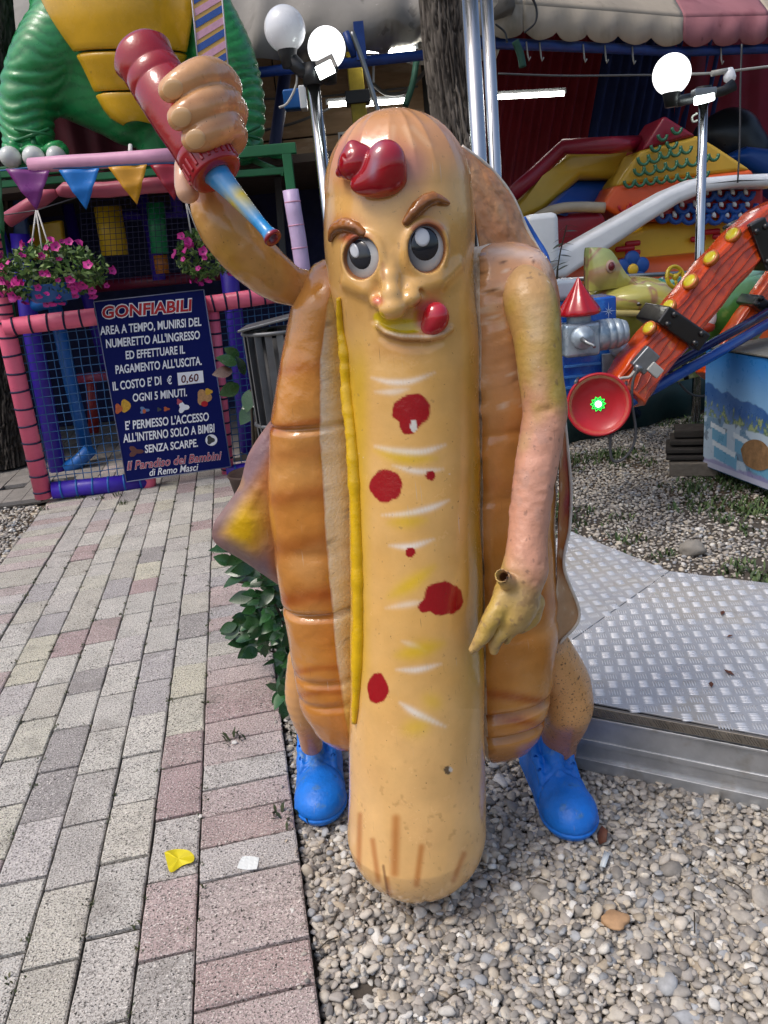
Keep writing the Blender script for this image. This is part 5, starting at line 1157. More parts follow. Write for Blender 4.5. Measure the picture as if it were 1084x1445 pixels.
# ---- soft play frame behind the fence (deep shade)
spf = thing('soft_play_frame', 'netted soft play frame with purple and blue padded poles and coloured rollers', 'play frame', (-1.8, 7.5, 0))
def ppole(pts, r, mat, Y, name='padded_pole'): mb = MB(); mb.tube([V(x, y, Y) for x, y in pts], r, 12); return mb.build(name, mat, spf)
ppole([(28, 330), (40, 440), (84, 672)], .075, m_purp, 6.9); ppole([(76, 425), (100, 540), (124, 642)], .06, m_bluf, 7.1); ppole([(94, 660), (110, 652), (128, 634)], .06, m_bluf, 6.9); ppole([(40, 432), (90, 420)], .06, m_bluf, 6.9)
ppole([(195, 262), (215, 330), (225, 395)], .06, m_purp, 7.6); ppole([(92, 270), (118, 400), (150, 520)], .055, m_purp, 8.0); ppole([(240, 240), (252, 300)], .05, m_purp, 7.6); ppole([(320, 360), (330, 440), (352, 640)], .075, m_purp, 6.9)
ppole([(130, 405), (230, 395), (330, 385)], .055, M('foam_dark_red', S('6a1a34'), **pvc), 7.8); ppole([(150, 305), (300, 300)], .04, m_purp, 7.9); ppole([(110, 535), (160, 530)], .05, M('foam_dull_pink', S('8a3a54'), **pvc), 7.6)
ppole([(128, 535), (133, 610)], .05, M('foam_red', S('7a1c20'), **pvc), 7.6)
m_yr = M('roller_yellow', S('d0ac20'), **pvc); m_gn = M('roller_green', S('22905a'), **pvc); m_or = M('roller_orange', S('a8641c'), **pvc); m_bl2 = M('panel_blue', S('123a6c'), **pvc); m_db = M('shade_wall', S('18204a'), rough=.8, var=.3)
mb = MB(); mb.tube([V(152, 292, 7.3), V(163, 360, 7.3)], .115, 16); mb.build('roller', m_yr, spf); mb = MB(); mb.tube([V(219, 286, 7.3), V(226, 358, 7.3)], .075, 14); mb.build('roller', m_gn, spf); mb = MB(); mb.tube([V(226, 360, 7.3), V(230, 386, 7.3)], .06, 14); mb.build('roller', m_or, spf)
mb = MB(); mb.prism(PX([(36, 318), (86, 310), (92, 360), (46, 368)], 7.4), (0, .08, 0)); mb.build('panel', m_yr, spf, bevel=.02); mb = MB(); mb.prism(PX([(5, 268), (30, 262), (42, 350), (8, 360)], 7.2), (0, .08, 0)); mb.build('panel', m_bl2, spf, bevel=.02); mb = MB(); mb.prism(PX([(0, 320), (20, 380), (0, 420), (-30, 400)], 7.0), (0, .1, 0)); mb.build('panel', m_purp, spf, bevel=.02)
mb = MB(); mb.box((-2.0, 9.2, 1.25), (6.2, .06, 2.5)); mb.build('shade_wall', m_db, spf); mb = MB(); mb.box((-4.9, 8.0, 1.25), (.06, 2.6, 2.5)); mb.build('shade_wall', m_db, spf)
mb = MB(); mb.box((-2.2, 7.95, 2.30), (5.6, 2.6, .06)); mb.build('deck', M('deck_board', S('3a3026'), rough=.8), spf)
# fine black netting in front of the rollers
mb = MB()
for x in np.arange(112, 300, 8): mb.tube([V(x, 275, 6.75), V(x+8, 400, 6.75)], .0022, 4, caps=False)
for y in np.arange(277, 402, 8): mb.tube([V(112+.06*(y-270), y, 6.75), V(310, y-14, 6.75)], .0022, 4, caps=False)
o = mb.build('fine_net', m_cord, spf); o['kind'] = 'stuff'
m_gst = M('green_steel', S('1d6b3f'), rough=.45, var=.15, vscale=10)
gf = thing('green_frame', 'green steel platform frame carrying the big green reptile figure', 'frame', (-1.5, 6.7, 0))
def bar(rows, w, parent, mat=m_gst, name='bar'):
    mb = MB(); P = PX(rows); d = P[1]-P[0]; L = np.linalg.norm(d); d = d/L; u = np.cross(d, [0, 0, 1.]); u = u/np.linalg.norm(u) if np.linalg.norm(u) > .01 else np.array([1., 0, 0]); q = np.cross(u, d); mb.box((P[0]+P[1])/2, (L, w, w), ax=np.array([d, u, q])); return mb.build(name, mat, parent, bevel=.006)
bar([(-20, 246, 6.4), (418, 209, 6.4)], .075, gf); bar([(-20, 262, 6.4), (330, 234, 6.4)], .05, gf); bar([(330, 246, 6.45), (412, 240, 6.45)], .05, gf); bar([(404, 211, 6.4), (411, 268, 6.4)], .07, gf); bar([(409, 260, 6.42), (440, 420, 6.42)], .06, gf); bar([(348, 222, 6.6), (402, 245, 6.44)], .04, gf); bar([(330, 214, 7.2), (404, 220, 6.5)], .05, gf); bar([(-15, 240, 6.4), (20, 480, 6.4)], .06, gf)
bar([(392, 250, 7.5), (402, 400, 7.5)], .06, gf, M('grey_steel', S('3c3e42'), rough=.5))
lav = thing('padded_post', 'lavender padded post wrapped below the green frame corner', 'post', V(420, 330, 6.32)); mb = MB(); P = [V(x, y, 6.3) for x, y in [(410, 268), (415, 300), (421, 335), (426, 370), (432, 420)]]; mb.tube(P, .06, 14); o = mb.build('padding', m_lav, lav)
for y_, x_ in [(285, 413), (318, 418), (350, 423)]: mb = MB(); mb.lathe(V(x_, y_, 6.3), P[-1]-P[0], [(-.006, .058), (-.004, .0625), (.004, .0625), (.006, .058)], 14); mb.build('seam', m_pink2, o)
# ---- the green reptile figure on the frame
rep_ = thing('reptile_statue', 'big green wrinkled reptile figure with a yellow plated belly and white claws', 'statue', V(170, 210, 6.7))
m_rep = M('reptile_paint', attr=True, rough=.32, rvar=.1, var=.12, vscale=8, bump=.35, bscale=28, coat=.2)
Yd = 6.75; bc = V(175, 30, Yd); br_ = R_(1, bc)
legL, lrL = W_([(108, 20, 6.8, 46), (76, 72, 6.7, 50), (46, 120, 6.65, 40), (38, 165, 6.62, 36), (42, 205, 6.6, 34)], 5)
legR, lrR = W_([(280, 20, 6.8, 50), (314, 75, 6.7, 43), (334, 120, 6.66, 36), (340, 160, 6.63, 34), (338, 200, 6.6, 32)], 5)
tail = [V(180, 150, 6.85), V(215, 195, 6.8), V(222, 225, 6.8)]
def frep(P):
    X, Yp = PR(P)
    d = ell(P, V(175, 20, 6.95), (128*br_, .55, 165*br_))
    for L, r in ((legL, lrL), (legR, lrR)): d = smin(d, chain(P, L, r, .002), .06)
    d = smin(d, chain(P, [V(110, 130, 6.8), V(180, 160, 6.8), V(260, 130, 6.8)], [.22, .22, .22], .05), .08)
    d = smin(d, chain(P, tail, [.18, .13, .12], .02), .06)
    for cx in (20, 50, 80): d = smin(d, ell(P, V(cx, 213, 6.45), (.085, .12, .07)), .04)
    wr = .0065*np.sin(P[:, 2]*80+3.0*np.sin(P[:, 0]*5)+4*nz(P, 5, 3, 1))
    legz = np.clip(sst(Yp, 60, 130)*(np.abs(X-180) > 90)+.25*(np.abs(X-180) > 105), 0, 1)
    # belly shield outlines
    return d+wr*legz
def crep(v):
    x, y = PR(v); cc = np.tile(S('26884c'), (len(v), 1)); cc = mixc(cc, .3+.5*nz(v, 8, 2), S('37a05c')); cc = mixc(cc, (np.sin(v[:, 2]*80+3*np.sin(v[:, 0]*5)+4*nz(v, 5, 3, 1)) > .55)*.35, S('0f4a2a')); return cc
lo = V(-40, 0, 6.2); v, f = snet(frep, np.array([bc[0]-1.5, 5.9, 2.30]), np.array([bc[0]+1.35, 7.6, 4.1]), .017); mesh_np('body', v, [f], m_rep, rep_, col=crep(v))
# plated belly: shield proud of the body
m_bel = M('belly_yellow', S('e0ae26'), rough=.25, rvar=.08, var=.14, vscale=5, bump=.2, bscale=20, coat=.3, speck=[(S('8a6a1c'), .70, 20, .4)])
SH = spline([(50, -40), (62, 5), (82, 40), (112, 82), (140, 138), (162, 166), (205, 178), (222, 160), (246, 112), (268, 72), (278, 10), (282, -40)], 6)
def belly_pts(Q):
    d = np.array([ray(x, y) for x, y, o in Q]); d /= np.linalg.norm(d, axis=1)[:, None]; t = np.full(len(Q), 5.4)
    for _ in range(45): t += frep(O0+d*t[:, None])*.7
    return O0+d*t[:, None]-np.array([[0, o, 0] for x, y, o in Q])
def plate(rows, name='belly_plate'):
    """rows: list of (y, xl, xr) in photo pixels"""
    nx = 16; front = []
    for (y, xl, xr) in rows:
        for j in range(nx):
            t = j/(nx-1); e = min(t, 1-t)*2; front.append((xl+(xr-xl)*t, y, .015+.075*math.sqrt(max(0, 1-(1-e)**2))))
    front = belly_pts(front); K = len(rows); 
    F = [(i*nx+j, i*nx+j+1, (i+1)*nx+j+1, (i+1)*nx+j) for i in range(K-1) for j in range(nx-1)]
    o = mesh_np(name, front, [np.array(F)], m_bel, rep_); md = o.modifiers.new('t', 'SOLIDIFY'); md.thickness = .08; md.offset = 1
    bm = bmesh.new(); bm.from_mesh(o.data); bmesh.ops.recalc_face_normals(bm, faces=bm.faces); bm.to_mesh(o.data); bm.free()
    md.offset = 0; b = o.modifiers.new('b', 'BEVEL'); b.width = .02; b.segments = 2; b.limit_method = 'ANGLE'
def shx(y):
    xs = [SH[i][0]+(y-SH[i][1])/(SH[i+1][1]-SH[i][1]+1e-9)*(SH[i+1][0]-SH[i][0]) for i in range(len(SH)-1) if (SH[i][1]-y)*(SH[i+1][1]-y) <= 0]; return min(xs), max(xs)
def prow(y0, y1, k, xa=None, xb=None):
    out = []
    for y in np.linspace(y0, y1, k):
        a, b = shx(y); a += 4; b -= 4; out.append((y, a if xa is None else xa(y), b if xb is None else xb(y)))
    return out
plate(prow(-32, 73, 10)); plate(prow(76, 130, 6)); plate(prow(133, 172, 5))
for cx, w in ((15, 14), (48, 15), (80, 13)):
    mb = MB(); c0 = V(cx, 222, 6.33); mb.ball(c0, (R_(w, c0), .10, R_(15, c0)), 18, 10); mb.build('claw', M('claw_white', S('cfd3d0'), rough=.3, coat=.3), rep_)
for a_, b_ in (((22, 182), (72, 190)), ((20, 200), (70, 182)), ((46, 192), (50, 214))):
    mb = MB(); mb.tube([V(a_[0], a_[1], 6.40), V((a_[0]+b_[0])/2, (a_[1]+b_[1])/2, 6.36), V(*b_, 6.40)], .02, 8, flat=.6); mb.build('strap', m_gst, rep_)
for a_, b_ in (((312, 180), (366, 196)), ((320, 200), (366, 178)), ((345, 190), (362, 214))):
    mb = MB(); mb.tube([V(a_[0], a_[1], 6.42), V((a_[0]+b_[0])/2, (a_[1]+b_[1])/2, 6.38), V(*b_, 6.44)], .02, 8, flat=.6); mb.build('strap', m_gst, rep_)
dr = thing('red_drape', 'dark red drape hanging behind the reptile figure legs', 'drape', (-1.6, 8.4, 2.3)); curtain((-4.4, 8.3), (float(V(338, 190, 8.45)[0]), 8.45), 2.3, 3.3, m_drape, dr, .03, 'cloth')
# ---- striped board held beside the reptile
sb_ = thing('striped_board', 'narrow board painted with diagonal pink, yellow and blue stripes', 'board', V(300, 120, 6.2))
bp_ = [(268, -30), (311, -30), (325, 128), (318, 135), (283, 122)]; mb = MB(); mb.prism(PX(bp_, 6.2), (0, .06, 0)); mb.build('panel', M('stripe_yellow', S('c9a046'), rough=.3, coat=.3, var=.12), sb_, bevel=.008)
for k in range(12):
    y0 = -60+k*17; h = 10
    q = []
    for (x, y) in [(270+k*1.3, y0+22), (311+k*.95, y0-2), (312+k*1.0, y0-2+h), (271+k*1.4, y0+22+h)]: q.append((x, y))
    if min(p[1] for p in q) > 112 or max(p[1] for p in q) < -28: continue
    m_ = M('stripe_%d' % k, S(('1a4a9c', 'cf9cb4')[k % 2]), rough=.3, coat=.3, var=.15, vscale=20); mb = MB(); mb.prism(PX(q, 6.196), (0, .003, 0)); mb.build('stripe', m_, sb_)
for xa, xb in (((268, -30), (283, 122)), ((311, -30), (325, 128))): mb = MB(); mb.tube([V(*xa, 6.19), V(*xb, 6.19)], .005, 8); mb.build('edge', M('edge_pale', S('b9b7c4'), rough=.4), sb_)
# ================================================================ RIDE on the right
def gl_(name, h, **k): kk = dict(rough=.22, rvar=.06, var=.14, vscale=8, bump=.15, bscale=30, coat=.4); kk.update(k); return M(name, S(h), **kk)
m_orange = M('boom_orange', S('cf4a14'), rough=.22, rvar=.06, var=.16, vscale=5, bump=.5, bscale=18, coat=.4, stretch=None, two=(S('a93410'), 9, .58), speck=[(S('e8762a'), .64, 14, .6)])
m_blk = gl_('clamp_black', '0f0f11', rough=.35); m_lamp = gl_('lamp_yellow', 'c9b81e'); m_lrim = gl_('lamp_rim', 'b8641c'); m_steel = M('steel_grey', S('8a8d90'), rough=.35, metal=.8, var=.15, vscale=15); m_bltube = gl_('tube_blue', '164a9c', coat=.2); m_bltube2 = gl_('tube_navy', '141c5a', coat=.2)
m_chrome = M('chrome', S('c4c6c8'), rough=.12, metal=1.0, var=.08, rvar=.04)
def arm_ride(label, pts, wpx, Y, lamps, clamps):
    P = PX(pts); t = thing('ride_boom', label, 'ride boom', P[0]); w = R_(wpx, P[0]); mb = MB(); n = len(P); vs = []
    prof = [(-.5, -.35), (-.42, -.5), (.42, -.5), (.5, -.35), (.5, .35), (.42, .5), (-.42, .5), (-.5, .35)]
    Q = spline(np.array(P), 10); up0 = None
    for i, p in enumerate(Q):
        d = Q[min(i+1, len(Q)-1)]-Q[max(i-1, 0)]; d /= np.linalg.norm(d); u = np.cross(d, [0, 1., 0]); u /= np.linalg.norm(u); q = np.cross(u, d)
        for a, b in prof:
            k = 1+.05*math.sin(i*.9)*a; vs.append(p+u*a*w*k+q*b*w*.8)
    K = len(prof); mb.add(vs, [(i*K+j, i*K+(j+1) % K, (i+1)*K+(j+1) % K, (i+1)*K+j) for i in range(len(Q)-1) for j in range(K)]); mb.add(vs[:K], [tuple(range(K))], False); mb.add(vs[-K:], [tuple(range(K))], False)
    beam = mb.build('beam', m_orange, t, bevel=.008)
    # carved grain grooves as thin proud ridges
    mb = MB()
    for k in range(5):
        o_ = (-.36+.18*k); pts_ = []
        for i, p in enumerate(Q[1:-1]):
            d = Q[min(i+2, len(Q)-1)]-Q[i]; d /= np.linalg.norm(d); u = np.cross(d, [0, 1., 0]); u /= np.linalg.norm(u); q = np.cross(u, d); pts_.append(p+u*(o_+.03*math.sin(i*.7+k*2))*w-np.sign(q[1])*q*w*.402)
        mb.tube(pts_, w*.022, 5, caps=False)
    o = mb.build('carved_grain', M('boom_dark_orange_%s' % label[:6], S('a83612'), rough=.3), beam); o['kind'] = 'stuff'
    for (x, y, r) in lamps:
        c = V(x, y, Y(x)-.10); mb = MB(); rr = R_(r, c); mb.lathe(c, (-.72, -.38, .58), [(-.02, rr*.9), (.0, rr), (.008, rr*.97), (.011, rr*.84)], 18); lo = mb.build('lamp', m_lrim, t); mb = MB(); mb.lathe(c, (-.72, -.38, .58), [(.006, rr*.82), (.012, rr*.74), (.015, rr*.45), (.016, .001)], 18); mb.build('lens', m_lamp, lo)
    for (x, y, lx, ly, wd) in clamps:
        a = np.array(V(x-lx, y-ly, Y(x)-.0)); b = np.array(V(x+lx, y+ly, Y(x)-.0)); d = b-a; L = np.linalg.norm(d); d /= L; u = np.cross(d, [0, 1., 0]); u /= np.linalg.norm(u); q = np.cross(u, d)
        mb = MB(); mb.box((a+b)/2, (L, R_(wd, a), w*1.5), ax=np.array([d, u, q])); cl = mb.build('clamp', m_blk, t, bevel=.012)
        for k in range(4): mb = MB(); mb.ball((a+b)/2+d*L*(.32*(k % 2)*2-.32)+u*R_(wd*.28, a)*(1 if k > 1 else -1)-np.sign(q[1])*q*w*.76, .019, 10, 6); mb.build('bolt', m_blk, cl)
    return t, beam, w
YB = lambda x: 4.2+(x-890)*.0026
arm_t, beam, bw_ = arm_ride('big orange ride arm with black clamps and round yellow lamps along its top', [(878, 556, 4.15), (905, 515, 4.22), (950, 462, 4.34), (1010, 388, 4.5), (1062, 335, 4.62), (1100, 312, 4.75), (1180, 305, 5.0)], 62, YB,
         [(916, 463, 11), (944, 432, 11), (974, 397, 12), (1003, 364, 12), (1034, 331, 12)], [(948, 460, 29, 20, 27), (1060, 345, 12, 32, 24)])
arm_ride('smaller orange ride arm with a black clamp at the right edge behind the blue tubes', [(1000, 535, 5.0), (1035, 480, 5.05), (1075, 425, 5.1), (1140, 340, 5.2)], 36, lambda x: 5.05, [], [(1064, 428, 10, 7, 16), (1030, 492, 6, 5, 14)])
# junction boxes and the looping cable
jb = thing('junction_box', 'grey junction box with cables on the lower end of the ride arm', 'junction box', V(908, 512, 4.0)); mb = MB(); A_ = np.array([[.7, 0, .71], [0, 1, 0], [-.71, 0, .7]])
mb.box(V(910, 508, 4.02), (.12, .05, .09), ax=A_); bx_ = mb.build('case', m_steel, jb, bevel=.008); mb = MB(); mb.lathe(V(903, 516, 4.0), (-.5, 0, -.6), [(0, .024), (.02, .026), (.025, .018), (.06, .014)], 12); mb.build('gland', m_steel, bx_); mb = MB(); mb.box(V(924, 522, 4.0), (.055, .03, .075), ax=A_); mb.build('case', M('pale_box', S('a9aba6'), rough=.5), jb, bevel=.006)
mb = MB(); mb.tube([V(x, y, 3.96) for x, y in spline([(896, 524), (888, 532), (876, 534), (868, 540)], 6)], .008, 6); mb.build('short_cable', m_cable_l, jb)
mb = MB(); mb.tube([V(x, y, 3.93) for x, y in spline([(900, 520), (893, 540), (892, 570), (897, 605), (893, 630), (879, 648), (865, 650), (861, 632), (862, 612)], 6)], .0075, 8); tag(mb.build('cable_loop', m_cable), 'grey cable looping down from the ride arm beside the red dish lamp', 'cable')
# blue tie tubes
for nm, lab, pts, r, mt in [('tie_tube', 'bright blue steel tube slanting up above the painted mountain panel', [(880, 572, 4.1), (1000, 505, 4.4), (1130, 430, 4.8)], 8, m_bltube), ('tie_tube', 'dark navy steel tube just above the bright blue one', [(892, 548, 4.35), (1000, 487, 4.6), (1130, 415, 5.0)], 6.5, m_bltube2)]:
    P = PX(pts); mb = MB(); mb.tube(P, R_(r, P[0]), 14); tag(mb.build(nm, mt), lab, 'tube')
# red dish lamp
dc = V(845, 571, 3.93); dish = thing('dish_lamp', 'round red dish lamp with a glowing green star of light', 'lamp', dc); m_dred = gl_('dish_red', 'b01220', rough=.38, coat=.1); R0 = R_(45, dc); n_ = np.array([-.22, -1, .12]); n_ /= np.linalg.norm(n_)
mb = MB(); mb.lathe(dc-n_*.05, n_, [(-.06, R0*.5), (-.03, R0*.85), (.02, R0*.98), (.05, R0), (.064, R0*.985), (.068, R0*.95), (.062, R0*.90), (.035, R0*.86), (.03, R0*.80), (.018, R0*.72), (.008, R0*.4), (.006, .001)], 48); dsh = mb.build('dish', m_dred, dish)
m_led = M('led_green', S('20d040'), rough=.4, emit=2.2, var=0); mb = MB(); u = np.cross(n_, [0, 0, 1.]); u /= np.linalg.norm(u); w = np.cross(u, n_); pts = []
cc_ = dc-n_*.05+n_*.012
for k in range(20): a = 2*math.pi*k/20; r = .040*(1 if k % 2 == 0 else .72); pts.append(cc_+u*r*math.cos(a)+w*r*math.sin(a))
mb.prism(pts, -n_*.012); ld = mb.build('led_star', m_led, dish); mb = MB(); mb.ball(cc_+n_*.004, .016, 14, 8); mb.build('led_core', M('led_core', (.75, 1, .8), emit=5, var=0), ld)
mb = MB()
for k in range(10): a = 2*math.pi*k/10; mb.ball(cc_+u*.027*math.cos(a)+w*.027*math.sin(a)+n_*.002, .005, 8, 5)
mb.build('led_beads', M('led_bead', S('0b6a20'), rough=.3), ld)['kind'] = 'stuff'
for x, y in ((812, 540), (880, 545)): mb = MB(); mb.tube([V(x, y, 3.92), V(x+4, y-6, 3.98), V(x+2, y+6, 4.0)], .008, 6); mb.build('bracket', m_steel, dish)
# robot-like control unit: blue box, grey gearbox, red cone
rb = thing('ride_figure', 'blue and silver machine block with a shiny red cone and ribbed motor', 'ride decoration', V(830, 560, 4.25)); m_rblue = M('block_blue', S('1656b4'), rough=.25, coat=.4, var=.25, vscale=6, two=(S('2f7ad0'), 7, .57)); m_sil = M('gear_silver', S('9fadb8'), rough=.35, metal=.35, var=.25, vscale=10, bump=.25, bscale=25, two=(S('6f8496'), 9, .58))
mb = MB(); mb.box((V(792, 424, 4.4)+V(870, 570, 4.4))/2+np.array([0, .12, 0]), (R_(78, V(830, 500, 4.4)), .25, R_(150, V(830, 500, 4.4)))); bk = mb.build('block', m_rblue, rb, bevel=.012)
for y in (515, 530, 545): mb = MB(); mb.box(V(822, y, 4.38), (.2, .02, .012)); mb.build('groove', M('block_line', S('4a8ad8'), rough=.3), bk)
sc_ = V(859, 439, 4.385); mb = MB(); 
for k in range(8): a = math.pi*k/4; L = .05 if k % 2 == 0 else .028; mb.add([sc_+np.array([-.003*math.sin(a), 0, .003*math.cos(a)]), sc_+np.array([L*math.cos(a), 0, L*math.sin(a)]), sc_+np.array([.003*math.sin(a), 0, -.003*math.cos(a)])], [(0, 1, 2)], False)
mb.build('painted_star', M('star_pale', S('a9c4e4'), rough=.4), bk)
mb = MB(); mb.box(V(817, 478, 4.2), (R_(50, V(817, 478, 4.2)), .16, R_(46, V(817, 478, 4.2)))); gb = mb.build('gearbox', m_sil, rb, bevel=.02)
mb = MB(); mb.lathe(V(821, 476, 4.1), (0, -1, 0), [(0, .058), (.02, .062), (.035, .052), (.04, .03), (.06, .022), (.061, .001)], 22); hb = mb.build('hub', m_sil, gb); mb = MB(); mb.tube([V(821, 478, 4.04), V(829, 484, 4.0), V(838, 487, 3.99), V(839, 490, 3.98)], [.012, .011, .009, .008], 8); mb.build('lever', m_steel, hb)
mb = MB(); a = V(840, 474, 4.2); ax_ = np.array([1, .05, .02]); mb.lathe(a, ax_, [(0, .075), (.015, .08), (.05, .082), (.052, .074), (.058, .074), (.06, .082), (.09, .08), (.092, .072), (.098, .072), (.1, .078), (.13, .075), (.132, .068), (.138, .068), (.14, .07), (.165, .06), (.175, .03), (.176, .001)], 24); mb.build('motor', m_sil, rb)
mb = MB(); mb.lathe(V(817, 456, 4.2), (0, 0, 1), [(-.01, .064), (.03, .062), (.06, .06)], 20); mb.build('neck', m_sil, rb)
cb_ = V(817, 441, 4.2); m_rcone = gl_('cone_red', 'b01220', rough=.12); mb = MB(); vs = []; n = 48
for t, r in [(-.015, .09), (-.008, .108), (.0, .112), (.02, .104), (.08, .062), (.14, .024), (.17, .008), (.178, .0008)]:
    for j in range(n):
        q = 2*math.pi*j/n; rr = r*(1+.05*math.cos(8*q)*(t > -.01)); vs.append(cb_+np.array([rr*math.cos(q), rr*math.sin(q), t]))
mb.add(vs, [(i*n+j, i*n+(j+1) % n, (i+1)*n+(j+1) % n, (i+1)*n+j) for i in range(7) for j in range(n)]+[tuple(range(n))[::-1]]); mb.build('cone', m_rcone, rb)
mb = MB(); mb.prism([V(850, 500, 4.36), V(871, 498, 4.36), V(873, 533, 4.36), V(851, 540, 4.36)], (0, .02, 0)); mb.build('side_plate', m_sil, rb, bevel=.004); mb = MB(); mb.ball(V(875, 492, 4.33), (.06, .05, .045), 16, 10); mb.build('side_dome', m_sil, rb); mb = MB(); mb.box(V(792, 408, 4.45), (.16, .2, .10)); mb.build('rear_box', M('box_white', S('aebac4'), rough=.4, var=.2), rb, bevel=.02)
mb = MB(); mb.tube([V(850, 545, 4.5), V(880, 560, 5.2), V(900, 585, 6.4)], .035, 10); mb.build('support_tube', m_bltube2, rb)
# cars of the ride
def car_mat(n): return M(n, attr=True, rough=.2, rvar=.06, var=.08, vscale=8, bump=.12, bscale=25, coat=.5)
yc = thing('ride_car', 'pale yellow ride car shaped like a dinosaur head with a red eye on its fin', 'ride car', V(890, 480, 5.5)); 
finp = spline([(832, 412), (832, 380), (833, 353), (838, 349), (858, 351), (868, 360), (884, 386), (902, 402)], 5); 
mb = MB(); mb.prism([V(x, y, 5.35) for x, y in finp], (0, .14, 0)); me = mb.mesh('fin', ORG[yc.name]); m_carp = car_mat('car_paint')
def paint_mesh(o, fn):
    v = np.array([q.co[:] for q in o.data.vertices])+ORG[o.name]; set_col(o.data, fn(v))
def cyel(v):
    x, y = PR(v); c = np.tile(S('cfc766'), (len(v), 1)); c = mixc(c, sst(400-y, 0, 60)*.7, S('a9c88a')); w = np.abs(nz(v, 7, 3)); c = mixc(c, sst(.22-w, 0, .15)*.75, S('b5756a')); return c
def ffin(P):
    return None
fin = link('fin', me, m_carp, yc); bm = bmesh.new(); bm.from_mesh(me); bmesh.ops.subdivide_edges(bm, edges=bm.edges[:], cuts=3, use_grid_fill=True); bmesh.ops.triangulate(bm, faces=bm.faces[:]); bm.to_mesh(me); bm.free(); paint_mesh(fin, cyel)
eyc = V(863, 376, 5.33); mb = MB(); mb.ball(eyc+np.array([0, .015, 0]), (.034, .02, .042), 18, 10); ey = mb.build('eye', M('car_eye_ring', S('c0a090'), rough=.3), yc); mb = MB(); mb.ball(eyc, (.022, .018, .028), 16, 10); mb.build('pupil', gl_('car_eye_red', '6a1420'), ey)
def fyc(P):
    d = ell(P, V(885, 418, 5.6), (R_(62, V(885, 418, 5.6)), .36, R_(27, V(885, 418, 5.6)))); d = smin(d, ell(P, V(925, 424, 5.5), (.20, .25, .07)), .06); d = smax(d, P[:, 2]-1e3, .01); return smax(d, -(P[:, 2]-V(885, 438, 5.5)[2]), .02)
c = V(890, 418, 5.6); v, f = snet(fyc, c-.5, c+.5, .012); mesh_np('hood', v, [f], m_carp, yc, col=cyel(v))
def fyl(P):
    k = V(895, 432, 5.6); d = ell(P, k, (R_(56, k), .32, R_(62, k))); return smax(d, P[:, 2]-V(885, 437, 5.5)[2], .015)
c = V(895, 445, 5.6); v, f = snet(fyl, c-.55, c+.45, .012); mesh_np('lower_body', v, [f], m_carp, yc, col=np.tile(S('85822a'), (len(v), 1)))
mb = MB(); mb.tube([V(x, y, 5.28) for x, y in [(838, 436), (870, 442), (905, 442), (938, 433)]], .022, 8); mb.build('bumper_rim', gl_('car_cream', 'cdbb74'), yc)
for x in (902, 913): mb = MB(); mb.ball(V(x, 429, 5.27), (.03, .02, .014), 14, 8); o = mb.build('nostril', m_blk, yc); mb = MB(); mb.ball(V(x-1, 427.5, 5.255), (.012, .01, .007), 10, 6); mb.build('glint', v_wht, o)
mb = MB(); mb.ball(V(922, 423, 5.32), (.025, .02, .03), 12, 8); mb.build('red_light', m_rcone, yc)
gc = thing('ride_car', 'green open ride car with a yellow steering wheel behind the orange arm', 'ride car', V(1000, 500, 5.6)); gk = V(995, 432, 5.7)
def fgc(P):
    d = ell(P, gk, (R_(84, gk), .5, R_(78, gk))); d = smax(d, P[:, 2]-V(995, 398, 5.4)[2]-.10*(P[:, 0]-gk[0]), .03)
    d = smax(d, -ell(P, gk+np.array([0, 0, .16]), (R_(62, gk), .36, .30)), .03); return d
def cgr(v):
    x, y = PR(v); c = np.tile(S('4e8a3a'), (len(v), 1)); c = mixc(c, sst(y, 440, 400)*.7, S('7ab890')); c = mixc(c, sst(y, 455, 500)*.5, S('6f7a2a'))
    r = np.sqrt(((x-995)/62)**2+((y-396)/24)**2); c = mixc(c, (nz(v, 20) > .5)*.3, S('a9c46a')); ins = ell(v, gk+np.array([0, 0, .16]), (R_(60, gk), .35, .295)) < .004
    c[ins] = S('15191a'); return c
v, f = snet(fgc, gk-.62, gk+.62, .012); mesh_np('body', v, [f], m_carp, gc, col=cgr(v))
mb = MB(); th_ = np.linspace(0, 2*math.pi, 33); mb.tube([gk+np.array([R_(66, gk)*math.cos(t), .38*math.sin(t), V(995, 402, 5.4)[2]-gk[2]+.06*math.cos(t)]) for t in th_], .035, 10, caps=False); mb.build('cockpit_rim', gl_('car_mint', '8ac4a8'), gc)
wc = V(953, 391, 5.25); wn_ = np.array([.35, -1, .25]); wn_ /= np.linalg.norm(wn_); wu = np.cross(wn_, [0, 0, 1.]); wu /= np.linalg.norm(wu); ww = np.cross(wu, wn_); m_whl = gl_('wheel_yellow', 'c9b01c'); rw = R_(14, wc)
mb = MB(); mb.tube([wc+wu*rw*math.cos(t)+ww*rw*1.05*math.sin(t) for t in th_], .0135, 8, caps=False); sw = mb.build('steering_wheel', m_whl, gc); mb = MB()
for k in range(3): a = k*2.094+.5; mb = MB(); mb.tube([wc, wc+wu*rw*math.cos(a)+ww*rw*math.sin(a)], .010, 6); mb.build('spoke', m_whl, sw)
mb = MB(); mb.ball(wc, .022, 12, 8); mb.build('hub', m_whl, sw)
mb = MB(); mb.prism(PX([(1058, 374), (1090, 370), (1090, 398), (1062, 392)], 5.6), (0, .12, 0)); mb.build('headrest', gl_('car_lemon', 'bcc46a'), gc, bevel=.03)
mb = MB(); mb.tube([V(930, 398, 5.45), V(948, 408, 5.5), V(975, 385, 5.6), V(985, 372, 5.7)], .03, 8); mb.build('cockpit_edge', gl_('car_teal', '3a8a7a'), gc)
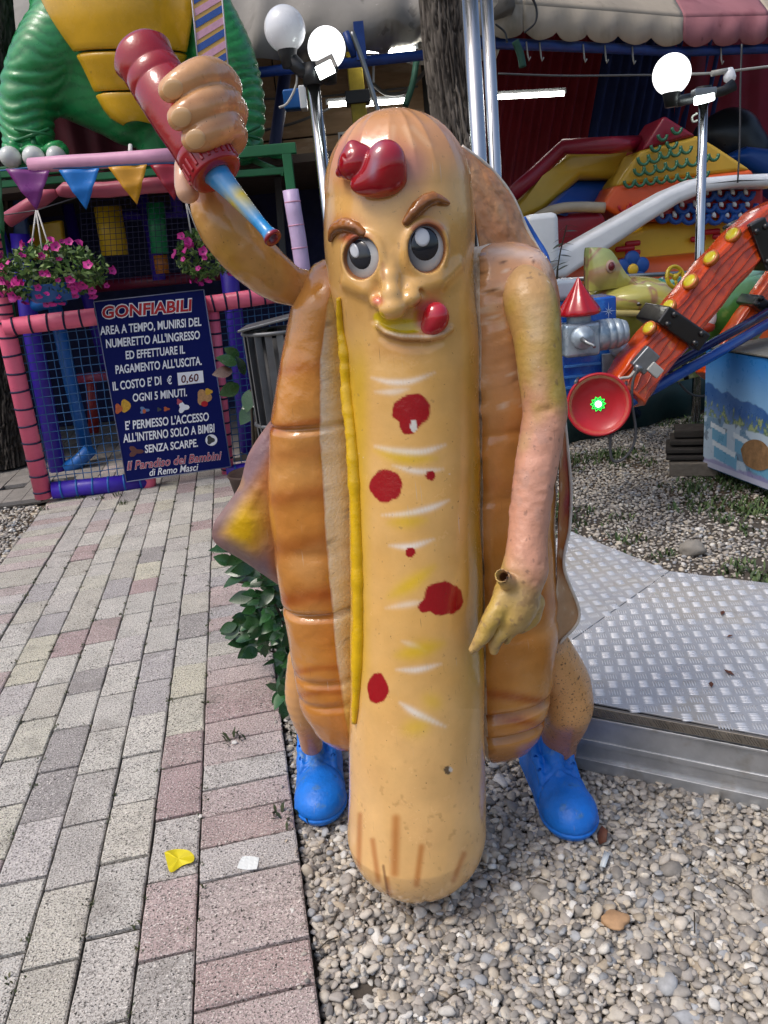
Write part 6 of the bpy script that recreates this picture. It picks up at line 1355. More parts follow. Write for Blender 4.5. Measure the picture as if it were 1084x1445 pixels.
# blank beak-coloured patch with two plain dots stands in for the painted face
mb = MB(); mb.ball(V(1004, 448, 5.2), (.035, .02, .06), 14, 8); mb.build('painted_patch', v_wht, gc); mb = MB(); mb.ball(V(999, 462, 5.2), (.05, .025, .035), 14, 8); mb.build('painted_patch', gl_('patch_orange', 'a8402a'), gc)
# barrier rail behind the cars
rail = thing('barrier_rail', 'thin steel barrier rail running behind the ride cars', 'rail', V(860, 390, 6.6)*np.array([1, 1, 0])); mb = MB(); mb.tube([V(778, 396, 6.6), V(950, 386, 6.75), V(1000, 384, 6.8)], .018, 8); mb.build('top_rail', m_steel, rail)
for x in (795, 865, 935): mb = MB(); p = V(x, 391, 6.65); mb.tube([p, p*np.array([1, 1, 0])], .016, 8); mb.build('upright', m_steel, rail); mb = MB(); mb.tube([p, V(x+14, 410, 6.65)], .008, 6); mb.build('brace', m_steel, rail)
# skirt below the ride
skt = thing('ride_skirt', 'dark teal tarpaulin skirt under the ride deck', 'skirt', (2.5, 6.4, 0)); m_skt = M('skirt_teal', S('0c3336'), rough=.6, var=.3, vscale=4, bump=.3, bscale=12); m_deck2 = M('deck_edge', S('55574f'), rough=.6, var=.3, vscale=8)
gA, gB = G(800, 622), G(1084, 552)
mb = MB(); n = 40; vs = []
for k, z in enumerate((-.03, .38)):
    for i in range(n): t = i/(n-1); p = lerp(gA, gB, t)+np.array([0, .03*math.sin(i*.8)*(1-k), 0]); vs.append((p[0], p[1], z))
mb.add(vs, [(i, i+1, n+i+1, n+i) for i in range(n-1)]); o = mb.build('cloth', m_skt, skt); md = o.modifiers.new('t', 'SOLIDIFY'); md.thickness = .01
dA = np.array([gA[0], gA[1], .40]); dB = np.array([gB[0], gB[1], .40]); mb = MB(); mb.prism([dA+np.array([0, -.03, -.03]), dB+np.array([0, -.03, -.03]), dB+np.array([0, -.03, .04]), dA+np.array([0, -.03, .04])], (.3, 1.6, 0)); mb.build('deck', m_deck2, skt, bevel=.006)
mb = MB(); mb.tube([V(x, y, 6.0) for x, y in spline([(958, 540), (975, 556), (995, 558), (1010, 540)], 6)], .01, 6); mb.build('slack_cable', m_cable, skt)
lp_ = thing('painted_bench', 'pale green and yellow painted panel under the ride cars', 'panel', V(950, 525, 6.1)); m_mot = M('mottled_green', S('8f9a5a'), rough=.5, var=.2, vscale=10, two=(S('c9c48a'), 14, .52)); mb = MB(); mb.prism(PX([(930, 515), (985, 495), (1000, 528), (925, 548)], 6.1), (0, .06, 0)); mb.build('panel', m_mot, lp_, bevel=.01)
for x in (963, 942): mb = MB(); mb.tube([V(x, 495, 5.9), V(x+6, 535, 5.9)], .02, 8); mb.build('leg', m_blk, lp_)
# painted landscape panel
pnl = thing('mural_box', 'panel painted with blue mountains, pines and blocks of ice', 'painted panel', G(992, 660)); qa, qb = G(992, 662), G(1130, 716); HZ = V(996, 493, qa[1])[2]
m_pnl = M('panel_paint', attr=True, rough=.3, rvar=.05, var=.05, vscale=10, coat=.25); nu, nv = 150, 120; vs = []; e1 = (qb-qa)
for j in range(nv+1):
    for i in range(nu+1): vs.append(qa+e1*(i/nu)+np.array([0, 0, .03+(HZ-.03)*j/nv]))
vs = np.array(vs); F = np.array([(j*(nu+1)+i, j*(nu+1)+i+1, (j+1)*(nu+1)+i+1, (j+1)*(nu+1)+i) for j in range(nv) for i in range(nu)])
tu = np.tile(np.arange(nu+1)/nu, nv+1); tv = np.repeat(np.arange(nv+1)/nv, nu+1); T3 = np.stack([tu*3, tv*2, 0*tu], 1)
c = mixc(np.tile(S('2f80cc'), (len(vs), 1)), sst(tv, 1.0, .6), S('7fb0dc')); n1 = nz(T3, 2.2, 3); n2 = nz(T3, 5, 8); n3 = nz(T3, 16, 4)
ridge = .74-.22*tu+.05*nz(np.stack([tu*9, 0*tu, 0*tu], 1), 1, 2); m1 = sst(ridge-tv, 0, .012); c = mixc(c, m1, S('2f5c9c')); c = mixc(c, m1*np.clip(.5+n2, 0, 1)*.7, S('4a76ae')); c = mixc(c, m1*sst(ridge-tv, .10, .32)*.7, S('8fa9c8'))
tree = sst(.62-.10*tu-np.abs(nz(np.stack([tu*26, 0*tu, 0*tu], 1), 1, 7))*.12-tv, 0, .01)*(tv > .40)*np.clip((n3 > -.1)*1., 0, 1); c = mixc(c, tree*.85, S('5f7a52')); c = mixc(c, tree*(n3 > .35)*.8, S('a4b07a'))
sn = sst(.45-.04*tu+.02*n2-tv, 0, .012); c = mixc(c, sn, S('b4c8d8')); c = mixc(c, sn*(n1 > .15)*.9, S('5f86a4')); c = mixc(c, sn*(n2 > .4)*.7, S('3f5468'))
for x0, y0, w_, h_ in [(.18, .30, .17, .12), (.45, .26, .2, .13), (.25, .14, .25, .12), (.62, .16, .2, .15)]:
    bx1 = (np.abs(tu-x0) < w_/2)*(np.abs(tv-y0+.2*(tu-x0)) < h_/2); c = mixc(c, bx1*1., S('6aa4c4')); c = mixc(c, (np.abs(tu-x0+.02) < w_/2)*(np.abs(tv-y0-h_*.5+.2*(tu-x0)) < .022)*1., S('d4e0e8'))
c = mixc(c, sst(.09+.02*n2-tv, 0, .02)*.8, S('8f86b4')); c = mixc(c, (tv < .05)*.6, S('c8ccd8'))
o = mesh_np('painted_face', vs, [F], m_pnl, pnl, col=c); nrm = np.cross(e1, [0, 0, 1.]); nrm /= np.linalg.norm(nrm); 
if nrm[1] > 0: nrm = -nrm
mb = MB(); e1u = e1/np.linalg.norm(e1); mb.prism([qa-nrm*.003+np.array([0, 0, .02]), qb-nrm*.003+np.array([0, 0, .02]), qb-nrm*.003+np.array([0, 0, HZ+.005]), qa-nrm*.003+np.array([0, 0, HZ+.005])], -nrm*.5); mb.build('case', M('case_blue', S('2a5a7a'), rough=.5), pnl, bevel=.006)
mb = MB(); mb.prism([qa+nrm*.02+np.array([.02, 0, HZ+.008]), qb+nrm*.02+np.array([0, 0, HZ+.008]), qb-nrm*.5+np.array([0, 0, HZ+.008]), qa-nrm*.5+np.array([0, 0, HZ+.008])], (0, 0, .012)); lid = mb.build('lid', M('lid_grey', S('77776f'), rough=.6, bump=.6, bscale=80, var=.3, vscale=30), pnl, bevel=.003)
# plain brown bird-like shape printed on the panel
def onp(x, y, l=.004): d = ray(x, y); t = ((qa-O0) @ nrm)/(d @ nrm); return O0+d*t+nrm*l
mb = MB(); mb.add([onp(x, y) for x, y in spline([(1046, 634), (1052, 625), (1064, 620), (1078, 624), (1090, 640), (1090, 656), (1074, 664), (1056, 658), (1048, 648)], 4)[:-1]], [tuple(range(32))], False); mb.build('printed_rock', M('rock_brown', S('8a6a48'), rough=.5, var=.35, vscale=30), pnl)
# wooden steps in front of the panel
stp = thing('wooden_steps', 'small stack of dark wooden steps beside the painted panel', 'steps', G(988, 660)); m_wd = M('step_wood', S('6d655a'), rough=.8, var=.3, vscale=12, bump=.4, bscale=40, stretch=(1, 6, 6)); m_wdd = M('step_dark', S('2e2a26'), rough=.8, var=.3, vscale=12)
b_ = G(990, 662); axs = np.array([[.93, -.36, 0], [.36, .93, 0], [0, 0, 1]])
for dz, L, D, H_, mt, nm in [(.045, .30, .30, .09, m_wd, 'block'), (.115, .36, .30, .025, m_wdd, 'tread'), (.155, .38, .28, .03, m_wdd, 'tread'), (.20, .34, .24, .03, m_wdd, 'tread'), (.25, .30, .2, .05, m_wdd, 'block')]: mb = MB(); mb.box(b_+np.array([-.02+dz*.3, .10+dz*.4, dz-.04]), (L, D, H_), ax=axs); mb.build(nm, mt, stp, bevel=.006)
# ================================================================ TREES, POLES, LAMPS, WIRES
m_bark = M('bark', attr=True, rough=.9, var=.2, vscale=30, bump=.9, bscale=60, stretch=(1, 1, .35))
def trunk(label, pts, rpx, Y, seed, zext=None, cols=('4b443d', '7a7268', '2c2722')):
    P = [V(x, y, Y) for x, y in pts]; r = R_(rpx, P[0]); P = spline(np.array(P), 20) if len(P) > 2 else np.linspace(P[0], P[1], 60); t = thing('tree', label, 'tree', (P[-1][0], P[-1][1], 0)); n = 190; K = 280; vs = []
    base = P[-1]*np.array([1, 1, 0]); L = np.concatenate([P, [base+np.array([0, 0, -.05])]]) if P[-1][2] > .1 else P
    s = np.concatenate([[0], np.cumsum(np.linalg.norm(np.diff(L, axis=0), axis=1))]); q = np.linspace(0, s[-1], K); C_ = np.stack([np.interp(q, s, L[:, i]) for i in range(3)], 1)
    a = np.linspace(0, 2*math.pi, n, endpoint=False); A, Q = np.meshgrid(a, q); pos = np.stack([np.cos(A)*2.1, np.sin(A)*2.1, Q*1.7], -1).reshape(-1, 3)
    w = nz(pos, 1.6, seed, 2)*.35; ridg = 1-np.abs(nz(pos*np.array([3.4, 3.4, 1.15])+w[:, None], 2.2, seed+3, 3)); ridg2 = 1-np.abs(nz(pos*np.array([3, 3, 2.2]), 2.4, seed+5, 2)); crk = np.clip((ridg-.70)/.25, 0, 1)**1.3+.5*np.clip((ridg2-.78)/.2, 0, 1)
    R = r*(1-.17*crk+.04*nz(pos, .6, seed+8, 2)); R = R.reshape(K, n)*(1+.25*np.exp(-((s[-1]-q)/.25))[:, None]); V_ = C_[:, None, :]+np.stack([np.cos(A)*R, np.sin(A)*R, 0*A], -1)
    F = np.array([(i*n+j, (i+1)*n+j, (i+1)*n+(j+1) % n, i*n+(j+1) % n) for i in range(K-1) for j in range(n)])
    c = mixc(np.tile(S(cols[0]), (K*n, 1)), np.clip(.4+.8*nz(pos, 3, seed+9, 2), 0, 1), S(cols[1])); c = mixc(c, np.clip(crk, 0, 1)*.55, S(cols[2])); mesh_np('trunk', V_.reshape(-1, 3), [F], m_bark, t, col=c); return t
tr1 = trunk('grey tree trunk with deep cracked bark rising behind the hot dog head', [(622, -60), (628, 10), (632, 60), (640, 130), (648, 190), (655, 250)], 37, 5.0, 2)
tr2 = trunk('dark tree trunk at the left edge beyond the play fence', [(-30, -60), (-18, 60), (-8, 200), (0, 420), (4, 600), (6, 655)], 40, 7.3, 6, cols=('38332d', '544c44', '1c1916'))
# crowns above the picture, resting on the trunks: they also shade the yard as in the photograph
m_lf = M('tree_leaf', attr=True, rough=.6, var=.2, vscale=20)
def crown(t, c, rad, nleaf, seed):
    g = np.random.default_rng(seed); d = g.normal(size=(nleaf, 3)); d /= np.linalg.norm(d, axis=1)[:, None]; p = c+d*np.array(rad)*(g.uniform(.25, 1, (nleaf, 1))**.45); keep = nz(p, 1.1, seed) > -.15; p = p[keep]; k = len(p)
    u = g.normal(size=(k, 3)); u /= np.linalg.norm(u, axis=1)[:, None]; w = np.cross(u, g.normal(size=(k, 3))); w /= np.linalg.norm(w, axis=1)[:, None]; L = g.uniform(.06, .11, (k, 1)); vs = np.stack([p-u*L, p+w*L*.5, p+u*L, p-w*L*.5], 1).reshape(-1, 3)
    cols = np.array([S(h) for h in ('30481f', '3f5c28', '4f6d33')])[g.integers(0, 3, k)]; o = mesh_np('crown', vs, [np.arange(4*k).reshape(-1, 4)], m_lf, t, smooth=False, col=np.repeat(cols, 4, 0))
for t_, c_ in ((tr1, V(622, -60, 5.0)),):
    a = np.array(c_); mbr = M('branch_bark', S('5a524a'), rough=.9, bump=.6, bscale=40)
    for k in range(5): an = k*1.256; mb = MB(); mb.tube([a+np.array([0, 0, -.1]), a+np.array([.4*math.cos(an), .4*math.sin(an), .8]), a+np.array([1.3*math.cos(an), 1.3*math.sin(an), 1.9])], [.09, .06, .02], 8); mb.build('limb', mbr, t_)
    crown(t_, a+np.array([0, .6, 2.6]), (2.4, 2.2, 1.3), 5200, 5)
# chrome poles
def pole(label, pts, rpx, Y, bands=()):
    P = [V(x, y, Y) for x, y in pts]; r = R_(rpx, P[0]); base = P[-1]; t = thing('chrome_pole', label, 'pole', (base[0], base[1], 0)); x, y = float(base[0]), float(base[1]); mb = MB(); mb.tube([(x, y, -.05), (x, y, P[0][2])], r, 28); sh = mb.build('shaft', m_chrome, t)
    mb = MB(); mb.lathe((x, y, 0), (0, 0, 1), [(-.03, r*2.2), (.01, r*2.2), (.015, r*1.2), (.05, r*1.1)], 24); mb.build('foot_plate', m_steel, t); return t, x, y, r
pole('thick polished steel pole beside the tree trunk', [(669, -90), (677, 240)], 12.0, 4.05)
pole('thinner polished steel pole just right of the thick one', [(694, -90), (699, 240)], 9.5, 4.2)
mb = MB(); a = V(684, -90, 4.25); b = V(691, 240, 4.25); mb.box(((a[0]+b[0])/2, 4.25, 1.6), (.028, .03, 3.2)); tag(mb.build('cable_channel', M('channel_black', S('101114'), rough=.4)), 'flat black cable channel between the two steel poles', 'channel')
# globe street lamps
m_globe = M('globe_opal', S('d8dade'), rough=.25, var=.02, coat=.3, emit=.10); m_globe_on = M('globe_lit', (1, 1, 1), rough=.3, var=0, emit=1.6); m_flood = M('flood_glass', (.9, 1, .97), rough=.3, var=0, emit=9); m_lampb = M('lamp_black', S('16181b'), rough=.45, var=.15)
def globe(t, x, y, r, Y, mat, elong=1.03):
    c = V(x, y, Y); R = R_(r, c); mb = MB(); mb.ball(c, (R, R, R*elong), 36, 24); g = mb.build('globe', mat, t); mb = MB(); mb.lathe(c+np.array([0, 0, -R*elong*1.12]), (0, 0, 1), [(-.06, R*.34), (0, R*.42), (.04, R*.5), (.075, R*.52), (.08, R*.4)], 20); mb.build('collar', m_lampb, t); return c, R
Y1 = 5.0; base = V(455, 230, Y1); px_ = float(base[0]); top = V(440, 112, Y1); lp1 = thing('globe_lamp', 'steel street lamp with one dull and one glowing globe left of the hot dog', 'street lamp', (px_, Y1, 0))
mb = MB(); mb.tube([(px_, Y1, -.05), (px_, Y1, top[2])], R_(9.0, base), 24); mb.build('pole', m_chrome, lp1); c1, R1 = globe(lp1, 402, 41, 29, Y1, m_globe); c2, R2g = globe(lp1, 461, 68, 26.5, Y1+.1, m_globe_on)
mb = MB(); hub = np.array([px_, Y1, top[2]+.03]); mb.tube([hub+np.array([0, 0, -.06]), hub+np.array([0, 0, .05])], .055, 14); mb.tube([hub, c1+np.array([0, 0, -R1*1.28])+np.array([.06, 0, -.06]), c1+np.array([0, 0, -R1*1.2])], [.045, .04, .042], 12); mb.tube([hub, c2+np.array([.0, 0, -R2g*1.35])], [.045, .04], 12); mb.build('bracket', m_lampb, lp1)
fl_c = V(461, 97, Y1-.12); mb = MB(); AX_ = np.array([[.95, -.1, .3], [.1, .8, -.5], [-.25, .55, .8]]); mb.box(fl_c+np.array([0, .05, .02]), (.11, .04, .10), ax=AX_); fh = mb.build('floodlight', m_lampb, lp1, bevel=.006); mb = MB(); mb.box(fl_c+np.array([-.008, .022, .0]), (.095, .016, .085), ax=AX_); mb.build('flood_glass', m_flood, fh, bevel=.004)
mb = MB(); mb.tube([V(x, y, Y1) for x, y in spline([(419, 98), (418, 120), (406, 145), (394, 152)], 6)], .007, 6); mb.build('loose_cable', m_cable_l, lp1)
Y2 = 6.3; base = V(987, 372, Y2); qx = float(base[0]); top = V(991, 146, Y2); lp2 = thing('globe_lamp', 'steel street lamp with one glowing globe and a small floodlight above the ride', 'street lamp', (qx, Y2, 0))
mb = MB(); mb.tube([(qx, Y2, -.05), (qx, Y2, top[2])], R_(6.3, base), 22); mb.build('pole', m_chrome, lp2); c3, R3 = globe(lp2, 948, 105, 26, Y2, m_globe_on)
mb = MB(); hub = np.array([qx, Y2, top[2]+.05]); mb.tube([hub+np.array([0, 0, -.05]), hub+np.array([0, 0, .06])], .055, 12); mb.tube([hub, c3+np.array([.05, 0, -R3*1.35]), c3+np.array([0, 0, -R3*1.2])], [.035, .04, .05], 10); mb.tube([hub, V(1022, 128, Y2), V(1035, 120, Y2)], [.035, .035, .045], 10); mb.build('bracket', m_lampb, lp2)
mb = MB(); f_c = V(993, 138, Y2-.1); mb.box(f_c+np.array([0, 0, .035]), (.16, .08, .05)); fh = mb.build('floodlight', m_steel, lp2, bevel=.008); mb = MB(); mb.box(f_c+np.array([0, -.01, -.01]), (.13, .07, .05), ax=rotm('Y', 8)); mb.build('flood_glass', m_flood, fh, bevel=.01)
mb = MB(); mb.tube([V(x, y, Y2) for x, y in spline([(984, 160), (977, 165), (978, 172), (984, 170)], 5)], .008, 6); mb.build('hook', m_cable_l, lp2)
# fluorescent tubes inside the shed
m_fl = M('tube_light', (1, .98, .9), var=0, emit=18)
for lab, a, b, Yv in [('glowing fluorescent tube behind the yellow post', (464, 148), (504, 145), 9.6), ('longer glowing fluorescent tube right of the yellow post', (514, 147), (571, 142), 9.6), ('glowing fluorescent tube right of the steel poles', (700, 137), (796, 132), 10.2), ('bright tube light under the tarpaulin edge near the tree', (518, 71), (586, 70), 8.4)]:
    t = thing('tube_light', lab, 'tube light', V(*a, Yv)); A, B = V(*a, Yv), V(*b, Yv); mb = MB(); mb.tube([A, B], .026, 12); mb.build('tube', m_fl, t); mb = MB(); mb.box((A+B)/2+np.array([0, .05, .04]), (np.linalg.norm(B-A)+.06, .07, .05), ax=np.array([(B-A)/np.linalg.norm(B-A), [0, 1, 0], [0, 0, 1]])); mb.build('housing', m_steel, t)
# wires and bulbs
def wire(name, lab, pts, Yv, r, mat, cat='cable'):
    mb = MB(); mb.tube([V(x, y, Yv) for x, y in spline(pts, 8)], r, 6); return tag(mb.build(name, mat), lab, cat)
wire('stay_wire', 'steel stay wire running across to the right globe lamp', [(703, 104), (800, 107), (900, 106), (940, 106)], 6.8, .008, m_cable)
wire('stay_wire', 'pale stay wire going right from the lamp past a white bulb', [(962, 105), (1010, 103), (1050, 98), (1100, 92)], 6.5, .010, m_cable_l)
bl = thing('light_bulb', 'small white bulb hanging on the stay wire right of the lamp', 'light bulb', V(1030, 103, 6.45)); mb = MB(); c = V(1030, 102, 6.45); mb.lathe(c, (0, 0, -1), [(-.03, .02), (0, .035), (.03, .045), (.055, .04), (.07, .02), (.074, .001)], 16); mb.build('glass', m_globe, bl); mb = MB(); mb.tube([V(1004, 104, 6.45), V(1020, 101, 6.45), V(1026, 100, 6.45)], .02, 8); mb.build('socket', m_cable_l, bl)
wire('hanging_cable', 'thin dark cable hanging in front of the red curtain at the right', [(1047, 62), (1045, 120), (1044, 200), (1041, 258)], 8.0, .009, m_cable)
wire('hanging_cable', 'cable sagging across the brown boards left of the yellow post', [(372, 184), (420, 172), (470, 150), (500, 130)], 9.8, .016, m_cable)
wire('hanging_cable', 'bundle of cables sagging right of the yellow post towards the tree', [(526, 118), (545, 132), (570, 130), (590, 112), (602, 98)], 9.5, .022, m_cable)
wire('hanging_cable', 'two thin cables along the brown boards at lamp height', [(365, 140), (430, 138), (500, 132), (590, 122)], 10.3, .014, m_cable)
wire('hanging_cable', 'slack black cable from the awning beside the poles', [(699, 34), (712, 45), (716, 60)], 6.9, .008, m_dark)
wire('hanging_cable', 'cable zigzagging down the beige awning roof', [(748, -10), (757, 12), (755, 32), (740, 46)], 7.6, .010, m_dark)
wire('chain', 'short pale chain hanging below the tarpaulin edge', [(526, 75), (527, 95), (527, 117)], 8.2, .012, m_cable_l, 'chain')
wire('steel_brace', 'thin grey brace slanting down towards the top of the hot dog head', [(497, 45), (515, 95), (537, 168)], 7.0, .022, m_steel, 'brace')
wire('strap', 'torn green strap hanging beside the tree', [(588, 86), (582, 120), (572, 150)], 8.6, .035, M('strap_green', S('1e4a3c'), rough=.7), 'strap')
wire('strap', 'torn green strap hanging from the beige awning edge', [(727, 58), (734, 75), (738, 95)], 8.0, .035, M('strap_green_b', S('1e4a3c'), rough=.7), 'strap')
sp_ = thing('blue_speaker', 'small blue and white box on the post left of the lamp pole', 'box', V(420, 140, 8)); mb = MB(); mb.box(V(416, 141, 8.0), (.2, .14, .17)); mb.build('case', m_bluf, sp_, bevel=.02); mb = MB(); mb.box(V(428, 139, 7.95), (.06, .16, .19)); mb.build('front', v_wht, sp_, bevel=.01)
bp2 = thing('blue_post', 'dark blue slanting post left of the lamp pole', 'post', V(392, 200, 8.4)*np.array([1, 1, 0])); mb = MB(); mb.tube([V(404, 92, 8.4), V(388, 205, 8.4), V(384, 240, 8.4)], .06, 8); mb.build('shaft', M('post_navy', S('101d4c'), rough=.5), bp2)
ns = thing('small_notice', 'small white notice pinned behind the hot dog head', 'notice', V(484, 188, 9)); mb = MB(); mb.prism(PX([(477, 187), (492, 185), (492, 200), (478, 202)], 9.0), (0, .01, 0)); mb.build('card', v_wht, ns); mb = MB(); mb.prism(PX([(480, 190), (490, 189), (490, 193), (480, 194)], 8.99), (0, .005, 0)); mb.build('print', m_navy_s, ns)
# ================================================================ PLANTS near the statue
m_lg = M('leaf_gloss', S('264a26'), rough=.28, rvar=.06, var=.2, vscale=20, coat=.2, bump=.15, bscale=60); m_lg2 = M('leaf_gloss_light', S('2d5a2c'), rough=.3, var=.2, vscale=20, coat=.15); m_lr = M('leaf_rubber', S('2a4a26'), rough=.25, var=.25, vscale=14, coat=.25); m_lr2 = M('leaf_rubber_brown', S('4a3226'), rough=.3, var=.25, vscale=14, coat=.2)
def leafmesh(name, L, W, fold, mat, curl=.12):
    nx = 9; vs = []; mb = MB()
    for i in range(nx):
        t = i/(nx-1); w = W*math.sin(math.pi*min(1, t*.96+.04)**.85)**.9; z = -curl*L*t*t
        vs += [(t*L, -w, z+fold*w), (t*L, 0, z), (t*L, w, z+fold*w)]
    mb.add(vs, [q for i in range(nx-1) for q in ((i*3, i*3+1, i*3+4, i*3+3), (i*3+1, i*3+2, i*3+5, i*3+4))]); me = mb.mesh(name); me.materials.append(mat); return me
def plant(label, name, cat, base, meshes, spots):
    t = thing(name, label, cat, base); mb = MB()
    for p, d, s, k in spots:
        o = bpy.data.objects.new('leaf', meshes[k % len(meshes)]); COL.objects.link(o); o.parent = t; o.location = [float(x) for x in p-np.array(base)]; X_ = np.array(d, float); X_ /= np.linalg.norm(X_); Z_ = np.array([0, -.75, .65])+rng.normal(size=3)*.4; Z_ -= X_*(Z_ @ X_); Z_ /= np.linalg.norm(Z_); Y_ = np.cross(Z_, X_); o.rotation_mode = 'QUATERNION'; o.rotation_quaternion = Matrix((X_, Y_, Z_)).transposed().to_quaternion(); o.scale = (s, s, s)
    return t
SHB = spline([(304, 764), (322, 800), (350, 850), (332, 880), (352, 915), (392, 930), (398, 990), (412, 985), (425, 930), (425, 830), (400, 800), (350, 770)], 3); spots = []
shb = np.array([420, 880]); stems = []; g = np.random.default_rng(4); Ysh = 2.62; n_try = 0
while len(spots) < 290 and n_try < 6000:
    n_try += 1; x, y = g.uniform(300, 430), g.uniform(762, 990)
    if not inpoly(np.array([x]), np.array([y]), SHB)[0]: continue
    Yv = Ysh+g.uniform(-.10, .28)-.25*(y > 930); p = V(x+(10 if y < 880 else 0), y, Yv); d = np.array([(x-425)*.009+g.normal()*.35, -.35+g.normal()*.35, g.normal()*.35+.05-(y-860)*.002]); spots.append((p, d, g.uniform(.55, 1.4), g.integers(0, 4)))
bs = G(430, 985)*np.array([1, 1, 0])+np.array([0, .1, -.04]); mL = [leafmesh('leaf', .062, .0185, .25, m_lg), leafmesh('leaf', .07, .019, .15, m_lg), leafmesh('leaf', .055, .0175, .3, m_lg2), leafmesh('leaf', .06, .017, .2, m_lg)]
sh = plant('dense dark green glossy shrub growing beside the path under the napkin flap', 'shrub', 'shrub', bs, mL, spots); m_stem = M('stem_brown', S('3a3226'), rough=.8)
for k in range(9): mb = MB(); e = spots[k*20][0]; mb.tube([bs, lerp(bs, e, .5)+np.array([0, 0, .08]), e], [.009, .006, .003], 6); mb.build('stem', m_stem, sh)
spots = []; fb_ = V(345, 600, 5.2)*np.array([1, 1, 0]); Yf = 5.0
for x, y, a, s, k in [(318, 515, 150, 1.1, 0), (345, 508, 80, 1.2, 1), (352, 530, 20, 1.0, 0), (322, 545, 200, 1.2, 0), (338, 552, 250, 1.2, 0), (352, 548, 290, 1.0, 2), (312, 525, 180, 1.1, 2), (330, 530, 100, 1.1, 0), (335, 490, 70, 1.0, 0), (350, 485, 40, 1.1, 1), (340, 575, 230, 1.2, 0), (355, 590, 300, 1.1, 0), (362, 610, 330, 1.0, 1), (322, 505, 140, .9, 0), (360, 520, 350, 1.0, 0), (348, 565, 200, 1.0, 0), (358, 640, 10, 1.0, 1), (365, 575, 0, 1.1, 1)]:
    p = V(x, y, Yf+.12*math.sin(x)); an = math.radians(a); spots.append((p+np.array([.07, 0, 0]), (math.cos(an), -.3, math.sin(an)), s*.95, k))
mR = [leafmesh('leaf', .125, .042, .12, m_lr), leafmesh('leaf', .125, .04, .12, M('leaf_dark', S('16301a'), rough=.3, var=.2)), leafmesh('leaf', .12, .038, .1, m_lr2)]
rp = plant('rubber plant with broad leaves standing beside the notice board', 'rubber_plant', 'plant', fb_, mR, spots); 
for k in (1, 4, 9, 12): e = spots[k][0]; mb = MB(); mb.tube([fb_+np.array([0, 0, .1]), lerp(fb_, e, .6), e], [.016, .012, .007], 7); mb.build('stem', m_stem, rp)
mb = MB(); mb.lathe(fb_, (0, 0, 1), [(-.02, .12), (.2, .16), (.22, .17), (.23, .165), (.21, .15), (.2, .001)], 22); mb.build('pot', M('pot_dark', S('3a2a24'), rough=.7), rp)
sg_ = thing('sapling', 'thin sapling with small leaves in front of the inflatable', 'plant', V(795, 400, 6.0)*np.array([1, 1, 0])); mb = MB(); sp3 = [V(x, y, 6.0) for x, y in spline([(790, 470), (786, 400), (790, 360), (800, 318)], 5)]; mb.tube(sp3, [.008]*8+[.005]*8, 6); mb.build('stem', m_stem, sg_); ml = leafmesh('leaf', .09, .012, .1, M('leaf_dull', S('3c4438'), rough=.5))
for i in range(3, 16):
    for sgn in (-1, 1): o = bpy.data.objects.new('leaf', ml); COL.objects.link(o); o.parent = sg_; o.location = [float(q) for q in sp3[i]-ORG[sg_.name]]; o.rotation_euler = (g.normal()*.3, g.normal()*.3, (0 if sgn > 0 else math.pi)+g.normal()*.3)
# metal bin frame behind the bun
bf = thing('metal_bin', 'grey metal litter bin of upright slats behind the left bun half', 'bin', V(385, 590, 4.6)*np.array([1, 1, 0])); m_zn = M('zinc_grey', S('6e7072'), rough=.45, metal=.6, var=.2, vscale=10); c_ = V(392, 475, 4.7); zt_ = V(392, 466, 4.7)[2]; zb_ = .12
for i in range(18):
    a = 2*math.pi*i/18; p = np.array([c_[0]+.19*math.cos(a), 4.7+.19*math.sin(a)]); mb = MB(); mb.box((p[0], p[1], (zt_+zb_)/2), (.04, .008, zt_-zb_), rot=-(a+math.pi/2)); mb.build('slat', m_zn, bf)
for z in (zt_, zb_+.05, (zt_+zb_)/2): mb = MB(); mb.tube([np.array([c_[0]+.2*math.cos(t), 4.7+.2*math.sin(t), z]) for t in np.linspace(0, 2*math.pi, 25)], .012, 6, caps=False); mb.build('hoop', m_zn, bf)
mb = MB(); mb.lathe((c_[0], 4.7, zb_), (0, 0, 1), [(0, .15), (zt_-zb_-.03, .16)], 20); mb.build('liner', m_dark, bf); mb = MB(); mb.prism([(c_[0]-.2, 4.52, zt_+.02), (c_[0]+.2, 4.52, zt_+.08), (c_[0]+.2, 4.9, zt_+.08), (c_[0]-.2, 4.9, zt_+.02)], (0, 0, .015)); mb.build('lid', m_zn, bf, bevel=.004)
# ================================================================ SMALL THINGS on the ground
lf = np.array(spline([(232, 1203), (238, 1200), (252, 1198), (266, 1200), (274, 1208), (272, 1216), (258, 1221), (242, 1231), (236, 1222)], 4))[:-1]; cl = G(252, 1214); mb = MB(); top_ = [G(x, y, .006+.004*math.sin(i*.7)) for i, (x, y) in enumerate(lf)]; ctr = G(252, 1212, .004)
mb.add([ctr]+top_, [(0, i+1, (i+1) % len(top_)+1) for i in range(len(top_))], False); yl_ = tag(mb.build('fallen_leaf', M('leaf_yellow', S('d9c81e'), rough=.5, var=.12, vscale=40)), 'bright yellow fallen leaf lying on the pavers', 'leaf'); md = yl_.modifiers.new('t', 'SOLIDIFY'); md.thickness = .001
mb = MB(); n = 5; vs = []
for j in range(n):
    for i in range(n):
        u, w = i/(n-1), j/(n-1); p = G((342+(366-342)*u)*(1-w)+(335+(363-335)*u)*w, (1211+.0*u)*(1-w)+(1227+(1229-1227)*u)*w, 0); vs.append(p+np.array([0, 0, .005+.003*math.sin(u*4+w*3)]))
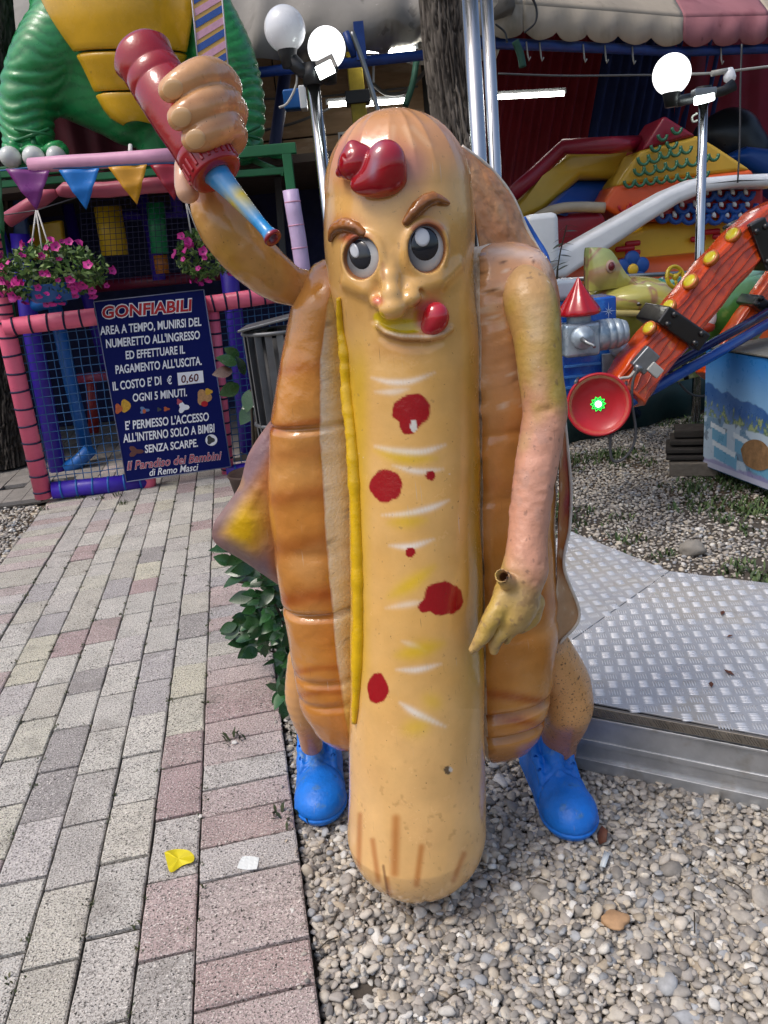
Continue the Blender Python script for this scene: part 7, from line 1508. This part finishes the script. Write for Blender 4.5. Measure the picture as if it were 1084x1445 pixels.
mb.add(vs, [(j*n+i, j*n+i+1, (j+1)*n+i+1, (j+1)*n+i) for j in range(n-1) for i in range(n-1)], False); pp_ = tag(mb.build('paper_scrap', M('paper_white', S('dfe4e2'), rough=.6, var=.04)), 'small white scrap of paper on the pink paver', 'paper'); md = pp_.modifiers.new('t', 'SOLIDIFY'); md.thickness = .0008
def rock(name, lab, x, y, z, r, h, cat='stone'):
    v, f = ico(3); v = v*(1+.22*nz(v, 1.3, x % 7, 2))[:, None]*np.array(r)+G(x, y, z); return tag(mesh_np(name, v, [f], M('rock_'+h, S(h), rough=.8, var=.2, vscale=30, bump=.4, bscale=90)), lab, cat)
rock('stone', 'flat ochre stone lying among the grey pebbles', 868, 1298, -.012, (.034, .028, .012), 'b08c68'); rock('stone', 'grey stone chunk on the weedy gravel beyond the platform', 976, 775, -.02, (.06, .05, .04), '8a857c'); rock('pebble', 'single white pebble on a pink paver by a weed', 331, 1048, .004, (.010, .009, .007), 'd8d6d0', 'pebble'); rock('pebble', 'tiny pale pebble in the joint beside the border pavers', 283, 1152, .003, (.006, .006, .005), 'dcd8d0', 'pebble')
mb = MB(); q = [G(x, y, z) for x, y, z in [(842, 1178, -.02), (850, 1165, .01), (858, 1172, .012), (856, 1188, -.01), (846, 1192, -.02)]]; mb.add(q, [(0, 1, 2, 3, 4)]); dl = tag(mb.build('dead_leaf', M('leaf_dead', S('5a3424'), rough=.7, var=.2, vscale=60)), 'dry brown leaf leaning on the toe of the right blue shoe', 'leaf'); md = dl.modifiers.new('t', 'SOLIDIFY'); md.thickness = .0015
mb = MB(); q = [G(x, y, z) for x, y, z in [(846, 1222, -.012), (853, 1200, -.006), (861, 1204, -.004), (854, 1224, -.012)]]; mb.add(q, [(0, 1, 2, 3)]); dl = tag(mb.build('plastic_scrap', M('scrap_clear', S('c4ccd0'), rough=.3, var=.1)), 'small clear plastic scrap on the pebbles in front of the right shoe', 'scrap'); md = dl.modifiers.new('t', 'SOLIDIFY'); md.thickness = .001
for k, (x, y, a) in enumerate([(640, 1405, .4), (980, 1300, 1.2), (1040, 1250, 2.2), (760, 1240, 2.8), (462, 1330, .6)]):
    c = G(x, y, .0); L = .03; mb = MB(); mb.tube([c-np.array([math.cos(a), math.sin(a), 0])*L+np.array([0, 0, -.005]), c+np.array([0, 0, .004]), c+np.array([math.cos(a), math.sin(a), 0])*L+np.array([0, 0, -.004])], .0018, 5)
    tag(mb.build('twig', m_stem), ['thin twig among pebbles at the bottom edge', 'thin twig on the pebbles right of the ochre stone', 'thin twig on the pebbles below the platform beam', 'thin twig on the pebbles near the sausage tip', 'thin twig on the pebbles along the paver edge'][k], 'twig')
for k, (x, y, a) in enumerate([(1030, 898, .3), (1004, 966, 1.2), (1029, 949, 2.0), (855, 762, .2), (1020, 865, .9)]):
    c = G(x, y, zt+.003); L = .012+.004*k % .01; d = np.array([math.cos(a), math.sin(a), 0]); n_ = np.array([-d[1], d[0], 0]); mb = MB(); mb.add([c-d*L, c+n_*L*.5+np.array([0, 0, .004]), c+d*L+np.array([0, 0, .002]), c-n_*L*.4+np.array([0, 0, .003])], [(0, 1, 2, 3)], False)
    o = tag(mb.build('dry_leaf', bpy.data.materials['leaf_dead']), ['curled dry leaf bit farthest right on the chequer plate', 'dry leaf bit nearest the front edge of the chequer plate', 'small dry leaf bit in the middle of the right plate', 'dry leaf bit on the smaller rear plate', 'dry leaf bit near the back edge of the right plate'][k], 'leaf'); md = o.modifiers.new('t', 'SOLIDIFY'); md.thickness = .001
